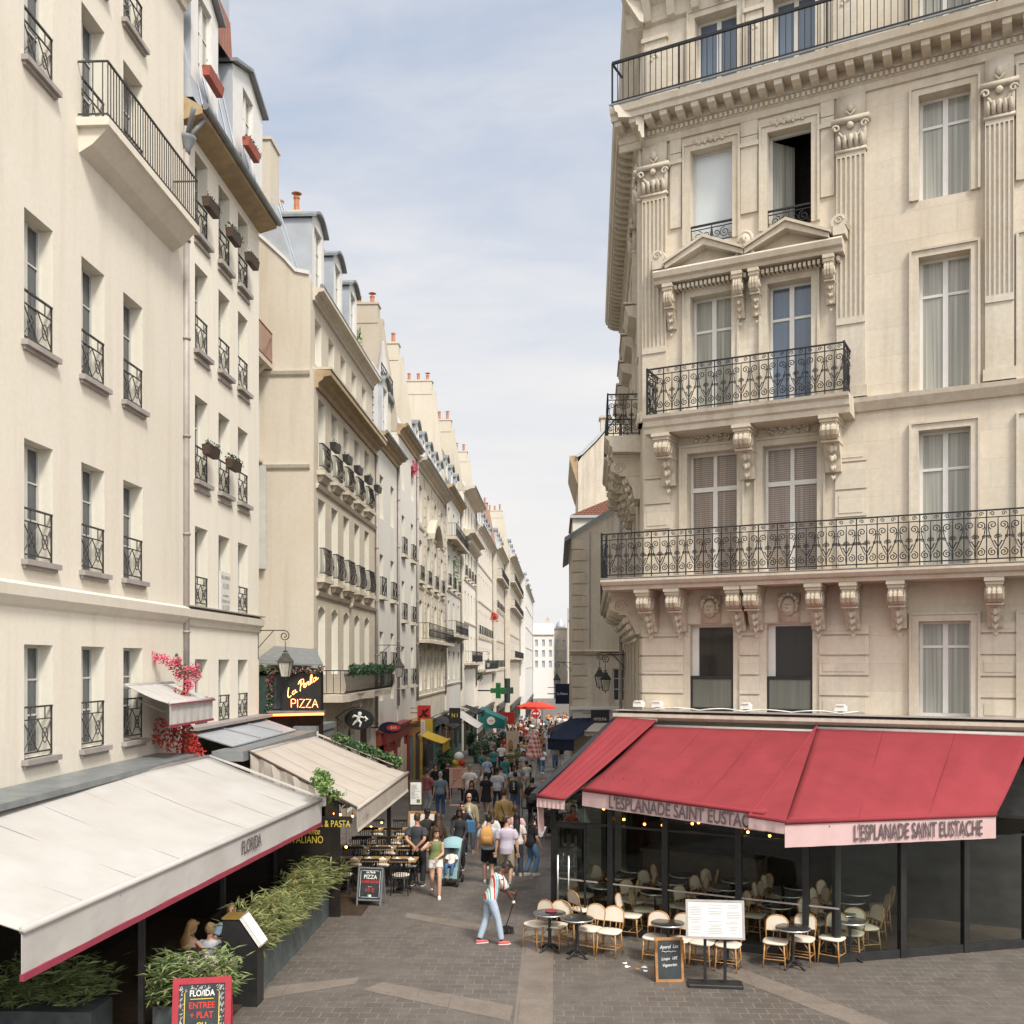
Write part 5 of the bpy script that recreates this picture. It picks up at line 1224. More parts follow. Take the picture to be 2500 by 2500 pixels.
# ------------------------------------------------------------------ left terraces
def proj(p):
    x = p[0]*math.cos(YAW)+p[1]*math.sin(YAW); y = -p[0]*math.sin(YAW)+p[1]*math.cos(YAW)
    return PCX+FOC*x/y, HORY-FOC*(p[2]-EYE)/y
V3 = lambda *a: Vector(a)
Ff, Fn = V3(-5.03,21.37,2.66), V3(-5.85,10.8,2.66)
Bf, Bn = V3(-7.62,21.75,3.55), V3(-8.3,10.8,3.55)
A = awning('long white awning with burgundy hem above the planters on the left', Bn, Bf, Ff, Fn, 'whitecan', 'whitecan', .45, sag=.03)
O = A.location
b = MB(); Mx = frame_to(Fn-O, Ff-O); L_ = (Ff-Fn).length; b.M = Mx; b.box(0,L_,-.02,.03,-.56,-.48); b.build('hem', M['maroon'], A)
s_ = max(range(1000), key=lambda i: -abs(proj(Fn.lerp(Ff,i/1000))[0]-472))/1000
b = MB(); put_text(b, 'FLORIDA', Mx @ T(L_*s_,-.03,-.24) @ RX, size=.34, sx=.66, extr=.003); b.build('lettering', M['ink'], A)
b = MB(); sheet(b, Bf-O+V3(0,0,.02), Bf-O+V3(.05,.16,.02), Ff-O+V3(.02,.16,.03), Ff-O+V3(0,0,.03), sag=.0); b.build('edge_cover', M['whitecan'], A)
b = MB(); b.box(Ff.x-O.x-.08,Ff.x-O.x+.08,Ff.y-O.y+.0,Ff.y-O.y+.14,-.14,.05); b.build('end_cap', M['whitecan'], A)
# its terrace: dark frame, floor, rear screen
FT = empty('left_terrace', V3(-7,16,0), 0, 'dark enclosed seating terrace under the long white awning', 'terrace')
b = MB(); b.box(-1.75,1.9,-6.5,5.7,.004,.04); b.build('floor', M['dwood'], FT)
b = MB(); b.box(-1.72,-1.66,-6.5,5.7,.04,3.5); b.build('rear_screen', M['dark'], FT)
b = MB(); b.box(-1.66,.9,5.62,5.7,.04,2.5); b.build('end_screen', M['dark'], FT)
b = MB(); b.box(-1.72,-.75,-6.5,5.7,3.52,3.62); b.build('roof', M['zincd'], FT)
for y in (-1.5,2.1,5.55):
    b = MB(); b.box(.9,.98,y-.04,y+.04,.04,2.6); b.build('post', M['black'], FT)
# grey sheet canopy, gutters
A = empty('sheet_canopy', V3(-7.6,24.4,3.75), 0, 'grey zinc sheet canopy against the cream house above the terraces', 'canopy'); O = A.location
b = MB(); sheet(b, V3(-8.72,23.3,3.98)-O, V3(-8.72,29.4,3.98)-O, V3(-7.35,28.2,3.70)-O, V3(-7.35,22.6,3.70)-O, .03, sag=.0); b.build('sheet', M['zinc'], A)
for q in (25.0,27.0): b = MB(); b.tube([V3(-8.7,q+.2,4.0)-O,V3(-7.35,q-.2,3.73)-O],.015,5); b.build('seam', M['pipe'], A)
b = MB(); b.box(-1.2,-.75,-1.2,5.0,.25,.33); b.build('ledge', M['pipe'], A)
b = MB(); b.box(.05,.75,-2.6,4.2,-.32,-.1); b.build('gutter_beam', M['zincd'], A)
A = empty('flat_roof', V3(-7.6,30.6,3.4), 0, 'dark flat roof with a pale upstand below the neon sign', 'canopy')
b = MB(); b.box(-1.1,.45,-1.6,1.6,-.1,.12); b.build('roof', M['zincd'], A); b = MB(); b.box(-.2,.5,-1.0,1.6,.121,.3); b.build('upstand', M['slate'], A); b = MB(); b.box(-.1,.54,-1.05,-.9,.0,.15); b.build('fascia', M['whiteink'], A)
# La Perla awning
Pn, Pf = V3(-4.35,21.9,2.40), V3(-4.14,28.0,2.52); Qn, Qf = V3(-6.85,22.2,3.60), V3(-6.92,28.5,3.53)
A = awning('cream awning with fringed valance and ivy above the pizzeria tables', Qn, Qf, Pf, Pn, 'creamcan', 'creamcan', .42, sag=.05); O = A.location
b = MB(); Mx = frame_to(Pn-O, Pf-O); L_ = (Pf-Pn).length; b.M = Mx; n = 60
for i in range(n): b.tube([(L_*(i+.5)/n,.0,-.44),(L_*(i+.5)/n,.0,-.52)], [.014,.026], 4)
b.build('fringe', M['creamcan'], A)
b = MB(); Mx = frame_to(Pn-O, Pf-O); put_text(b, 'La Perla', Mx @ T(.8,-.03,-.24) @ RX, size=.22, sx=.8, extr=.003, shear=.3); b.build('lettering', M['pipe'], A)
b = MB(); n = 10; vs_ = []
for i in range(n+1):
    p = Qn.lerp(Pn, .02+.66*i/n)-O; zt = p.z+.0; zb = 2.55-.45*i/n; w_ = .04*math.sin(i*1.9)
    vs_ += [V3(p.x,p.y-.05+w_,zt), V3(p.x,p.y-.05-w_,zb-O.z)]
b.add(vs_, [(2*i,2*i+1,2*i+3,2*i+2) for i in range(n)]); b.add([v+V3(0,.015,0) for v in vs_], [(2*i+2,2*i+3,2*i+1,2*i) for i in range(n)]); b.build('side_curtain', M['creamcan'], A)
b = MB(); b.tube([Qn-O+V3(0,-.03,.02), Pn-O+V3(0,-.03,.02)], .03, 6); b.build('edge_rail', M['dwood'], A)
b = MB(); sheet(b, Qf-O+V3(0,0,.06), Qf-O+V3(0,.25,.06), Pf-O+V3(-.4,.25,.22), Pf-O+V3(-.4,0,.22), sag=0); b.build('edge_cover', M['creamcan'], A)
# pizzeria terrace frame and lettered screen
LT = empty('pizzeria_terrace', V3(-5.6,25,0), 0, 'black framed pizzeria terrace under the cream awning', 'terrace')
for x,y in ((-.75,-2.9),(.75,-2.9),(.95,2.9),(-.9,2.9),(-2.0,5.9)):
    b = MB(); b.box(x-.05,x+.05,y-.05,y+.05,0,2.75); b.build('post', M['black'], LT)
b = MB(); b.box(-1.9,1.1,-3.0,-2.93,2.05,2.2); b.build('crossbar', M['black'], LT)
b = MB(); b.box(-2.2,-2.12,-2.9,7.0,0,3.3); b.build('rear_screen', M['dwood'], LT)
b = MB(); b.box(-2.1,-1.1,5.6,5.7,0,2.6); b.build('end_screen', M['dwood'], LT)
b = MB(); b.box(-2.1,1.3,-2.9,5.7,.004-.03,.012); b.build('floor', M['dwood'], LT)
S = empty('lettered_screen', V3(-5.2,22.0,0), 0, 'dark glass screen lettered in yellow between the two terraces', 'screen')
b = MB(); b.box(-1.6,.45,-.03,.03,0,2.15); b.build('panel', M['dark'], S)
for s0,px,py,sz in (('PIZZA & PASTA',617,1555,.21),('Ristorante',577,1569,.2),('ITALIANO',578,1585,.23)):
    p = at_v(px,py,21.95)-S.location; b = MB(); put_text(b, s0, T(p.x,-.035,p.z) @ RX, size=sz, sx=.72, extr=.002, shear=.3 if s0[0]=='R' else 0); b.build('lettering', M['yellowink'], S)
for px,py,v in ((653,1598,22.6),(631,1535,24.5),(642,1537,24.5),(665,1540,25.5),(700,1560,29.5),(720,1552,30)):
    o = empty('hanging_bulb', at_v(px,py,v), 0, 'orange bulb glowing under the cream awning', 'light bulb', 'orange bulbs of the pizzeria')
    b = MB(); b.sph((0,0,0),.03,n=8,m=6); b.build('bulb', M['bulb'], o, True); b = MB(); b.tube([(0,0,.025),(0,0,.09)],.014,6); b.tube([(0,0,.09),(0,0,2.75-o.location.z)],.004,4); b.build('socket', M['black'], o)
# pizzeria tables and spindle-back chairs
def pizza_table():
    o = empty('cafe_table', Z0, 0, 'table', 'table', 'set tables of the pizzeria')
    b = MB(); b.bbox(-.33,.33,-.30,.30,.72,.75,.01); b.build('tabletop', M['oaky'], o)
    b = MB(); b.lathe([(.2,0),(.2,.02),(.035,.04),(.03,.70),(.12,.72)], n=10); b.build('pedestal', M['black'], o, True)
    for s in (-1,1):
        b = MB(); b.box(-.1+s*.17,.1+s*.17,-.14,-.02,.751,.762); b.prism([(-.06+s*.17,.762),(.08+s*.17,.762),(.0+s*.17,.81)],-.13,-.05,'y'); b.build('napkin', M['whiteink'], o)
        b = MB(); b.lathe([(.035,.751),(.008,.76),(.008,.83),(.04,.87),(.035,.93)], (s*.2,.12,0), 8); b.build('glass', M['cglass'], o, True)
    return o
def spindle_chair():
    o = empty('spindle_chair', Z0, 0, 'chair', 'chair', 'black spindle-back chairs of the pizzeria')
    b = MB(); b.bbox(-.22,.22,-.21,.21,.42,.45,.02); b.build('seat', M['black'], o)
    b = MB(); b.loft([((0,0,.45),.20,.19,(1,0,0),(0,1,0)),((0,0,.475),.215,.205,(1,0,0),(0,1,0)),((0,0,.495),.17,.16,(1,0,0),(0,1,0))], 16, .7); b.build('cushion', M['cane'], o, True)
    b = MB(); b.box(-.22,.22,.21,.25,.84,.90)
    for i in range(8): x = -.19+.38*i/7; b.tube([(x,.2,.45),(x*1.05,.235,.85)], .009, 5)
    b.build('backrest', M['black'], o)
    for sx,sy in ((-1,-1),(1,-1),(-1,1),(1,1)): b = MB(); b.tube([(sx*.18,sy*.17,.43),(sx*.21,sy*.2,0)],[.018,.014],6); b.build('leg', M['black'], o)
    return o
for j,(y,rw_) in enumerate(((24.75,'front'),(26.5,'second'),(28.25,'third'),(30.0,'back'))):
    for i,(x,cl) in enumerate(((-5.15,'left'),(-4.45,'middle'),(-3.75,'right'))):
        x2 = x - .12*j
        place(pizza_table, V3(x2,y,G(y)), 0, '%s table in the %s row of the pizzeria terrace' % (cl.capitalize() if 0 else cl, rw_))
        place(spindle_chair, V3(x2,y-.55,G(y)), PI, 'black spindle chair with cream cushion before the %s table, %s row' % (cl, rw_))
        place(spindle_chair, V3(x2+.02,y+.58,G(y)), 0, 'black spindle chair with cream cushion behind the %s table, %s row' % (cl, rw_))
# sandwich boards
def a_board(name, label, p, rz, w, h, framem, boardm, lean=12, t=.06):
    o = empty(name, p, rz, label, 'sandwich board'); Mx = T(0,-.16,0,R(-lean))
    b = MB(); b.M = Mx; b.box(-w/2,-w/2+t,-.02,.02,0,h); b.box(w/2-t,w/2,-.02,.02,0,h); b.box(-w/2+t,w/2-t,-.02,.02,h-t,h); b.box(-w/2+t,w/2-t,-.02,.02,.12,.12+t); b.build('frame', M[framem], o)
    b = MB(); b.M = Mx; b.box(-w/2+t,w/2-t,-.008,.01,.12+t,h-t); b.build('panel', M[boardm], o)
    b = MB(); b.M = T(0,-.16+2*h*math.sin(R(lean)),0,R(lean)); b.box(-w/2,-w/2+t,-.02,.02,0,h-.01); b.box(w/2-t,w/2,-.02,.02,0,h-.01); b.box(-w/2+t,w/2-t,-.02,.02,.2,.2+t); b.box(-w/2+t,w/2-t,-.01,.01,.3,h-.03); b.build('rear_panel', M[framem], o)
    return o, Mx
o, Mx = a_board('sandwich_board', 'grey framed pizza sandwich board standing before the pizzeria tables', gnd(698,1709)+V3(0,.12,0), R(-8), .60, .88, 'greyframe', 'board', 12, .035)
def words(o, Mx, rows, mat, sx=.75, w=0.):
    for t,z,sz,sh in rows: b = MB(); put_text(b, t, Mx @ T(0,-.0105,z) @ RX, size=sz, sx=sx, extr=.002, shear=sh, bold=.002); b.build('lettering', M[mat], o)
words(o, Mx, [('La Perla',.765,.075,.3),('PIZZA',.655,.13,0),('~ . ~',.44,.05,0)], 'whiteink', .9)
words(o, Mx, [('A EMPORTER',.545,.075,0),('10 \u20ac',.355,.13,0)], 'redink', .95)
b = MB(); b.M = Mx; b.box(-.05,-.015,-.011,-.009,.20,.27); b.build('mark', M['greenink'], o); b = MB(); b.M = Mx; b.box(-.015,.045,-.011,-.009,.21,.26); b.build('mark', M['whiteink'], o)
b = MB(); b.M = Mx
for x in (-.235,.235): b.box(x-.004,x+.004,-.011,-.009,.20,.80)
for z in (.20,.80): b.box(-.2,.2,-.011,-.009,z-.004,z+.004)
b.build('border', M['whiteink'], o)
o, Mx = a_board('sandwich_board', 'red framed restaurant sandwich board in the bottom left corner', V3(-4.99,14.0,0), R(12), .80, 1.16, 'redframe', 'board', 12, .085)
words(o, Mx, [('FLO/IDA',.945,.115,0)], 'whiteink', .8); words(o, Mx, [('ENTREE',.78,.12,0),('+ PLAT',.65,.12,0),('PLAT',.38,.12,0),('+ DESSERT',.26,.10,0)], 'redink', .85)
words(o, Mx, [('\u2014OU\u2014',.52,.09,0)], 'yellowink', 1.0)
b = MB(); b.M = Mx; b.box(-.16,.16,-.011,-.009,.865,.875)
for x in (-.235,.235): b.box(x-.006,x+.006,-.011,-.009,.25,.955)
for s in (-1,1): b.tube([(s*.235,-.011,.95),(s*.225,-.011,.975),(s*.20,-.011,.985)],.005,4)
b.build('border', M['yellowink'], o)
b = MB(); b.M = Mx; q = random.Random(5)
for i in range(150):
    s = q.choice((-1,1,0)); x = s*q.uniform(.25,.305) if s else q.uniform(-.3,.3); z = q.uniform(.25,1.03) if s else q.uniform(1.0,1.05); r_ = q.uniform(.006,.016)
    b.tube([(x-r_,-.0095,z-r_),(x,-.0105,z),(x+r_*q.uniform(-1,1),-.0095,z+r_)], .004, 3)
b.build('floral_print', M['whiteink'], o)
# framed menus on stands beyond the pizzeria
def stand(label, px, py, h, w, z0, mat, sheetm, cat='menu stand', rz=0., v=None):
    p = gs(px, py, 0) if v is None else V3(at_v(px, py, v).x, v, G(v)); o = empty('menu_stand', p, rz, label, cat)
    b = MB(); t = .05; b.box(-w/2,-w/2+t,-.03,.03,z0,z0+h); b.box(w/2-t,w/2,-.03,.03,z0,z0+h); b.box(-w/2+t,w/2-t,-.03,.03,z0+h-t,z0+h); b.box(-w/2+t,w/2-t,-.03,.03,z0,z0+t); b.build('frame', M[mat], o)
    b = MB(); b.box(-w/2+t,w/2-t,-.02,.0,z0+t,z0+h-t); b.build('sheet', M[sheetm], o)
    b = MB(); b.box(-w/2+.02,-w/2+.06,-.02,.02,0,z0); b.box(w/2-.06,w/2-.02,-.02,.02,0,z0); b.box(-w/2,w/2,-.2,.2,0,.03); b.build('stand', M[mat], o)
    return o, w, h, z0
o,w_,h_,z_ = stand('tall oak framed pizza poster behind the man in the black polo shirt', 797, 1650, 1.0, .76, .62, 'oak', 'paper', v=27.2)
b = MB(); b.lathe([(.26,0),(.27,.012),(.2,.014)],n=20); b.M = T(.1,-.03,z_+.7,PI/2); b2 = MB(); b2.M = T(0,-.03,z_+.5,PI/2); b2.lathe([(.18,0),(.19,.01),(.15,.012)],n=20); b2.build('printed_plate', M['board'], o); b2 = MB(); b2.M = T(0,-.045,z_+.5,PI/2); b2.lathe([(.15,0),(.15,.004)],n=16); b2.build('printed_pizza', M['oak'], o)
o,w_,h_,z_ = stand('dark framed white menu sheet above the oak framed pizza poster', 785, 1600, .75, .42, 1.55, 'dwood', 'paper', v=29.0)
b = MB(); q = random.Random(8); [b.box(-.14,-.14+q.uniform(.08,.26),-.024,-.021,z_+.22+i*.035,z_+.232+i*.035) for i in range(12)]; b.build('print', M['greyprint'], o); b = MB(); b.box(.02,.12,-.024,-.021,z_+.1,z_+.2); b.build('printed_leaf', M['leafl'], o)
o,_,_,z_ = stand('pink menu easel standing in the street left of the crowd', 864, 1520, .85, .72, .75, 'pinkboard', 'pinkboard', 'easel')
b = MB(); [b.box(-.22,-.22+.44*k_,-.034,-.031,z_+.74-i*.08,z_+.76-i*.08) for i,k_ in enumerate((.9,.7,1,.6,.8))]; b.tube([(-.3,-.035,z_+.05),(-.15,-.035,z_+.28),(-.22,-.035,z_+.36)],.012,4); b.tube([(-.15,-.035,z_+.28),(-.04,-.035,z_+.36)],.012,4); b.build('print', M['redink'], o)
o,_,_,z_ = stand('cream board with a red arch in front of the far shops', 967, 1425, 2.0, .78, .35, 'creamb', 'creamb', 'shop board', v=62)
b = MB(); b.M = T(-.12,-.04,z_+1.0,PI/2); b.lathe([(.23,0),(.23,.02)],n=18,sx=.7,sy=2.0); b.build('printed_arch', M['terra'], o)
stand('white board leaning beyond the man in black near the cream board', 965, 1425, 1.1, .5, .2, 'whiteink', 'paper', 'shop board', v=57)

# ------------------------------------------------------------------ menu lectern, planters
o = empty('menu_lectern', V3(-5.14,16.35,0), 0, 'black menu cabinet with a slanted lit top at the end of the planters', 'menu stand')
b = MB(); b.prism([(-.30,0),(.29,0),(.29,.96),(-.02,1.42),(-.27,1.42),(-.30,1.2)], -.18, .18, 'y'); b.build('cabinet', M['black'], o)
b = MB(); b.box(-.29,.0,-.2,.2,1.42,1.45); b.build('top', M['brass'], o)
b = MB(); b.M = T(.155,0,1.20,0,R(55),0); b.box(-.29,.29,-.19,.19,.0,.05); b.build('menu_case', M['pipe'], o); b = MB(); b.M = T(.155,0,1.20,0,R(55),0); b.box(-.27,.27,-.17,.17,.051,.058); b.box(-.27,.27,-.196,-.191,.005,.048); b.build('menu_sheet', M['paper'], o)
def blades(mb, base, n, hgt, spread, ln, w, seed, tuft=6, up=.35):
    "canes carrying tufts of long narrow leaves"
    q = random.Random(seed)
    for i in range(n):
        p = V3(base[0]+q.uniform(-1,1)*spread[0], base[1]+q.uniform(-1,1)*spread[1], base[2]); a = q.uniform(0,2*PI); lean = q.uniform(.0,.35)
        tip = p+V3(math.cos(a)*lean*hgt, math.sin(a)*lean*hgt, hgt*q.uniform(.45,1.))
        for k in range(tuft):
            t = .3+.7*(k+q.random())/tuft; c = p.lerp(tip, t); aa = q.uniform(0,2*PI); el = q.uniform(-.25,.9)*up*2; L_ = ln*q.uniform(.6,1.15)
            d = V3(math.cos(aa)*math.cos(el), math.sin(aa)*math.cos(el), math.sin(el)); sd = d.cross(V3(0,0,1)).normalized()*w*q.uniform(.7,1.2)
            m = c+d*L_*.5; e = c+d*L_+V3(0,0,-.25*L_*q.random())
            mb.add([c, m-sd, e, m+sd], [(0,1,2),(0,2,3)])
def stems(mb, base, n, hgt, spread, seed):
    q = random.Random(seed)
    for i in range(n):
        p = V3(base[0]+q.uniform(-1,1)*spread[0], base[1]+q.uniform(-1,1)*spread[1], base[2]); a = q.uniform(0,2*PI); l_ = q.uniform(0,.3)*hgt
        mb.tube([p, p+V3(math.cos(a)*l_*.4,math.sin(a)*l_*.4,hgt*.5), p+V3(math.cos(a)*l_,math.sin(a)*l_,hgt*.9)], [.008,.006,.004], 4)
pn = 7; names = ('nearest the menu cabinet','second from the menu cabinet','third from the menu cabinet','middle of the row, fourth from the cabinet','third from the far end','second from the far end','at the far end by the pizza board')
for i in range(pn):
    y0 = 16.75+i*.91; o = empty('planter', V3(-5.25,y0+.45,0), 0, 'dark planter box of bamboo-like leaves, '+names[i], 'planter', 'planters edging the left terrace')
    b = MB(); b.box(-.25,.25,-.44,.44,0,.05); b.box(-.25,.25,-.44,-.41,.05,.64); b.box(-.25,.25,.41,.44,.05,.64); b.box(.22,.25,-.41,.41,.05,.64); b.box(-.25,-.22,-.41,.41,.05,.64); b.box(-.22,.22,-.41,.41,.54,.58)
    for k in range(8): b.box(.25,.256,-.43+k*.11,-.335+k*.11,.04,.62)
    b.build('box', M['planter'], o)
    b = MB(); hh = .72+.16*math.sin(i*1.7); blades(b, (.02,0,.54), 88, hh, (.26,.44), .33, .018, 20+i, 12); b.build('foliage', M['leafb'], o)
    b = MB(); stems(b, (0,0,.56), 16, hh, (.18,.38), 40+i); b.build('stems', M['oaky'], o)
o = empty('planter', V3(-5.42,14.9,0), 0, 'bushy oleander planter in the bottom left corner behind the red board', 'planter', None)
b = MB(); b.box(-.5,.42,-.35,.35,0,.55); b.build('box', M['planter'], o)
b = MB(); blades(b, (-.05,0,.42), 200, .84, (.5,.36), .25, .021, 77, 14, .3); b.build('foliage', M['leafo'], o); b = MB(); stems(b, (0,0,.5), 40, .6, (.6,.3), 78); b.build('stems', M['oaky'], o)
b = MB(); q = random.Random(4)
for i in range(60):
    c = V3(q.gauss(.2,.16), q.gauss(-.1,.14), q.uniform(1.0,1.25)); [b.add([c, c+V3(q.uniform(-.03,.03),q.uniform(-.03,.03),q.uniform(-.03,.03)), c+V3(q.uniform(-.03,.03),q.uniform(-.03,.03),q.uniform(-.03,.03))],[(0,1,2)]) for _ in range(4)]
b.build('blossom', M['flpale'], o)
o = empty('planter', V3(-7.4,14.6,0), 0, 'oleander planter further left beside the bushy one', 'planter', None)
b = MB(); b.box(-.7,.7,-.35,.35,0,.55); b.build('box', M['planter'], o); b = MB(); blades(b, (0,0,.5), 110, .75, (.68,.36), .26, .02, 79, 12, .3); b.build('foliage', M['leafo'], o)
# ------------------------------------------------------------------ climbing flowers, ivy
def cloud_leaves(mb, pts, n, r, size, seed, sq=1.):
    q = random.Random(seed)
    for p in pts:
        for i in range(n):
            d = V3(q.gauss(0,1),q.gauss(0,1),q.gauss(0,1)).normalized()*r*q.random()**.5; d.z *= sq; c = V3(*p)+d; s = size*q.uniform(.6,1.3)
            u_ = V3(q.gauss(0,1),q.gauss(0,1),q.gauss(0,1)).normalized(); w_ = u_.orthogonal().normalized()
            mb.add([c-u_*s, c-w_*s*.55, c+u_*s, c+w_*s*.55], [(0,1,2,3)])
def plantcloud(name, label, cat, origin, parts, group=None):
    o = empty(name, origin, 0, label, cat, group)
    for nm,m,pts,n,r,sz,sd in parts:
        b = MB(); cloud_leaves(b, [V3(*p)-V3(*origin) for p in pts], n, r, sz, sd); b.build(nm, M[m], o)
    return o
def pxv(l, v): return [at_v(x,y,v+0*.0) for x,y in l]
pA = pxv([(332,1250),(340,1262),(352,1268),(362,1266),(370,1262),(368,1275),(360,1288),(356,1298),(338,1275),(325,1255),(310,1245),(295,1240)],21.5)
pB = pxv([(332,1385),(340,1365),(352,1372),(360,1390),(344,1345),(342,1325),(345,1310),(355,1355),(330,1405),(365,1400),(330,1425),(362,1412),(370,1420),(348,1400),(320,1380),(312,1400),(305,1370),(290,1390)],21.5)
plantcloud('bougainvillea', 'pink and red bougainvillea climbing the grey drainpipe above the white awning', 'climber', at_v(345,1330,21.6), [('blossom','flpink',pA,60,.14,.035,1),('blossom','flred',pB,70,.20,.035,2),('foliage','leafd',pA[:5]+pB[:6],14,.2,.045,3)])
b = MB(); b.tube([at_v(345,1430,21.6)-at_v(345,1330,21.6), V3(.02,0,.2), at_v(350,1262,21.6)-at_v(345,1330,21.6)], .025, 5); b.build('stem', M['dwood'], bpy.data.objects['bougainvillea'])
ivA = [at_u(x,y,-4.9) for x,y in ((603,1460),(612,1468),(600,1475),(618,1478),(612,1490),(628,1500),(638,1505),(645,1512),(655,1510),(632,1510))]
plantcloud('ivy', 'light green ivy growing up the near edge of the cream awning', 'ivy', ivA[4], [('foliage','leafl',ivA,60,.16,.05,5),('foliage','leafd',ivA,14,.14,.045,6)], 'ivy on the cream awning')
ivB = [Qf.lerp(Pf, t)+V3(0,.1,.16) for t in (.25,.3,.34,.42,.5,.55,.6,.66,.72,.78,.84,.88)]
plantcloud('ivy', 'dark green ivy trailing along the far edge of the cream awning', 'ivy', ivB[5], [('foliage','leafd',ivB,70,.18,.055,7),('foliage','leafl',ivB,30,.18,.05,8)], 'ivy on the cream awning')
# small upper awning
A = awning('small white awning with red trim over the balcony in front of the drainpipe', V3(-8.7,20.0,5.15), V3(-8.7,22.5,5.15), V3(-7.7,22.3,4.78), V3(-7.7,19.8,4.78), 'whitecan','whitecan', .4, sag=.02)
b = MB(); O = A.location; Mx = frame_to(V3(-7.7,19.8,4.78)-O, V3(-7.7,22.3,4.78)-O); b.M = Mx; b.box(0,2.51,-.02,.03,-.48,-.43); b.box(0,2.51,-.06,-.02,-.03,.0); b.build('hem', M['maroon'], A)
b = MB(); valance(b, V3(-7.7,22.3,4.76)-O, V3(-8.6,22.5,5.1)-O, .4, 6); b.build('side_flap', M['whitecan'], A)
# ------------------------------------------------------------------ neon pizzeria box
NB = empty('neon_sign_kiosk', V3(-8.0,29.9,0), 0, 'dark slate roofed shop front with orange neon pizza lettering and flowers', 'shop front')
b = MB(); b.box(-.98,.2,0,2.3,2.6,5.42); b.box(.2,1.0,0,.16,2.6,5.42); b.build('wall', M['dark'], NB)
b = MB(); b.add([(-1.05,-.25,5.55),(1.1,-.3,5.5),(.2,2.4,6.05),(-1.05,2.4,6.1),(-1.05,-.25,5.6),(1.1,-.3,5.55),(.2,2.4,6.1),(-1.05,2.4,6.2)],[(0,3,2,1),(4,5,6,7),(0,1,5,4),(1,2,6,5),(2,3,7,6),(3,0,4,7)]); b.build('roof', M['slate'], NB)
b = MB(); b.box(-1.0,-.6,-.14,-.001,3.7,5.2); b.build('side_panel', M['shopgreen'], NB); b = MB(); b.box(-.2,.98,-.1,-.001,4.15,5.3); b.build('sign_panel', M['black'], NB); b = MB(); b.box(-.6,-.2,-.02,-.001,4.2,5.3); b.build('window', M['pane'], NB)
b = MB(); b.box(-.62,1.1,-.2,-.0,4.1,4.16); b.build('canopy_edge', M['zincd'], NB); b = MB(); b.tube([(-.62,-.22,4.03),(1.1,-.22,4.07)], .035, 8); b.build('neon_tube', M['neonbar'], NB, True)
b = MB(); P_ = lambda l: [(x,-.13,z) for x,z in l]; tb = lambda l: b.tube(P_(l), .0085, 5)
def cur(pts, k=6):
    out = []
    for i in range(len(pts)-1):
        p0,p1,p2,p3 = pts[max(i-1,0)],pts[i],pts[i+1],pts[min(i+2,len(pts)-1)]
        for j in range(k):
            t = j/k; out.append(tuple(.5*((2*p1[q])+(-p0[q]+p2[q])*t+(2*p0[q]-5*p1[q]+4*p2[q]-p3[q])*t*t+(-p0[q]+3*p1[q]-3*p2[q]+p3[q])*t**3) for q in (0,1)))
    return out+[pts[-1]]
def slant(l): return [(x, z+.09+.62*(x-.38)) for x,z in l]
tb(cur(slant([(.02,4.98),(.0,4.86),(.0,4.74),(.03,4.68),(.10,4.70)])))
tb(cur(slant([(.22,4.78),(.16,4.79),(.13,4.74),(.16,4.69),(.22,4.72),(.23,4.79),(.23,4.71),(.28,4.70)])))
tb(cur(slant([(.37,4.66),(.38,4.80),(.39,4.94),(.36,4.96),(.31,4.90),(.36,4.98),(.46,4.96),(.46,4.86),(.38,4.82)])))
tb(cur(slant([(.46,4.74),(.52,4.78),(.50,4.82),(.47,4.76),(.50,4.69),(.56,4.72),(.58,4.80),(.59,4.78),(.63,4.79),(.62,4.70),(.67,4.70),(.72,4.84),(.72,4.94),(.68,4.90),(.68,4.72),(.74,4.70)])))
tb(cur(slant([(.84,4.78),(.78,4.79),(.76,4.73),(.79,4.68),(.84,4.72),(.85,4.79),(.85,4.70),(.92,4.72)])))
x = .10
for chs in 'PIZZA':
    h0, h1 = 4.26, 4.50
    if chs == 'P': tb([(x,h0),(x,h1)]); tb(cur([(x,h1),(x+.10,h1),(x+.13,h1-.06),(x+.10,h1-.12),(x,h1-.12)])); x += .19
    elif chs == 'I': tb([(x,h0),(x,h1)]); x += .06
    elif chs == 'Z': tb([(x,h1),(x+.15,h1),(x,h0),(x+.15,h0)]); x += .19
    else: tb([(x,h0),(x+.085,h1),(x+.17,h0)]); tb([(x+.03,h0+.09),(x+.14,h0+.09)])
b.build('neon_lettering', M['neon'], NB, True)
gp = [(-8.95+i*.13,29.72,5.38+.06*math.sin(i*1.3)) for i in range(16)]; gl = [(-8.55+.04*math.sin(i*2),29.78,5.3-i*.12) for i in range(11)]
plantcloud('flower_garland', 'garland of pink and white flowers hung under the slate roof of the neon front', 'garland', (-8.0,29.7,5.3), [('blossom','flmix',gp+gl[::2],34,.10,.03,11),('foliage','leafd',gp+gl,40,.12,.04,12),('blossom','flpink',gl[1:4],36,.1,.035,13)])
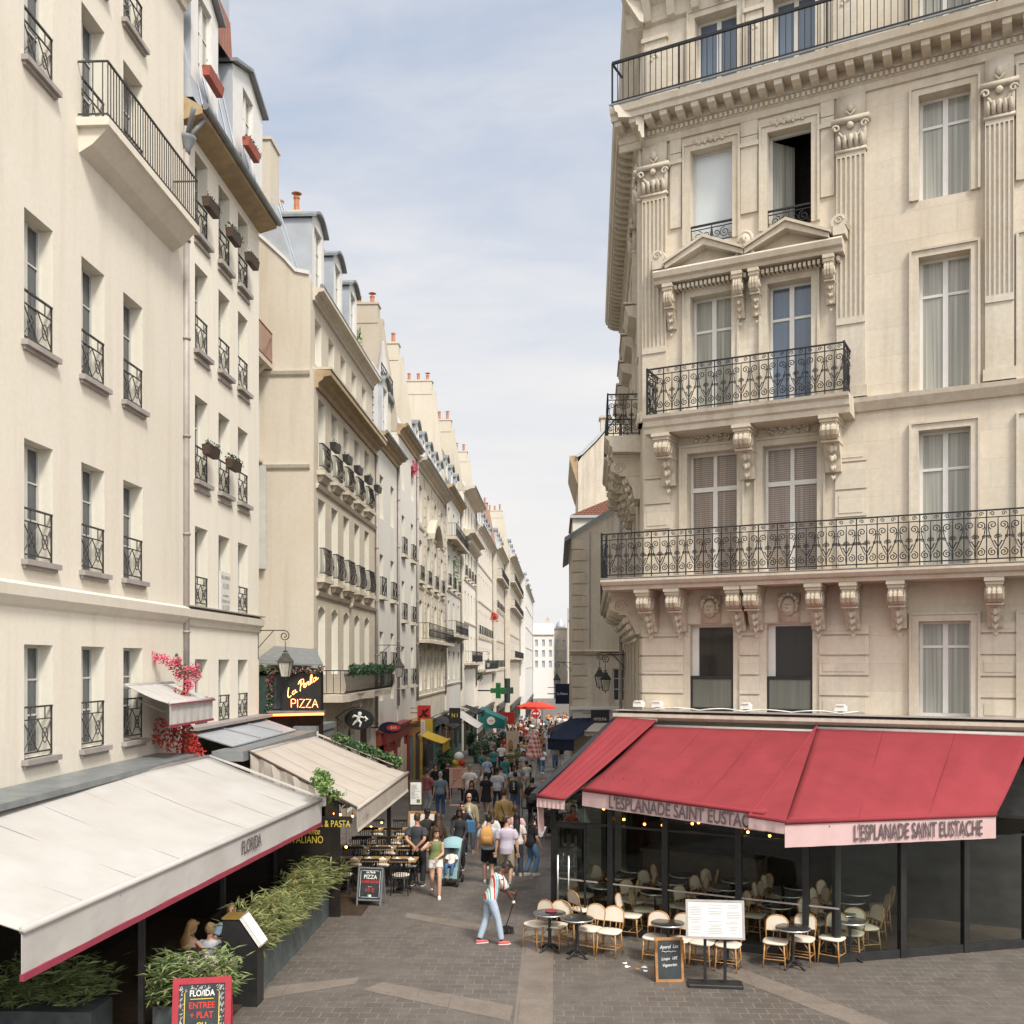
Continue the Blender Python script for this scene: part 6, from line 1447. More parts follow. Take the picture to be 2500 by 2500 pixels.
# round hanging sign with a white winged child
o = empty('hanging_sign', at_u(678,1357,-6.9), 0, 'oval black hanging sign with a white cherub figure', 'sign'); b = MB(); b.M = T(0,0,0,PI/2); b.lathe([(.5,-.03),(.52,0),(.5,.03)], n=28, sy=.72); b.build('board', M['black'], o)
b = MB(); tb2 = lambda l,r_: b.tube([(x,-.045,z) for x,z in l], r_, 6); b.sph((.02,-.04,.2),.07,1,.3,1,8,6); tb2([(0,.12),(-.04,-.02)],[.07,.06]); tb2([(-.04,-.02),(.06,-.12),(.02,-.26)],[.05,.045,.03]); tb2([(-.06,-.04),(-.14,-.1),(-.22,-.2)],[.05,.04,.025]); tb2([(.04,.1),(.16,.06),(.24,.1)],[.03,.028,.02]); tb2([(-.04,.1),(-.18,.12),(-.24,.06)],[.03,.05,.02]); tb2([(.2,.1),(.28,0),(.22,-.06)],[.03,.05,.03]); b.build('cherub', M['whiteink'], o)
b = MB(); b.tube([(-.85,0,.05),(-.5,0,.3),(-.2,0,.42),(.1,0,.4)],.015,5); b.tube([(-.85,0,.05),(-.6,0,-.1),(-.75,0,-.2)],.012,5); b.build('bracket', M['iron'], o)
# flowers on the stone balcony
for i in range(6):
    p = V3(-6.85,34.0+i*1.45,5.35); plantcloud('balcony_plant', 'dark green trailing plant on the stone balcony, %s from the near end' % ('first','second','third','fourth','fifth','last')[i], 'plant', p, [('foliage','leafd',[p+V3(0,.1*k,.05*math.sin(k)) for k in range(-4,5)],26,.2,.06,60+i),('blossom','flpale',[p+V3(0,.2,.1)],10 if i%2 else 3,.2,.04,70+i)], 'plants on the stone balcony')
# window boxes
def window_box(p, mat, label, w=.75, leaf='leafd', n=26, g='window boxes'):
    o = empty('window_box', p, PI/2, label, 'window box', g); b = MB(); b.prism([(-.16,.0),(-.2,.24),(.02,.24),(.0,0)], -w/2, w/2); b.build('box', M[mat], o)
    b = MB(); cloud_leaves(b, [(w*(k/4-.4)*1.0,-.09,.26) for k in range(5)], n, .13, .045, int(p.y*10)); b.build('foliage', M[leaf], o); return o
bx = [(25.0-.4,'first',3),(26.35,'second',3),(27.95,'third',3)]
for v,nm,_ in bx: window_box(V3(-8.62,v,16.75),'dwood','grey window box on the top storey railing of the cream house, %s bay' % nm)
for v,nm,_ in bx[:2]: window_box(V3(-8.62,v,10.7),'dwood','grey window box on the third floor railing of the cream house, %s bay' % nm)
window_box(V3(-8.5,24.4,19.75),'redbox','red planter box on the dormer nearest the camera',1.0,n=14); window_box(V3(-8.5,27.5,19.65),'redbox','red planter box on the dormer furthest along the cream house',1.0,n=40)
for i,c in enumerate((33.13,35.1,37.06,39.06,41.12)): window_box(V3(-7.42,c+.1,12.62),'black','black window box on the beige house, %s bay' % ('first','second','third','fourth','fifth')[i],.8,n=8)
# ------------------------------------------------------------------ scroll bracket lanterns
def lantern(p, rz, label, arm=1.0, s=1.0, second=False, tone='iron'):
    o = empty('wall_lantern', p, rz, label, 'street lamp', 'scroll bracket lanterns')       # local +x points away from the wall
    b = MB(); b.tube([(0,0,0),(arm*.75,0,0)]+[(arm*.75+.17*s*(1-.8*i/16)*math.sin(i*.62),0,-.17*s+.17*s*(1-.8*i/16)*math.cos(i*.62)) for i in range(17)], .018*s, 6); b.tube([(0,0,-.55*s),(arm*.45,0,0)],.014*s,5); b.tube([(0,0,.1),(0,0,-.9*s)],.02*s,6); b.build('bracket', M[tone], o)
    x = arm*.78; z = -.34*s
    b = MB(); b.tube([(x,0,z),(x,0,z-.3*s)],.012*s,5); b.lathe([(.05*s,.0),(.09*s,.03*s),(.03*s,.06*s)],(x,0,z-.34*s),8); b.build('hanger', M[tone], o)
    b = MB(); k = 4
    def ring(r_, zz): return [(x+r_*math.cos(PI/4+i*PI/2), r_*math.sin(PI/4+i*PI/2), zz) for i in range(4)]
    a_,c_,d_,e_ = ring(.10*s,z-.36*s), ring(.15*s,z-.45*s), ring(.30*s,z-.62*s), ring(.31*s,z-.65*s)
    b.add(a_+c_+d_+e_, [(0,1,2,3)]+[(r*4+i,r*4+4+i,r*4+4+(i+1)%4,r*4+(i+1)%4) for r in range(3) for i in range(4)]+[(15,14,13,12)]); b.build('roof', M[tone], o)
    t_,u_ = ring(.26*s,z-.65*s), ring(.15*s,z-1.10*s); b = MB(); b.add(t_+u_,[(i,4+i,4+(i+1)%4,(i+1)%4) for i in range(4)]+[(7,6,5,4)]); b.build('glass', M['lglass'], o)
    b = MB(); [b.tube([t_[i],u_[i]],.013*s,4) for i in range(4)]; b.tube(u_,.014*s,4,closed=True); b.tube(t_,.014*s,4,closed=True); b.tube([(x,0,z-1.1*s),(x,0,z-1.2*s)],.02*s,5); b.build('frame', M[tone], o)
    return o
lantern(V3(-8.8,29.42,6.55), 0, 'large lantern on a scroll bracket at the corner of the cream house', 1.05, .95, tone='irong')
lantern(V3(-7.7,43.05,6.35), 0, 'smaller lantern on a scroll bracket by the drainpipe of the long beige house', 1.25, .95, tone='irong')
lantern(V3(-7.2,92,6.6), 0, 'far small lantern high on the left side of the street', 1.3, 1.0)
lantern(V3(2.62,38.4,5.9), PI, 'green lantern on a scroll bracket at the end of the carved building', .95, .95)
lantern(V3(2.66,40.0,6.0), PI, 'second green lantern half hidden behind the first one', 1.2, .95)
lantern(V3(.75,46.5,5.6), PI, 'lantern bracket above the navy hanging sign', .9, .8)
# ------------------------------------------------------------------ shop signs and awnings along the street
def side_awn(label, u, v0, v1, out, zt, zb, vh, m, vm=None, rev=False):
    g = G((v0+v1)/2); return awning(label, V3(u,v0,zt+g), V3(u,v1,zt+g), V3(u+out,v1,zb+g), V3(u+out,v0,zb+g), m, vm or m, vh, sag=.02, group=None)
side_awn('yellow shop awning on the left of the street', -6.2, 45.4, 48.2, 1.1, 2.9, 2.5, .4, 'yellow')
side_awn('small black shop awning beyond the yellow one', -6.7, 55.0, 58.5, 1.15, 3.4, 2.8, .25, 'blackcan')
side_awn('white shop awning before the teal one', -6.15, 61, 65.5, 1.4, 3.5, 2.6, .3, 'whitecan')
A = side_awn('black shop awning between the white and the teal ones', -6.3, 67.5, 70.5, 1.3, 3.8, 3.4, .3, 'blackcan')
A = empty('awning', V3(-4.6,72.0,G(72)+2.1), 0, 'teal awning with a round white emblem on its side', 'awning'); b = MB(); b.prism([(-.95,.0),(-.95,1.4),(.9,.6),(.9,.0)], 0, 4, 'y'); b.build('canopy', M['teal'], A); b = MB(); b.M = T(-.05,-.035,.55,PI/2); b.lathe([(.3,0),(.3,.03)],n=22); b.build('emblem', M['whiteink'], A); b = MB(); put_text(b,'1967',T(-.05,-.07,.54) @ RX,size=.2,sx=.9,extr=.002); b.build('lettering', M['redink'], A)
def blade(label, p, w, h, m, txt=None, tm='whiteink', sz=.2, t=.1, cat='sign', oval=False, name='hanging_sign', sx=.8):
    o = empty(name, p, 0, label, cat); b = MB()
    if oval: b.M = T(0,0,0,PI/2); b.lathe([(w/2*.96,-t/2),(w/2,0),(w/2*.96,t/2)],n=20,sy=h/w)
    else: b.box(-w/2,w/2,-t/2,t/2,-h/2,h/2)
    b.build('board', M[m], o)
    b = MB(); b.box(-w/2-.35,-w/2,-.015,.015,-.02,.02); b.box(-w/2-.35,-w/2,-.012,.012,h*.3,h*.3+.025); b.build('bracket', M['iron'], o)
    if txt:
        b = MB(); put_text(b, txt, T(0,-t/2-.004,0) @ RX, size=sz, sx=sx, extr=.003); b.build('lettering', M[tm], o)
    return o
o = blade('oval red and dark blue hanging sign over the red shop door', at_u(736,1373,-6.9), .95, .5, 'navy', None, oval=True); b = MB(); b.M = T(.16,-.051,0,PI/2); b.lathe([(.3,0),(.3,.03)],n=20,sy=.45); b.build('plate', M['redink'], o); b = MB(); put_text(b,'BAR',T(.16,-.087,0) @ RX,size=.15,extr=.002); b.build('lettering', M['whiteink'], o)
o = blade('red square sign with a black leaping mark', at_v(800,1345,50)+V3(0,0,0), .65, .75, 'redink', None); b = MB(); b.tube([(-.2,-.06,-.2),(0,-.06,.0),(.2,-.06,.2)],.05,5); b.tube([(-.05,-.06,.15),(.05,-.06,-.1),(.2,-.06,-.15)],.05,5); b.build('emblem', M['black'], o)
o = blade('yellow shop sign with a white plate below the red square sign', at_v(805,1370,49.5),   .6, .72, 'yellow', None); b = MB(); b.box(-.27,-.08,-.062,-.051,-.33,.3); b.build('plate', M['whiteink'], o); b = MB(); put_text(b,'BRASSERIE',T(-.175,-.066,-.02) @ RX @ Matrix.Rotation(PI/2,4,'Z'),size=.13,sx=.8,extr=.001); b.build('lettering', M['redink'], o)
blade('black hanging sign with two gold letters before the white awning', at_v(858,1350,56), .62, .85, 'black', 'N I', 'yellowink', .34)
blade('red sign beyond the teal awning', at_v(955,1355,84), 1.4, 1.0, 'redink', 'o', 'whiteink', .8)
blade('navy hanging sign lettered in white at the old house', at_v(1061,1309,45), .62, .9, 'navy', 'La Maison', 'whiteink', .15, .07)
blade('black shop sign lettered in white and red above the cafe awning edge', at_v(1132,1357,43.6), .78, .82, 'black', 'MITSUYA', 'whiteink', .17, .07)
o = empty('pharmacy_cross', at_v(940,1303,78), 0, 'green pharmacy cross hanging over the street', 'sign'); b = MB(); b.box(-.6,.6,-.1,.1,-.19,.19); b.box(-.19,.19,-.1,.1,.19,.6); b.box(-.19,.19,-.1,.1,-.6,-.19); b.build('cross', M['greenink'], o); b = MB(); b.box(-1.6,-.6,-.04,.04,-.05,.05); b.build('bracket', M['iron'], o)
o = empty('pharmacy_cross', at_v(957,1303,82), R(60), 'dark side of another green pharmacy cross right beside it', 'sign'); b = MB(); b.box(-.75,.75,-.12,.12,-.26,.26); b.box(-.26,.26,-.12,.12,.26,1.0); b.box(-.26,.26,-.12,.12,-1.0,-.26); b.build('cross', M['shopgreen'], o)
# right side of the street: navy awnings
A = awning('navy awning lettered in white under the old house', V3(1.4,43.9,G(44)+3.75), V3(1.4,47.5,G(44)+3.75), V3(-.35,47.5,G(44)+3.0), V3(-.35,43.9,G(44)+3.0), 'navy','navy',.35, sag=.02)
A = awning('navy front awning of the shop in the old house facing the square', V3(2.0,44.0,3.3), V3(.72,44.0,3.3), V3(-.35,42.9,2.35), V3(.75,42.2,2.35), 'navy','navy',.42, 'restaurant', 'whiteink', .2, .8, .5, sag=.02)
awning('grey shop awning below the black shop sign', V3(2.6,43.8,3.05), V3(1.7,43.8,3.05), V3(1.2,42.4,2.7), V3(2.2,42.2,2.7), 'creamcan','creamcan',.15, sag=.01)
# parasols
def parasol(label, p, r, z, m, closed=False, g=None):
    o = empty('parasol', p, 0, label, 'parasol', g); b = MB(); b.tube([(0,0,0),(0,0,z+.5)],.025,6); b.lathe([(.3,0),(.3,.06),(.05,.1)],n=12); b.build('pole', M['whiteink'] if closed else M['iron'], o)
    b = MB(); n = 8
    if closed: b.lathe([(.02,z+.75),(.08,z+.6),(.2,z-.2),(.34,z-.85),(.30,z-1.0),(.1,z-.98)], n=9)
    else: b.lathe([(.03,z+.45),(r*.5,z+.25),(r,z),(r,z-.22),(r*.98,z-.22),(r*.97,z-.01),(.04,z+.35)], n=n)
    b.build('canopy', M[m], o); return o
for i,(px,v) in enumerate(((999,96),(1012,93),(1023,97))):
    p = at_v(px,1333,v); parasol(('red parasol, leftmost of the far three','red parasol, middle of the far three','red parasol, rightmost of the far three')[i], V3(p.x,v,G(v)), 1.25, p.z-G(v), 'redpara', g='far red parasols')
p = at_v(1009,1418,52); o = empty('parasol', V3(p.x,52,G(52)), 0, 'red and white checked parasol half folded in the right hand terrace', 'parasol'); b = MB(); b.tube([(0,0,0),(0,0,2.85)],.03,6); b.build('pole', M['whiteink'], o); b = MB(); b.lathe([(.04,2.75),(.24,2.5),(.46,1.6),(.52,1.45),(.48,1.47),(.2,2.4)],n=10); b.build('canopy', M['check'], o)
o = parasol('closed white parasol on the roof terrace', V3(-8.2,47.4,18.4), 1, 1.7, 'whitecan', True)
# no entry sign
p = at_v(1011,1348,95); o = empty('no_entry_sign', V3(p.x,95,G(95)), 0, 'round red no entry sign with a white bar on a thin post', 'road sign'); b = MB(); b.tube([(0,0,0),(0,0,p.z-G(95)+.5)],.05,6); b.build('post', M['pipe'], o); h_ = p.z-G(95)+.1
b = MB(); b.M = T(0,-.06,h_,PI/2); b.lathe([(.46,0),(.46,.03)],n=20); b.build('rim', M['whiteink'], o); b = MB(); b.M = T(0,-.1,h_,PI/2); b.lathe([(.40,0),(.40,.03)],n=20); b.build('disc', M['redink'], o); b = MB(); b.box(-.27,.27,-.15,-.135,h_-.07,h_+.07); b.build('bar', M['whiteink'], o); b = MB(); b.box(-.4,.4,-.1,-.07,h_-.9,h_-.52); b.build('plate', M['whiteink'], o)
# giant ice cream and potted greenery
p = gs(866,1490); o = empty('ice_cream_cone', V3(p.x,p.y,p.z), 0, 'giant ice cream cone display with white, yellow and pink scoops', 'display cone'); b = MB(); b.lathe([(.06,0),(.26,1.15),(.24,1.17)],n=12); b.build('cone', M['oaky'], o, True)
for m_,x,z,r_ in (('whiteink',0,1.62,.24),('yellow',-.15,1.33,.19),('redpara',.14,1.33,.18)): b = MB(); b.sph((x,0,z),r_,n=12,m=8); b.build('scoop', M[m_], o, True)
for i,(px,py,r_,h_) in enumerate(((848,1465,.8,1.8),(836,1475,.5,1.2),(905,1440,.9,1.5),(922,1432,1.0,1.5),(940,1425,1.0,1.6),(955,1418,.9,1.5),(890,1425,.6,1.7),(1085,1420,.8,1.6))):
    p = gs(px,py); o = empty('potted_shrub', p, 0, 'dark green potted shrub, '+('beside the giant ice cream','left of the giant ice cream, smaller','leftmost of the hedge under the teal awning','second in the hedge under the teal awning','third in the hedge under the teal awning','rightmost of the hedge under the teal awning','behind the white awning','pale one by the navy awning')[i], 'shrub', 'potted shrubs along the street')
    b = MB(); b.lathe([(r_*.4,0),(r_*.5,.5),(r_*.48,.5)],n=10); b.build('pot', M['planter'], o)
    b = MB(); q = random.Random(i); cloud_leaves(b, [(q.gauss(0,r_*.3),q.gauss(0,r_*.3),.5+(h_-.5)*q.random()) for _ in range(14)], 40, r_*.4, .085, i+90); b.build('foliage', M['leafd'] if i != 7 else M['leafo'], o)
# plants on balconies far down
for i,(px,py,v,m_) in enumerate(((862,1080,75,'leafl'),(672,640,42,'leafl'),(780,885,54,'flpink'),(935,1165,104,'flred'),(930,1163,102,'flred'),(905,1275,88,'leafd'))):
    p = at_v(px,py,v); plantcloud('balcony_plant', 'plant on a balcony of the left row, '+('tall light green one halfway down','green one on the beige house roof edge','pink one under the dark eaves','red one high up, right of its pair','red one high up, left of its pair','dark green one far down low')[i], 'plant', p, [('foliage',m_,[p+V3(0,0,.3*k*(1.6 if i==0 else .4)) for k in range(-2,3)],26,.3,.09,120+i)])

def painted_front(label, v0, v1, posts, lintel, infill, u=-7.36):
    g0 = G((v0+v1)/2)-.15; o = empty('painted_shop_front', V3(u,v0,g0), PI/2, label, 'shop front'); W = v1-v0
    b = MB(); b.box(0,W,-.02,.35,2.75,3.35); b.box(-.05,W+.05,-.14,.35,3.35,3.45); b.build('fascia', M[lintel], o)
    b = MB(); b.box(0,W,.06,.1,0,2.75); b.build('infill', M[infill], o)
    for x,w,m in posts: b = MB(); b.box(x-w/2,x+w/2,-.06,.06,0,2.75); b.box(x-w/2-.04,x+w/2+.04,-.09,.06,0,.3); b.build('pilaster', M[m], o)
    for x,w in [(posts[i][0],posts[i+1][0]) for i in range(len(posts)-1)]:
        if w-x > .9: b = MB(); b.box(x+.35,w-.35,.02,.061,.15,2.3); b.box(x+.45,w-.45,.0,.03,1.1,2.2); b.build('door', M['creamb' if infill == 'shopred' else 'dwood'], o)
painted_front('dark red painted shop front with pale doors under the oval sign', 43.4, 50.3, [(.3,.4,'shopred'),(2.6,.3,'shopred'),(4.6,.25,'creamb'),(6.5,.45,'shopred')], 'shopred', 'shopred')
painted_front('yellow and blue grey painted shop front behind the yellow awning', 50.6, 55.0, [(.4,.6,'slate'),(1.3,.45,'ochre'),(4.1,.4,'ochre')], 'oak', 'dwood')
# ------------------------------------------------------------------ people
PM = {}
def cloth(c, **k):
    key = (tuple(c), tuple(sorted(k.items())) if not k.get('stripes') else id(k['stripes']))
    if key not in PM: PM[key] = fabric('cloth_%d' % len(PM), c, weave=140, dirt=.0, var=.14, **k)
    return PM[key]
SK = {'fair': plain('fair_skin', (.56,.33,.235), .5, .08, 9), 'tan': plain('tan_skin', (.44,.235,.145), .5, .08, 9), 'brown': plain('brown_skin', (.20,.09,.05), .5, .1, 9), 'dark': plain('dark_skin', (.095,.045,.028), .5, .1, 9)}
HR = {'black': plain('black_hair', (.014,.011,.010), .45, .4, 30), 'brown': plain('brown_hair', (.055,.03,.017), .5, .4, 30), 'blond': plain('blond_hair', (.36,.22,.09), .5, .3, 40), 'red': plain('auburn_hair', (.17,.06,.025), .5, .3, 30), 'grey': plain('grey_hair', (.34,.32,.29), .6, .2, 30), 'straw': plain('fair_hair', (.30,.20,.10), .5, .3, 40)}
EYE_M = plain('dark_eye', (.02,.015,.012), .3); LIP_M = plain('lips', (.30,.10,.08), .5); GLASS_M = plain('sunglasses', (.008,.008,.009), .12, spec=.8)
_todo = []
def ik(a, t, l1, l2, pole):
    d = t-a; L_ = min(max(d.length, abs(l1-l2)+1e-3), (l1+l2)*.999); u_ = d.normalized()
    x = (l1*l1-l2*l2+L_*L_)/(2*L_); h = math.sqrt(max(0, l1*l1-x*x)); p = (pole-u_*pole.dot(u_)); p = p.normalized() if p.length > 1e-4 else u_.orthogonal()
    return a+u_*x+p*h, a+u_*L_
def limb(mb, pts, rads, n=10):
    "smooth tapered tube through a few joints"
    P = []; Rr = []
    for i in range(len(pts)-1):
        for k in range(4):
            t = k/4; P.append(pts[i].lerp(pts[i+1], t)); Rr.append(rads[i]+(rads[i+1]-rads[i])*t)
    P.append(pts[-1]); Rr.append(rads[-1])
    for _ in range(1):
        Q = P[:]
        for i in range(1, len(P)-1): Q[i] = P[i-1]*.25+P[i]*.5+P[i+1]*.25
        P = Q
    return mb.tube(P, Rr, n)
def person(label, pos, face, H=1.75, sex='m', skin='fair', hair='brown', hairstyle='short', top=None, sleeve=.5, tuck=-.05, bottom=None, leg=1.0, shoe=(.6,.58,.55), lean=0., hands=None, feet=None, pelvis=None, head=(0,0), group=None, skirt=0, vox=.016, glasses=False, width=1.0, collar=None, detail=True, topmat=None, name='person', bare=False, hat=None, facefeat=True, roll=0.):
    s = H/1.75; o = empty(name, pos, face, label, 'person', group)
    f = sex == 'f'; t = V3(math.sin(roll),math.sin(lean),math.cos(lean)).normalized(); fw = V3(0,math.cos(lean),-math.sin(lean)); rt = V3(1,0,0)
    pz = (.92 if pelvis is None else pelvis); pel = V3(0,0,pz) if not isinstance(pelvis, (tuple,list)) else V3(*pelvis)
    hw = .09; sw = (.165 if f else .19)*width
    feet = feet or [(-.10,.02,0),(.10,-.06,0)]
    tors = [(-.13,.10,.085),(-.06,.165 if f else .155,.11),(.02,.172 if f else .16,.115),(.12,.135 if f else .148,.098),(.2,.118 if f else .142,.092),(.30,.138 if f else .16,.112),(.38,.148 if f else .172,.112),(.44,.14 if f else .16,.098),(.485,.085,.07),(.52,.055,.055),(.60,.05,.052)]
    def at(h, x=0, y=0): return pel+t*h+rt*x+fw*y
    def rings(a, b_, ex): return [(at(h), rx*width+ex, ry*width+ex, rt, fw) for h,rx,ry in tors if a-1e-6 <= h <= b_+1e-6]
    J = {}
    for i,sd in ((0,-1),(1,1)):
        fx,fy,fz = feet[i][:3]; hip = at(-.02, sd*hw); ank = V3(fx,fy,fz+.085); kn, ank = ik(hip, ank, .425, .43, V3(sd*.12,1,.1) if len(feet[i]) < 4 else V3(*feet[i][3])); J[i] = (hip, kn, ank)
    shl = {}; hd = hands or [(-.27,.06,.80),(.27,.02,.80)]
    for i,sd in ((0,-1),(1,1)):
        sh = at(.435, sd*sw); el, wr = ik(sh, V3(*hd[i][:3]), .285, .25, V3(sd*.5,-.8,-.2) if len(hd[i]) < 4 else V3(*hd[i][3])); shl[i] = (sh, el, wr)
    hc = at(.665)+V3(0,.025,0)
    yaw, pit = head; hx = V3(math.cos(yaw),math.sin(yaw),0); hf = V3(-math.sin(yaw)*math.cos(pit),math.cos(yaw)*math.cos(pit),math.sin(pit)); hu = hx.cross(hf)
    hc = at(.575)+hu*.105+hf*.02
    HP = lambda x,y,z: hc+hx*x+hf*y+hu*z
    # body: one fused skin
    b = MB(); b.loft(rings(-.13,.60,0), 14)
    hr = [(-.118,.03,.03,.035),(-.10,.048,.055,.03),(-.06,.064,.078,.018),(0,.074,.092,.0),(.05,.075,.096,-.006),(.09,.062,.08,-.01),(.115,.035,.045,-.012),(.122,.01,.012,-.012)]
    b.loft([(HP(0,y,z),rx,ry,hx,hf) for z,rx,ry,y in hr], 14)
    b.add([HP(-.014,.085,-.03),HP(.014,.085,-.03),HP(0,.118,-.032),HP(0,.088,.025)],[(0,1,2),(1,3,2),(3,0,2),(0,3,1)])
    for sd in (-1,1): b.sph(HP(sd*.076,-.005,-.005),.026,.45,.8,1.1,8,5)
    for i in (0,1):
        hip,kn,ank = J[i]; limb(b, [hip, hip.lerp(kn,.5), kn, kn.lerp(ank,.35), ank], [.085,.078,.055,.056,.038])
        sh,el,wr = shl[i]; limb(b, [sh, sh.lerp(el,.5), el, el.lerp(wr,.4), wr], [.043 if f else .048,.040 if f else .046,.037 if f else .042,.037 if f else .042,.026])
        d = (wr-el).normalized(); sd = -1 if i == 0 else 1; side = d.cross(fw).normalized() if abs(d.dot(fw)) < .9 else rt.copy(); nrm = side.cross(d).normalized()
        b.loft([(wr,.026,.02,side,nrm),(wr+d*.04,.038,.018,side,nrm),(wr+d*.085,.042,.015,side,nrm),(wr+d*.095,.036,.012,side,nrm)], 8)
        J[('h',i)] = (wr, d, side, nrm)
        d2 = (ank-kn).normalized(); fd = V3(0,1,0); toe = V3(ank.x,ank.y,ank.z-.05)
        tip = feet[i][4] if len(feet[i]) > 4 else None; J[('f',i)] = (ank, tip)
        b.loft([(ank+V3(0,-.04,-.05),.03,.03,rt,V3(0,0,1)),(ank+V3(0,.05,-.055),.036,.025,rt,V3(0,0,1)),(ank+V3(0,.14,-.065),.035,.018,rt,V3(0,0,1))], 8)
    body = b.build('body', SK[skin], o, True); _todo.append((body, vox, 2))
    fm = MB()
    for i in (0,1):       # fingers and thumb
        wr,d,side,nrm = J[('h',i)]
        for k,(x,l) in enumerate(((-.030,.062),(-.010,.075),(.010,.07),(.029,.055))):
            p = wr+d*.088+side*x; curl = nrm*(-.02 if i == 0 else .02); fm.tube([p,p+d*l*.5+curl*.2,p+d*l*.85+curl*1.1],[.0095,.0085,.006],6)
        s0 = 1 if side.dot(V3(0,1,0)) > 0 else -1
        p = wr+d*.03+side*.03*s0; fm.tube([p,p+side*.028*s0+d*.03,p+side*.03*s0+d*.062],[.013,.011,.007],6)
    if detail: fm.build('fingers', SK[skin], o, True)
    if detail and facefeat:
        for sd in (-1,1): e = MB(); e.sph(HP(sd*.030,.085,.008),.0105,1.3,.6,.8,8,5); e.build('eye', EYE_M, o, True); e = MB(); e.tube([HP(sd*.014,.091,.028),HP(sd*.032,.089,.034),HP(sd*.05,.076,.028)],.005,4); e.build('eyebrow', HR['black' if hair in ('black','brown') else hair], o)
        e = MB(); e.tube([HP(-.024,.082,-.066),HP(0,.093,-.066),HP(.024,.082,-.066)],[.004,.007,.004],5); e.build('mouth', LIP_M, o)
    if glasses: e = MB(); [e.sph(HP(sd*.033,.093,.008),.026,1.1,.4,.75,10,6) for sd in (-1,1)]; e.tube([HP(-.078,.0,.012),HP(-.06,.08,.012),HP(.06,.08,.012),HP(.078,.0,.012)],.004,4); e.build('sunglasses', GLASS_M, o)
    # clothes
    if top is not None:
        b = MB(); b.loft([(at(h), max(rx, .150 if h < -.03 else 0)*width+.018, max(ry, .10 if h < -.03 else 0)*width+.018, rt, fw) for h,rx,ry in tors if tuck-1e-6 <= h <= .4851], 16)
        if sleeve > 0:
            for i in (0,1):
                sh,el,wr = shl[i]; r0 = .074 if f else .083
                if sleeve <= .6: e = sh.lerp(el, sleeve/.6*.85); limb(b, [sh+ (at(.42)-sh)*.25, sh.lerp(e,.5), e], [r0-.006,r0-.006,r0-.008], 12)
                else: limb(b, [sh+(at(.42)-sh)*.25, sh.lerp(el,.5), el, el.lerp(wr,.6*sleeve), el.lerp(wr,.95*sleeve)], [r0-.004,r0-.016,r0-.024,r0-.03,r0-.034], 12)
        else:
            for sd in (-1,1): b.tube([at(.42,sd*.085,.08),at(.475,sd*.095,.0),at(.42,sd*.085,-.08)],.016,6)
        tb_ = b.build('top', topmat or cloth(top), o, True); _todo.append((tb_, vox, 1))
        if collar: e = MB(); e.tube([at(.475,.07*math.cos(a),.065*math.sin(a)) for a in [k*PI/6 for k in range(12)]],.018,6,closed=True); e.build('collar', cloth(collar), o, True)
    if bottom is not None:
        b = MB(); b.loft(rings(-.13,.06 if tuck < 0 else .12,.013), 16)
        for i in (0,1):
            hip,kn,ank = J[i]; m = .014
            if leg >= .9: limb(b, [hip, hip.lerp(kn,.5), kn, kn.lerp(ank,.5), ank+(kn-ank)*.06], [.092,.085+m*.4,.068+m*.3,.062+m*.5,.055+m*.4], 12)
            else:
                e = hip.lerp(kn, leg*2) if leg <= .5 else kn; limb(b, [hip, hip.lerp(e,.5), e], [.094,.097,.099 if leg > .35 else .1], 12)
        if skirt: b.loft([(at(.04),.16,.125,rt,fw),(at(-.1),.19,.15,rt,fw),(at(-skirt),.24,.2,rt,fw)],16)
        bb = b.build('bottoms', cloth(bottom), o, True); _todo.append((bb, vox, 1))
    for i in (0,1):
        ank,tip = J[('f',i)]; b = MB(); up_ = V3(0,0,1) if tip is None else V3(0,-math.sin(tip),math.cos(tip)); fd = V3(0,1,0) if tip is None else V3(0,math.cos(tip),math.sin(tip))
        b.mi = 1; A_ = ank-up_*.075; b.loft([(A_-fd*.075,.03,.012,rt,up_),(A_-fd*.04,.042,.014,rt,up_),(A_+fd*.09,.048,.014,rt,up_),(A_+fd*.165,.042,.013,rt,up_),(A_+fd*.19,.02,.01,rt,up_)],10)
        b.mi = 0; A_ = ank-up_*.045; b.loft([(A_-fd*.07,.028,.03,rt,up_),(A_-fd*.03,.038,.045,rt,up_),(A_+fd*.03,.04,.046,rt,up_),(A_+fd*.09,.042,.030,rt,up_),(A_+fd*.15,.038,.02,rt,up_),(A_+fd*.178,.02,.012,rt,up_)],10)
        b.build('shoe', [cloth(shoe), SHOE_S], o, True)
    # hair
    if hairstyle != 'bald':
        b = MB(); k = .012
        caps = [(-.05,.071,.05,-.05),(.0,.080,.075,-.032),(.045,.083,.098,-.014),(.085,.074,.092,-.010),(.115,.05,.062,-.012),(.135,.015,.02,-.012)]
        if hairstyle == 'crop': caps = [(z,rx-.004,ry-.006,y) for z,rx,ry,y in caps]
        b.loft([(HP(0,y,z),rx,ry,hx,hf) for z,rx,ry,y in caps], 14)
        b.tube([HP(-.07,.04,.055),HP(-.04,.082,.082),HP(0,.092,.09),HP(.04,.082,.082),HP(.07,.04,.055)],[.014,.022,.024,.022,.014],6)
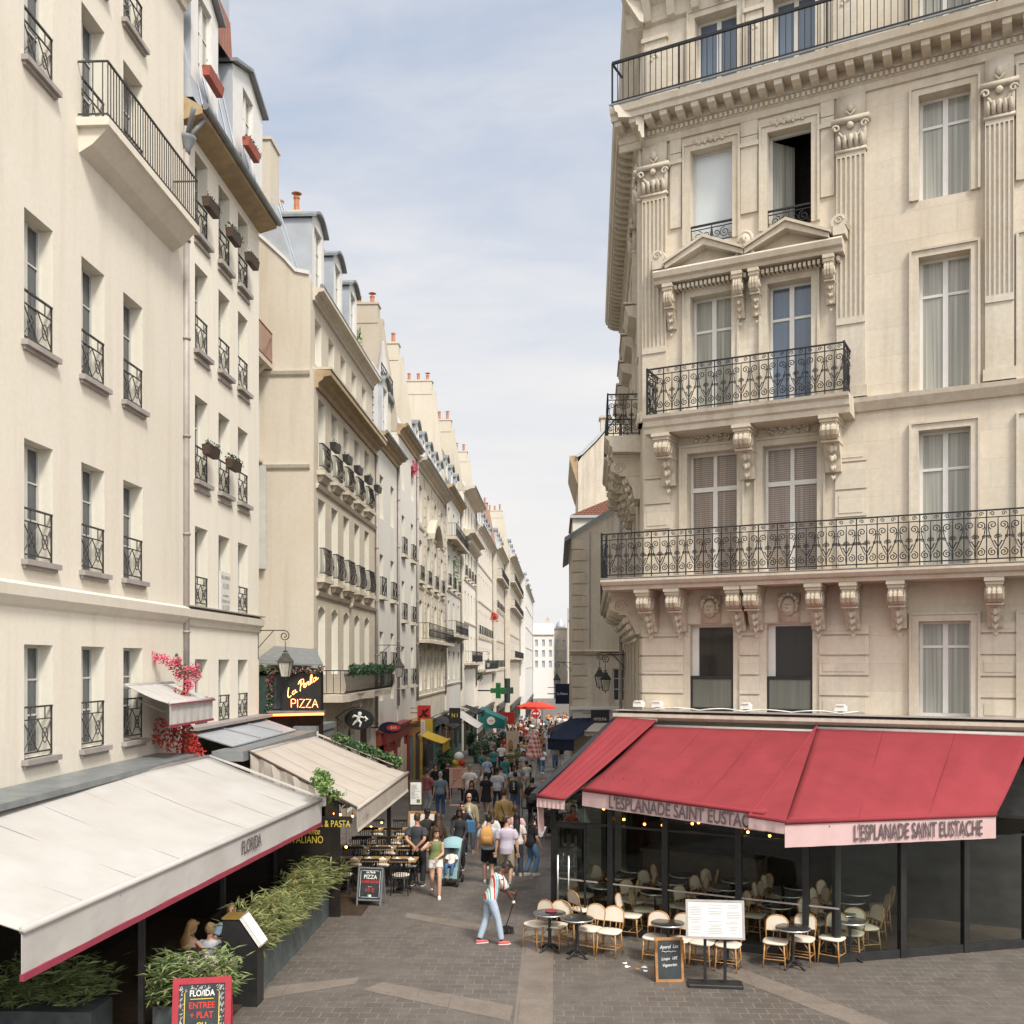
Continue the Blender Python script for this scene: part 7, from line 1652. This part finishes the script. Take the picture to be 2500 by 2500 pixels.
        if hairstyle in ('long','bob'):
            L_ = .30 if hairstyle == 'long' else .06
            b.loft([(HP(0,-.04,.06),.08,.07,hx,hf),(HP(0,-.055,-.05),.084,.06,hx,hf),(at(.50)-fw*.075,.10,.05,rt,fw),(at(.50-L_)-fw*.13,.085,.035,rt,fw),(at(.46-L_)-fw*.13,.04,.02,rt,fw)],12)
            for sd in (-1,1): b.tube([HP(sd*.055,.05,.07),HP(sd*.08,.02,0),HP(sd*.075,.01,-.10),at(.44,sd*.09,.06)],[.018,.024,.024,.014],6)
        if hairstyle == 'pony': b.tube([HP(0,-.09,.04),HP(0,-.14,.0),HP(0,-.13,-.12),HP(0,-.11,-.22)],[.02,.035,.03,.008],7)
        if hairstyle == 'curly':
            q = random.Random(3)
            for i in range(70):
                a,c = q.uniform(0,2*PI), q.uniform(-.1,1); r_ = math.sqrt(max(0,1-c*c)); p = HP(.078*r_*math.cos(a), .09*r_*math.sin(a)-.018, .02+.115*c)
                if r_*math.sin(a) < .55 or c > .5: b.sph(p,.022,n=6,m=4)
        hm = b.build('hair', HR[hair], o, True); _todo.append((hm, .011, 1))
    else:
        b = MB(); b.loft([(HP(0,-.028,-.03),.070,.06,hx,hf),(HP(0,-.02,.02),.078,.082,hx,hf),(HP(0,-.014,.03),.0772,.084,hx,hf)],14); b.build('hair', HR[hair], o, True)
    if hat is not None:
        b = MB(); b.loft([(HP(0,-.01,.045),.086,.104,hx,hf),(HP(0,-.01,.10),.08,.095,hx,hf),(HP(0,-.012,.135),.04,.05,hx,hf)],14); b.loft([(HP(0,.08,.052),.07,.07,hx,hf),(HP(0,.085,.06),.068,.07,hx,hf)],12); b.build('cap', cloth(hat), o, True)
    o.scale = (s,s,s)
    o['J'] = 0; del o['J']
    return o, J, shl, at, HP
SHOE_S = plain('shoe_sole', (.62,.60,.57), .6)
def spot(x, y): return gs(x, y)
TOWARD, AWAY = PI, 0.
WALK = [(-.09,.20,0),(.09,-.24,.06,(0,1,.1),.5)]
WALK2 = [(-.09,-.22,.06,(0,1,.1),.5),(.09,.20,0)]
# the sweeping man
ST = ((0,(.66,.64,.60)),(.2,(.52,.05,.05)),(.38,(.66,.64,.60)),(.48,(.25,.45,.58)),(.62,(.66,.64,.60)),(.72,(.10,.34,.25)),(.86,(.66,.62,.58)))
shirtm = fabric('striped_shirt', (.6,.6,.6), stripes=ST, w=.165, axis=1, weave=140)
p = spot(925,1781)
o,J,S_,at,HP = person('man bent forward in a striped shirt and pale jeans sweeping the setts', p, R(-72), 1.76, 'm', 'dark', 'black', 'short', (.6,.6,.6), .55, -.12, (.36,.44,.54), 1., (.50,.12,.13), lean=.42, pelvis=.93, hands=[(-.06,.44,.98),(.13,.46,.80)], feet=[(-.10,-.20,0),(.12,.20,0)], head=(.0,-.80), topmat=shirtm, vox=.013)
b = MB()
for dx in (-.012,.012): b.tube([V3(.14,.43,.86)+V3(dx,0,0),V3(.14,.44,.82)+V3(dx,0,0)],.03,6)
b.build('wristband', M['whiteink'], o)
h1 = o.matrix_basis @ V3(-.08,.53,.84) if False else None
c_, s_ = math.cos(R(-72)), math.sin(R(-72)); k = 1.76/1.75
def wl(x,y,z): return V3(p.x+(x*c_-y*s_)*k, p.y+(x*s_+y*c_)*k, p.z+z*k)
bp = gnd(955,1762); hA = wl(.03,.52,.95); o = empty('broom', bp, R(15), 'black broom with a thin dark handle held by the sweeping man', 'broom')
b = MB(); inv = Matrix.Rotation(-R(15),4,'Z'); b.tube([V3(0,0,.16), inv @ (hA-bp), inv @ (hA-bp)*1.06],.011,6); b.build('handle', M['irong'], o)
b = MB(); b.prism([(-.15,.13),(-.04,.17),(.04,.17),(.15,.13),(.15,.10),(-.15,.10)],-.03,.03,'y'); q = random.Random(1)
for i in range(70): x,y = q.uniform(-.15,.15),q.uniform(-.03,.03); b.tube([(x,y,.11),(x*1.12+q.uniform(-.01,.01),y*2.2,.0)],.006,3)
b.build('head', M['black'], o)
# near group on the left
person('woman in an olive top and white shorts walking towards the camera', spot(822,1692), TOWARD+R(6), 1.68, 'f', 'fair', 'brown', 'long', (.17,.20,.085), 0, -.0, (.68,.66,.63), .22, (.66,.64,.62), hands=[(-.06,.24,1.02),(.17,.20,1.30)], feet=WALK, head=(R(25),-.15), vox=.013)
b = MB(); o = bpy.data.objects['person.001']; b.loft([(V3(0,0,.965),.178,.125,V3(1,0,0),V3(0,1,0)),(V3(0,0,.995),.172,.12,V3(1,0,0),V3(0,1,0))],16); b.build('belt', M['black'], o, True)
person('man in a black polo shirt and black trousers, hands clasped behind his back', spot(787,1671), AWAY+R(-8), 1.86, 'm', 'tan', 'brown', 'crop', (.045,.05,.058), .5, -.1, (.022,.023,.026), 1., (.05,.05,.05), hands=[(-.03,-.17,.96,(-1,-.4,0)),(.04,-.18,.94,(1,-.4,0))], feet=[(-.12,0,0),(.13,.0,0)], vox=.014, collar=(.045,.05,.058))
person('man in a black cap and dark jacket standing behind the black polo shirt', spot(805,1648), TOWARD+R(20), 1.80, 'm', 'brown', 'black', 'crop', (.03,.028,.026), .9, -.1, (.03,.03,.035), 1., (.03,.03,.03), hands=[(-.1,.28,1.1),(.1,.28,1.12)], head=(0,-.4), hat=(.02,.02,.022))
person('woman with long brown hair in a dark brown jacket among the left group', spot(827,1652), AWAY+R(30), 1.68, 'f', 'tan', 'brown', 'long', (.05,.033,.022), .9, -.1, (.03,.03,.035), 1., (.05,.04,.03))
person('woman in a black leather jacket pushing the pushchair', spot(867,1640), TOWARD, 1.70, 'f', 'dark', 'black', 'bob', (.03,.032,.036), .9, -.1, (.025,.025,.028), 1., (.03,.03,.03), hands=[(-.16,.34,.98),(.16,.34,.98)], vox=.014)
person('woman in sunglasses and a black jacket with a blue bag', spot(872,1622), TOWARD+R(5), 1.70, 'f', 'fair', 'black', 'crop', (.025,.025,.03), .9, -.1, (.03,.04,.06), 1., (.5,.5,.5), hands=[(-.2,.15,1.05),(.25,.08,1.0)], feet=WALK2, glasses=True, vox=.014)
person('bald man in a beige jacket over a white shirt with a shoulder strap', spot(885,1606), TOWARD+R(10), 1.80, 'm', 'fair', 'grey', 'bald', (.42,.36,.24), .9, -.14, (.10,.11,.14), 1., (.3,.25,.2), feet=WALK, glasses=True, vox=.014, collar=(.42,.36,.24))
o = bpy.data.objects['person.007']; b = MB(); b.loft([(V3(0,.06,.90),.06,.075,V3(1,0,0),V3(0,1,0)),(V3(0,.05,1.25),.075,.092,V3(1,0,0),V3(0,1,0)),(V3(0,.045,1.36),.05,.075,V3(1,0,0),V3(0,1,0))],12); b.build('shirt', M['whiteink'], o, True); b = MB(); b.tube([V3(.16,.11,.95),V3(.1,.14,1.2),V3(.1,.05,1.42)],.016,5); b.build('strap', M['dwood'], o)
o = empty('shoulder_bag', spot(888,1622)+V3(0,-.15,.95), 0, 'blue bag carried by the woman in sunglasses', 'bag'); b = MB(); b.bbox(-.15,.15,-.07,.07,-.12,.22,.04); b.build('bag', cloth((.06,.16,.30)), o); b = MB(); b.tube([(-.1,0,.2),(-.06,0,.42),(.06,0,.42),(.1,0,.2)],.012,5); b.build('strap', M['navy'], o)
# pushchair and toddler
p = spot(852,1668); o = empty('pushchair', p, PI+R(-6), 'pushchair with a pale blue hood facing the camera', 'pushchair'); X_ = V3(1,0,0); Y_ = V3(0,1,0)
for sx in (-.22,.22):
    b = MB(); b.tube([(sx,.34,.12),(sx,.05,.52),(sx,-.30,1.0),(sx,-.42,1.04)],.014,6); b.build('frame_rail', M['irong'], o); b = MB(); b.tube([(sx,-.30,.1),(sx,.0,.48)],.013,6); b.build('rear_leg', M['irong'], o)
    for y,r_ in ((.36,.085),(-.30,.10)): b = MB(); b.M = T(sx,y,r_,0,PI/2); b.lathe([(r_*.7,-.02),(r_,-.018),(r_,.018),(r_*.7,.02)],n=16); b.build('wheel', M['black'], o, True)
b = MB(); b.tube([(-.22,-.42,1.04),(.22,-.42,1.04)],.016,6); b.build('handlebar', M['black'], o)
b = MB(); b.add([(-.2,.22,.42),(.2,.22,.42),(.2,-.02,.44),(-.2,-.02,.44),(.2,-.26,.98),(-.2,-.26,.98),(-.2,.3,.18),(.2,.3,.18)],[(0,1,2,3),(3,2,4,5),(6,7,1,0)]); b.add([(-.2,.22,.40),(.2,.22,.40),(.2,-.04,.42),(-.2,-.04,.42),(.2,-.29,.98),(-.2,-.29,.98)],[(3,2,1,0),(5,4,2,3)]); b.build('seat', cloth((.20,.33,.36)), o)
b = MB(); n = 8
for i in range(n):
    a0,a1 = PI*.12+PI*.5*i/n, PI*.12+PI*.5*(i+1)/n
    for j in range(8):
        c0,c1 = -1+2*j/8, -1+2*(j+1)/8; P_ = lambda c,a: (c*.24, -.26+.36*math.cos(a)*math.sqrt(max(0,1-.45*c*c)), .80+.36*math.sin(a)*math.sqrt(max(0,1-.35*c*c)))
        b.add([P_(c0,a0),P_(c1,a0),P_(c1,a1),P_(c0,a1)],[(0,1,2,3)])
b.build('hood', cloth((.24,.38,.42)), o, True); b = MB(); b.bbox(-.2,.2,-.25,.2,.14,.3,.03); b.build('basket', M['black'], o); b = MB(); b.bbox(-.2,.2,.24,.40,.16,.2,.02); b.build('footrest', M['black'], o)
person('toddler in a white top and jeans sitting in the pushchair', p+V3(0,-.02,.0), PI+R(-6), 1.0, 'm', 'dark', 'black', 'crop', (.62,.60,.57), .55, -.05, (.07,.13,.25), 1., (.28,.14,.10), lean=-.35, pelvis=(0,.06,.86), hands=[(-.18,.3,1.0),(.16,.32,.98)], feet=[(-.12,.55,.44),(.12,.56,.44)], head=(R(-20),.1), vox=.016)
# couple seen from behind
person('young man in a pale blue tee and black shorts wearing a tan backpack', spot(922,1668), AWAY+R(4), 1.80, 'm', 'fair', 'black', 'short', (.40,.48,.56), .5, -.12, (.018,.018,.02), .45, (.6,.6,.6), feet=WALK, vox=.014, facefeat=False)
p = spot(920,1668); o = empty('backpack', p+V3(-.01,-.20,1.26), R(4), 'tan backpack worn over the pale blue tee', 'backpack')
b = MB(); b.loft([(V3(0,0,-.24),.15,.09,X_,Y_),(V3(0,0,-.20),.17,.11,X_,Y_),(V3(0,0,.05),.165,.11,X_,Y_),(V3(0,.0,.17),.14,.09,X_,Y_),(V3(0,.0,.22),.08,.05,X_,Y_)],18,.7); b.build('bag', cloth((.50,.27,.10)), o, True)
b = MB(); b.loft([(V3(0,-.11,-.2),.11,.04,X_,Y_),(V3(0,-.115,-.05),.115,.04,X_,Y_),(V3(0,-.11,-.01),.1,.03,X_,Y_)],14,.7); b.build('front_pocket', cloth((.46,.245,.09)), o, True)
for sx in (-.1,.1): b = MB(); b.tube([V3(sx,.04,.19),V3(sx*1.1,.14,.24),V3(sx*1.15,.25,.12)],.02,6); b.build('strap', cloth((.50,.27,.10)), o)
person('man in a lavender tee and beige shorts looking to his right, seen from behind', spot(956,1674), AWAY+R(-3), 1.84, 'm', 'fair', 'brown', 'short', (.50,.45,.55), .5, -.14, (.36,.30,.22), .5, (.34,.31,.26), feet=[(-.10,.15,0),(.11,-.30,.10,(0,1,.1),-.9)], head=(R(-65),.1), vox=.014)
person('woman with long dark hair just in front of the lavender tee', spot(975,1652), AWAY, 1.70, 'f', 'fair', 'black', 'long', (.60,.55,.53), .55, -.1, (.05,.06,.09), 1., facefeat=False)
person('man in a pink tee walking away ahead of the lavender tee', spot(972,1640), AWAY+R(-8), 1.78, 'm', 'tan', 'brown', 'short', (.58,.40,.41), .5, -.1, (.10,.11,.13), 1., feet=WALK2, facefeat=False)
person('woman in a white top with dark straps, brown hair, walking away', spot(927,1640), AWAY+R(5), 1.68, 'f', 'fair', 'brown', 'bob', (.64,.60,.58), .55, -.1, (.04,.05,.04), 1., facefeat=False)
person('woman in a black top and blue jeans leaning at the cafe side wall', spot(1001,1652), R(-60), 1.70, 'f', 'fair', 'black', 'bob', (.02,.02,.023), .55, -.14, (.10,.19,.33), 1., (.5,.47,.43), lean=.2, hands=[(-.1,.36,1.15),(.16,.2,.86)], feet=[(-.08,-.1,0),(.1,.08,0)])
o = empty('menu_card', spot(1007,1652)+V3(.22,-.05,1.18), R(-60), 'white card held by the woman at the cafe side wall', 'card'); b = MB(); b.M = T(0,0,0,R(-30)); b.box(-.11,.11,-.004,.004,-.15,.15); b.build('card', M['paper'], o)
person('man in a tan jacket with a camera strap across his back', spot(951,1600), AWAY, 1.86, 'm', 'fair', 'brown', 'curly', (.36,.25,.10), .95, -.16, (.05,.05,.06), 1., width=1.08, facefeat=False)
o = bpy.data.objects[[x.name for x in bpy.data.objects if x.get('label','').startswith('man in a tan jacket')][0]]; b = MB(); b.tube([V3(-.12,-.06,1.40),V3(-.06,-.155,1.2),V3(.02,-.15,1.0),V3(.1,-.13,.92)],.013,5); b.build('strap', M['black'], o)
# further along the street
person('woman with long dark hair, black top and grey jeans walking towards the camera', spot(890,1560), TOWARD, 1.70, 'f', 'tan', 'black', 'long', (.018,.018,.02), .9, .02, (.17,.19,.21), 1., (.1,.1,.1), feet=WALK)
person('man in a grey blue tee and jeans standing with his back turned', spot(831,1541), AWAY+R(10), 1.78, 'm', 'fair', 'grey', 'crop', (.14,.20,.24), .5, -.12, (.05,.09,.17), 1., (.45,.42,.4), facefeat=False)
person('man in a dusty red tee talking beside the grey blue tee', spot(806,1533), R(-30), 1.78, 'm', 'tan', 'brown', 'short', (.27,.085,.095), .55, -.12, (.35,.36,.38), 1., (.4,.4,.4), hands=[(-.22,.2,.98),(.22,.22,1.0)])
person('woman in black standing by the yellow shop front', spot(822,1512), TOWARD, 1.68, 'f', 'fair', 'black', 'bob', (.02,.02,.022), .9, 0, (.03,.03,.03), 1., (.03,.03,.03))
person('man in black beside the pink easel', spot(844,1512), TOWARD+R(20), 1.80, 'm', 'tan', 'black', 'crop', (.02,.02,.022), .9, -.1, (.03,.03,.03), 1., (.6,.6,.6))
person('man in a loose white shirt carrying a red pouch', spot(886,1522), TOWARD, 1.80, 'm', 'tan', 'grey', 'crop', (.68,.66,.63), .55, -.18, (.45,.43,.40), 1., (.3,.25,.2), hands=[(-.2,.25,1.02),(.27,.05,.85)])
person('woman in a short black dress walking away', spot(917,1538), AWAY+R(-6), 1.72, 'f', 'tan', 'black', 'short', (.022,.022,.025), .5, -.1, (.022,.022,.025), .3, (.6,.6,.6), feet=WALK, skirt=.38, facefeat=False)
person('man in a pale grey patterned shirt walking away', spot(938,1530), AWAY, 1.80, 'm', 'brown', 'black', 'short', (.48,.50,.55), .55, -.15, (.05,.05,.07), 1., facefeat=False)
person('man in jeans with a black backpack and yellow straps', spot(972,1545), AWAY+R(5), 1.82, 'm', 'tan', 'black', 'short', (.10,.11,.10), .6, -.1, (.09,.16,.27), 1., facefeat=False)
p = spot(970,1545); o = empty('backpack', p+V3(-.02,-.19,1.28), 0, 'black backpack with white marks on the man in jeans', 'backpack'); b = MB(); b.loft([(V3(0,0,-.28),.14,.09,X_,Y_),(V3(0,0,-.2),.16,.11,X_,Y_),(V3(0,0,.12),.15,.1,X_,Y_),(V3(0,0,.22),.08,.05,X_,Y_)],14,.7); b.build('bag', M['black'], o, True); b = MB(); [b.sph((.02,-.11,z),.03,1,.3,1,6,4) for z in (-.1,.0,.08)]; b.build('mark', M['whiteink'], o); b = MB(); [b.tube([(sx*.1,.05,.2),(sx*.11,.16,.22),(sx*.12,.24,.1)],.02,5) for sx in (-1,1)]; b.build('strap', M['yellow'], o)
person('waiter dressed in black reaching out at the edge of the right terrace', spot(1004,1562), R(-15), 1.82, 'm', 'tan', 'black', 'short', (.018,.018,.02), .55, -.1, (.018,.018,.02), 1., (.02,.02,.02), hands=[(-.1,.25,1.1),(.45,.35,1.25)], facefeat=False)
# people at the left terrace
def seated(label, x, y, h, face, **k):
    r = ray(x, y); t = (h-EYE)/r.z; p = V3(r.x*t, r.y*t, 0)
    return person(label, p, face, pelvis=.50, feet=[(-.12,.42,0),(.12,.44,0)], hands=[(-.16,.34,.74),(.16,.36,.74)], **k)
seated('seated woman with long blond hair and bare shoulders under the white awning', 357,1748,1.12, R(-25), H=1.66, sex='f', skin='fair', hair='blond', hairstyle='long', top=(.45,.30,.24), sleeve=0, tuck=0, bottom=(.2,.2,.2), leg=.3, head=(R(-30),-.3), facefeat=False)
seated('seated boy with a blond bowl cut in a pale blue grey tee', 396,1748,1.10, R(-5), H=1.55, sex='m', skin='fair', hair='straw', hairstyle='curly', top=(.42,.45,.52), sleeve=.5, tuck=0, bottom=(.1,.1,.12), leg=.5, facefeat=False)
seated('seated man in a blue tee facing the camera behind the menu cabinet', 436,1722,1.15, PI+R(15), H=1.78, sex='m', skin='tan', hair='grey', hairstyle='bald', top=(.26,.36,.48), sleeve=.5, tuck=0, bottom=(.1,.1,.12), leg=1.)
seated('seated woman half hidden behind the bamboo planters', 553,1610,1.15, PI+R(-20), H=1.66, sex='f', skin='tan', hair='red', hairstyle='bob', top=(.5,.42,.38), sleeve=.5, tuck=0, bottom=(.1,.1,.1), leg=1.)
for i,(x,y,l) in enumerate(((357,1748,'dark cafe chair under the blond woman'),(396,1748,'dark cafe chair under the boy in pale blue'),(436,1722,'dark cafe chair of the man in the blue tee'),(553,1610,'dark cafe chair behind the bamboo planters'))):
    r = ray(x, y); t = ((1.12,1.10,1.15,1.15)[i]-EYE)/r.z; o = empty('terrace_chair', V3(r.x*t,r.y*t,0), (R(-25),R(-5),PI+R(15),PI+R(-20))[i], l, 'chair', 'dark chairs of the left terrace'); b = MB(); b.bbox(-.22,.22,-.22,.22,.38,.42,.02); b.build('seat', M['dwood'], o); b = MB(); b.tube([(-.2,-.22,.4),(-.2,-.27,.80),(.2,-.27,.80),(.2,-.22,.4)],.016,6); b.tube([(-.2,-.25,.62),(.2,-.25,.62)],.014,5); b.build('backrest', M['dwood'], o)
    for sx in (-1,1):
        for sy in (-1,1): b = MB(); b.tube([(sx*.19,sy*.19,.39),(sx*.21,sy*.21,.04)],.015,5); b.build('leg', M['dwood'], o)
for i,(x,y,l) in enumerate(((-6.35,16.9,'dark table before the blond woman and the boy'),(-6.2,19.2,'dark table further back under the white awning'))):
    o = empty('terrace_table', V3(x,y,.04), 0, l, 'table', 'dark tables of the left terrace'); b = MB(); b.bbox(-.35,.35,-.35,.35,.70,.73,.01); b.build('tabletop', M['dwood'], o); b = MB(); b.lathe([(.2,0),(.2,.02),(.04,.04),(.04,.7)],n=10); b.build('pedestal', M['black'], o)
# ------------------------------------------------------------------ the crowd down the street
SHIRT = {'white':(.66,.65,.62),'black':(.02,.02,.022),'navy':(.03,.04,.08),'pale blue':(.34,.43,.54),'grey':(.24,.24,.25),'red':(.45,.05,.05),'pink':(.58,.36,.36),'beige':(.46,.37,.26),'olive':(.14,.15,.07),'striped grey':(.38,.39,.40),'orange':(.55,.22,.07),'teal':(.05,.22,.22)}
BOT = {'blue jeans':(.08,.14,.25),'black trousers':(.022,.022,.025),'pale trousers':(.42,.37,.30),'white trousers':(.60,.58,.55),'grey trousers':(.17,.17,.18)}
tmpl = []
for i,(sx,hs,ft,hn,sk,hc_) in enumerate((('m','short',WALK,None,'fair','brown'),('f','long',WALK2,None,'tan','black'),('m','crop',WALK2,[(-.2,.2,1.0),(.27,.0,.82)],'brown','black'),('f','bob',WALK,[(-.25,.1,.85),(.15,.25,1.05)],'fair','blond'),('m','short',None,[(-.12,.25,1.1),(.12,.27,1.1)],'tan','black'),('f','pony',WALK,None,'fair','brown'))):
    o = person('x', (0,0,0), 0, 1.72, sx, sk, hc_, hs, (.5,.5,.5), .5, -.1, (.1,.1,.1), 1., hands=hn, feet=ft, vox=.028, detail=False)[0]; tmpl.append(o)
# fuse the skins and the clothes
bpy.context.view_layer.update()
for ob, vx, sm in _todo:
    r_ = ob.modifiers.new('fuse', 'REMESH'); r_.mode = 'VOXEL'; r_.voxel_size = vx; r_.use_smooth_shade = True
    m_ = ob.modifiers.new('smooth', 'SMOOTH'); m_.iterations = sm*2; m_.factor = .5
dg = bpy.context.evaluated_depsgraph_get()
new = [(ob, bpy.data.meshes.new_from_object(ob.evaluated_get(dg))) for ob,_,_ in _todo]
for ob, me in new:
    ob.modifiers.clear(); ob.data = me
combos = [(a,c,d) for a in SHIRT for c in BOT for d in (0,1)]
q = random.Random(21); q.shuffle(combos)
def recolour(o, a, c):
    for ch in o.children:
        k = ch.name.split('.')[0]
        if k in ('top','bottoms'):
            ch.data = _mesh_var(ch.data, cloth(a if k == 'top' else c))
_mv = {}
def _mesh_var(me, mat):
    key = (me.name, mat.name)
    if key not in _mv: m2 = me.copy(); m2.materials.clear(); m2.materials.append(mat); _mv[key] = m2
    return _mv[key]
pl_ = []; ci = 0
def far_spot():
    z = q.random()
    v = 42+60*z**.8 if q.random() < .72 else 95+45*q.random()
    lo = -4.6+max(0,(v-90))*.02; hi = (-.6 if v < 60 else .6+.012*(v-60))
    return q.uniform(lo,hi), v
tries = 0
while len(pl_) < 112 and tries < 9000:
    tries += 1; x,v = far_spot()
    if 43 < v < 49 and x < -4: continue
    if all((x-a)**2+((v-c)*.6)**2 > .42 for a,c in pl_): pl_.append((x,v))
pl_.sort(key=lambda t: t[1])
for i,(x,v) in enumerate(pl_):
    a,c,d = combos[ci]; ci += 1
    o = copy_tree(tmpl[i % 6], None, (x,v,G(v)), (PI if d else 0)+q.uniform(-.4,.4), 'person in a %s top and %s walking %s down the crowded street' % (a, c, 'this way' if d else 'away'))
    s_ = q.uniform(.93,1.06)*1.72/1.75; o.scale = (s_,s_,s_); o['group'] = 'crowd down the street'; recolour(o, SHIRT[a], BOT[c])
for t_ in tmpl:
    for ch in list(t_.children): bpy.data.objects.remove(ch)
    bpy.data.objects.remove(t_)
# seated guests and dark tables on the right hand terrace in the street
tb0 = None
for i,(x,y,nm) in enumerate(((.15,31.5,'nearest the waiter'),(.2,34.5,'second along the terrace'),(.1,37.5,'third along the terrace'),(.2,40.5,'below the checked parasol'),(-.7,39.0,'left of the checked parasol'),(-.6,36.0,'furthest into the street'))):
    o = empty('street_table', V3(x,y,G(y)), R(i*20), 'small dark cafe table in the street, '+nm, 'table', 'dark tables of the street terrace'); b = MB(); b.bbox(-.33,.33,-.33,.33,.71,.74,.01); b.build('tabletop', M['tabletop'], o); b = MB(); b.lathe([(.2,0),(.2,.02),(.035,.04),(.035,.71)],n=8); b.build('pedestal', M['black'], o); b = MB(); b.lathe([(.1,.741),(.12,.755),(.1,.75)],(.08,.05,0),10); b.build('plate', M['whiteink'], o)
k_ = 0
for x,y,fa,tp,hr_,sx,nm in ((.55,32.2,R(160),(.4,.1,.08),'brown','f','red top'),(-.2,33.3,R(20),(.03,.03,.035),'black','m','black top'),(.5,35.2,R(170),(.45,.44,.42),'grey','m','white top'),(-.15,35.6,R(30),(.25,.3,.38),'brown','f','pale blue top'),(.4,38.3,R(165),(.05,.06,.08),'black','f','navy top'),(-.3,38.0,R(10),(.3,.24,.18),'brown','m','beige top'),(-1.0,38.6,R(-40),(.1,.11,.07),'black','m','olive top'),(-.5,40.6,R(60),(.5,.32,.3),'blond','f','pink top')):
    person('guest in a %s seated at the street terrace on the right' % nm, V3(x,y,G(y)), fa, 1.7, sx, 'tan', hr_, 'bob' if sx == 'f' else 'short', tp, .55, 0, (.05,.05,.06), 1., pelvis=.50, feet=[(-.12,.40,0),(.12,.42,0)], hands=[(-.16,.36,.78),(.16,.36,.78)], vox=.024, detail=False)
    o = empty('terrace_chair', V3(x,y,G(y)), fa, 'dark chair under the guest in the %s' % nm, 'chair', 'dark chairs of the street terrace'); b = MB(); b.bbox(-.22,.22,-.22,.22,.36,.41,.02); b.build('seat', M['dwood'], o); b = MB(); b.tube([(-.2,-.22,.4),(-.2,-.27,.82),(.2,-.27,.82),(.2,-.22,.4)],.016,6); b.build('backrest', M['dwood'], o); [MB().tube([(a_*.19,c_*.19,.38),(a_*.21,c_*.21,0)],.014,5).build('leg', M['dwood'], o) for a_ in (-1,1) for c_ in (-1,1)]
for ob, vx, sm in _todo[len(new):]:
    r_ = ob.modifiers.new('fuse', 'REMESH'); r_.mode = 'VOXEL'; r_.voxel_size = vx; r_.use_smooth_shade = True
dg = bpy.context.evaluated_depsgraph_get(); late = [(ob, bpy.data.meshes.new_from_object(ob.evaluated_get(dg))) for ob,_,_ in _todo[len(new):]]
for ob, me in late: ob.modifiers.clear(); ob.data = me
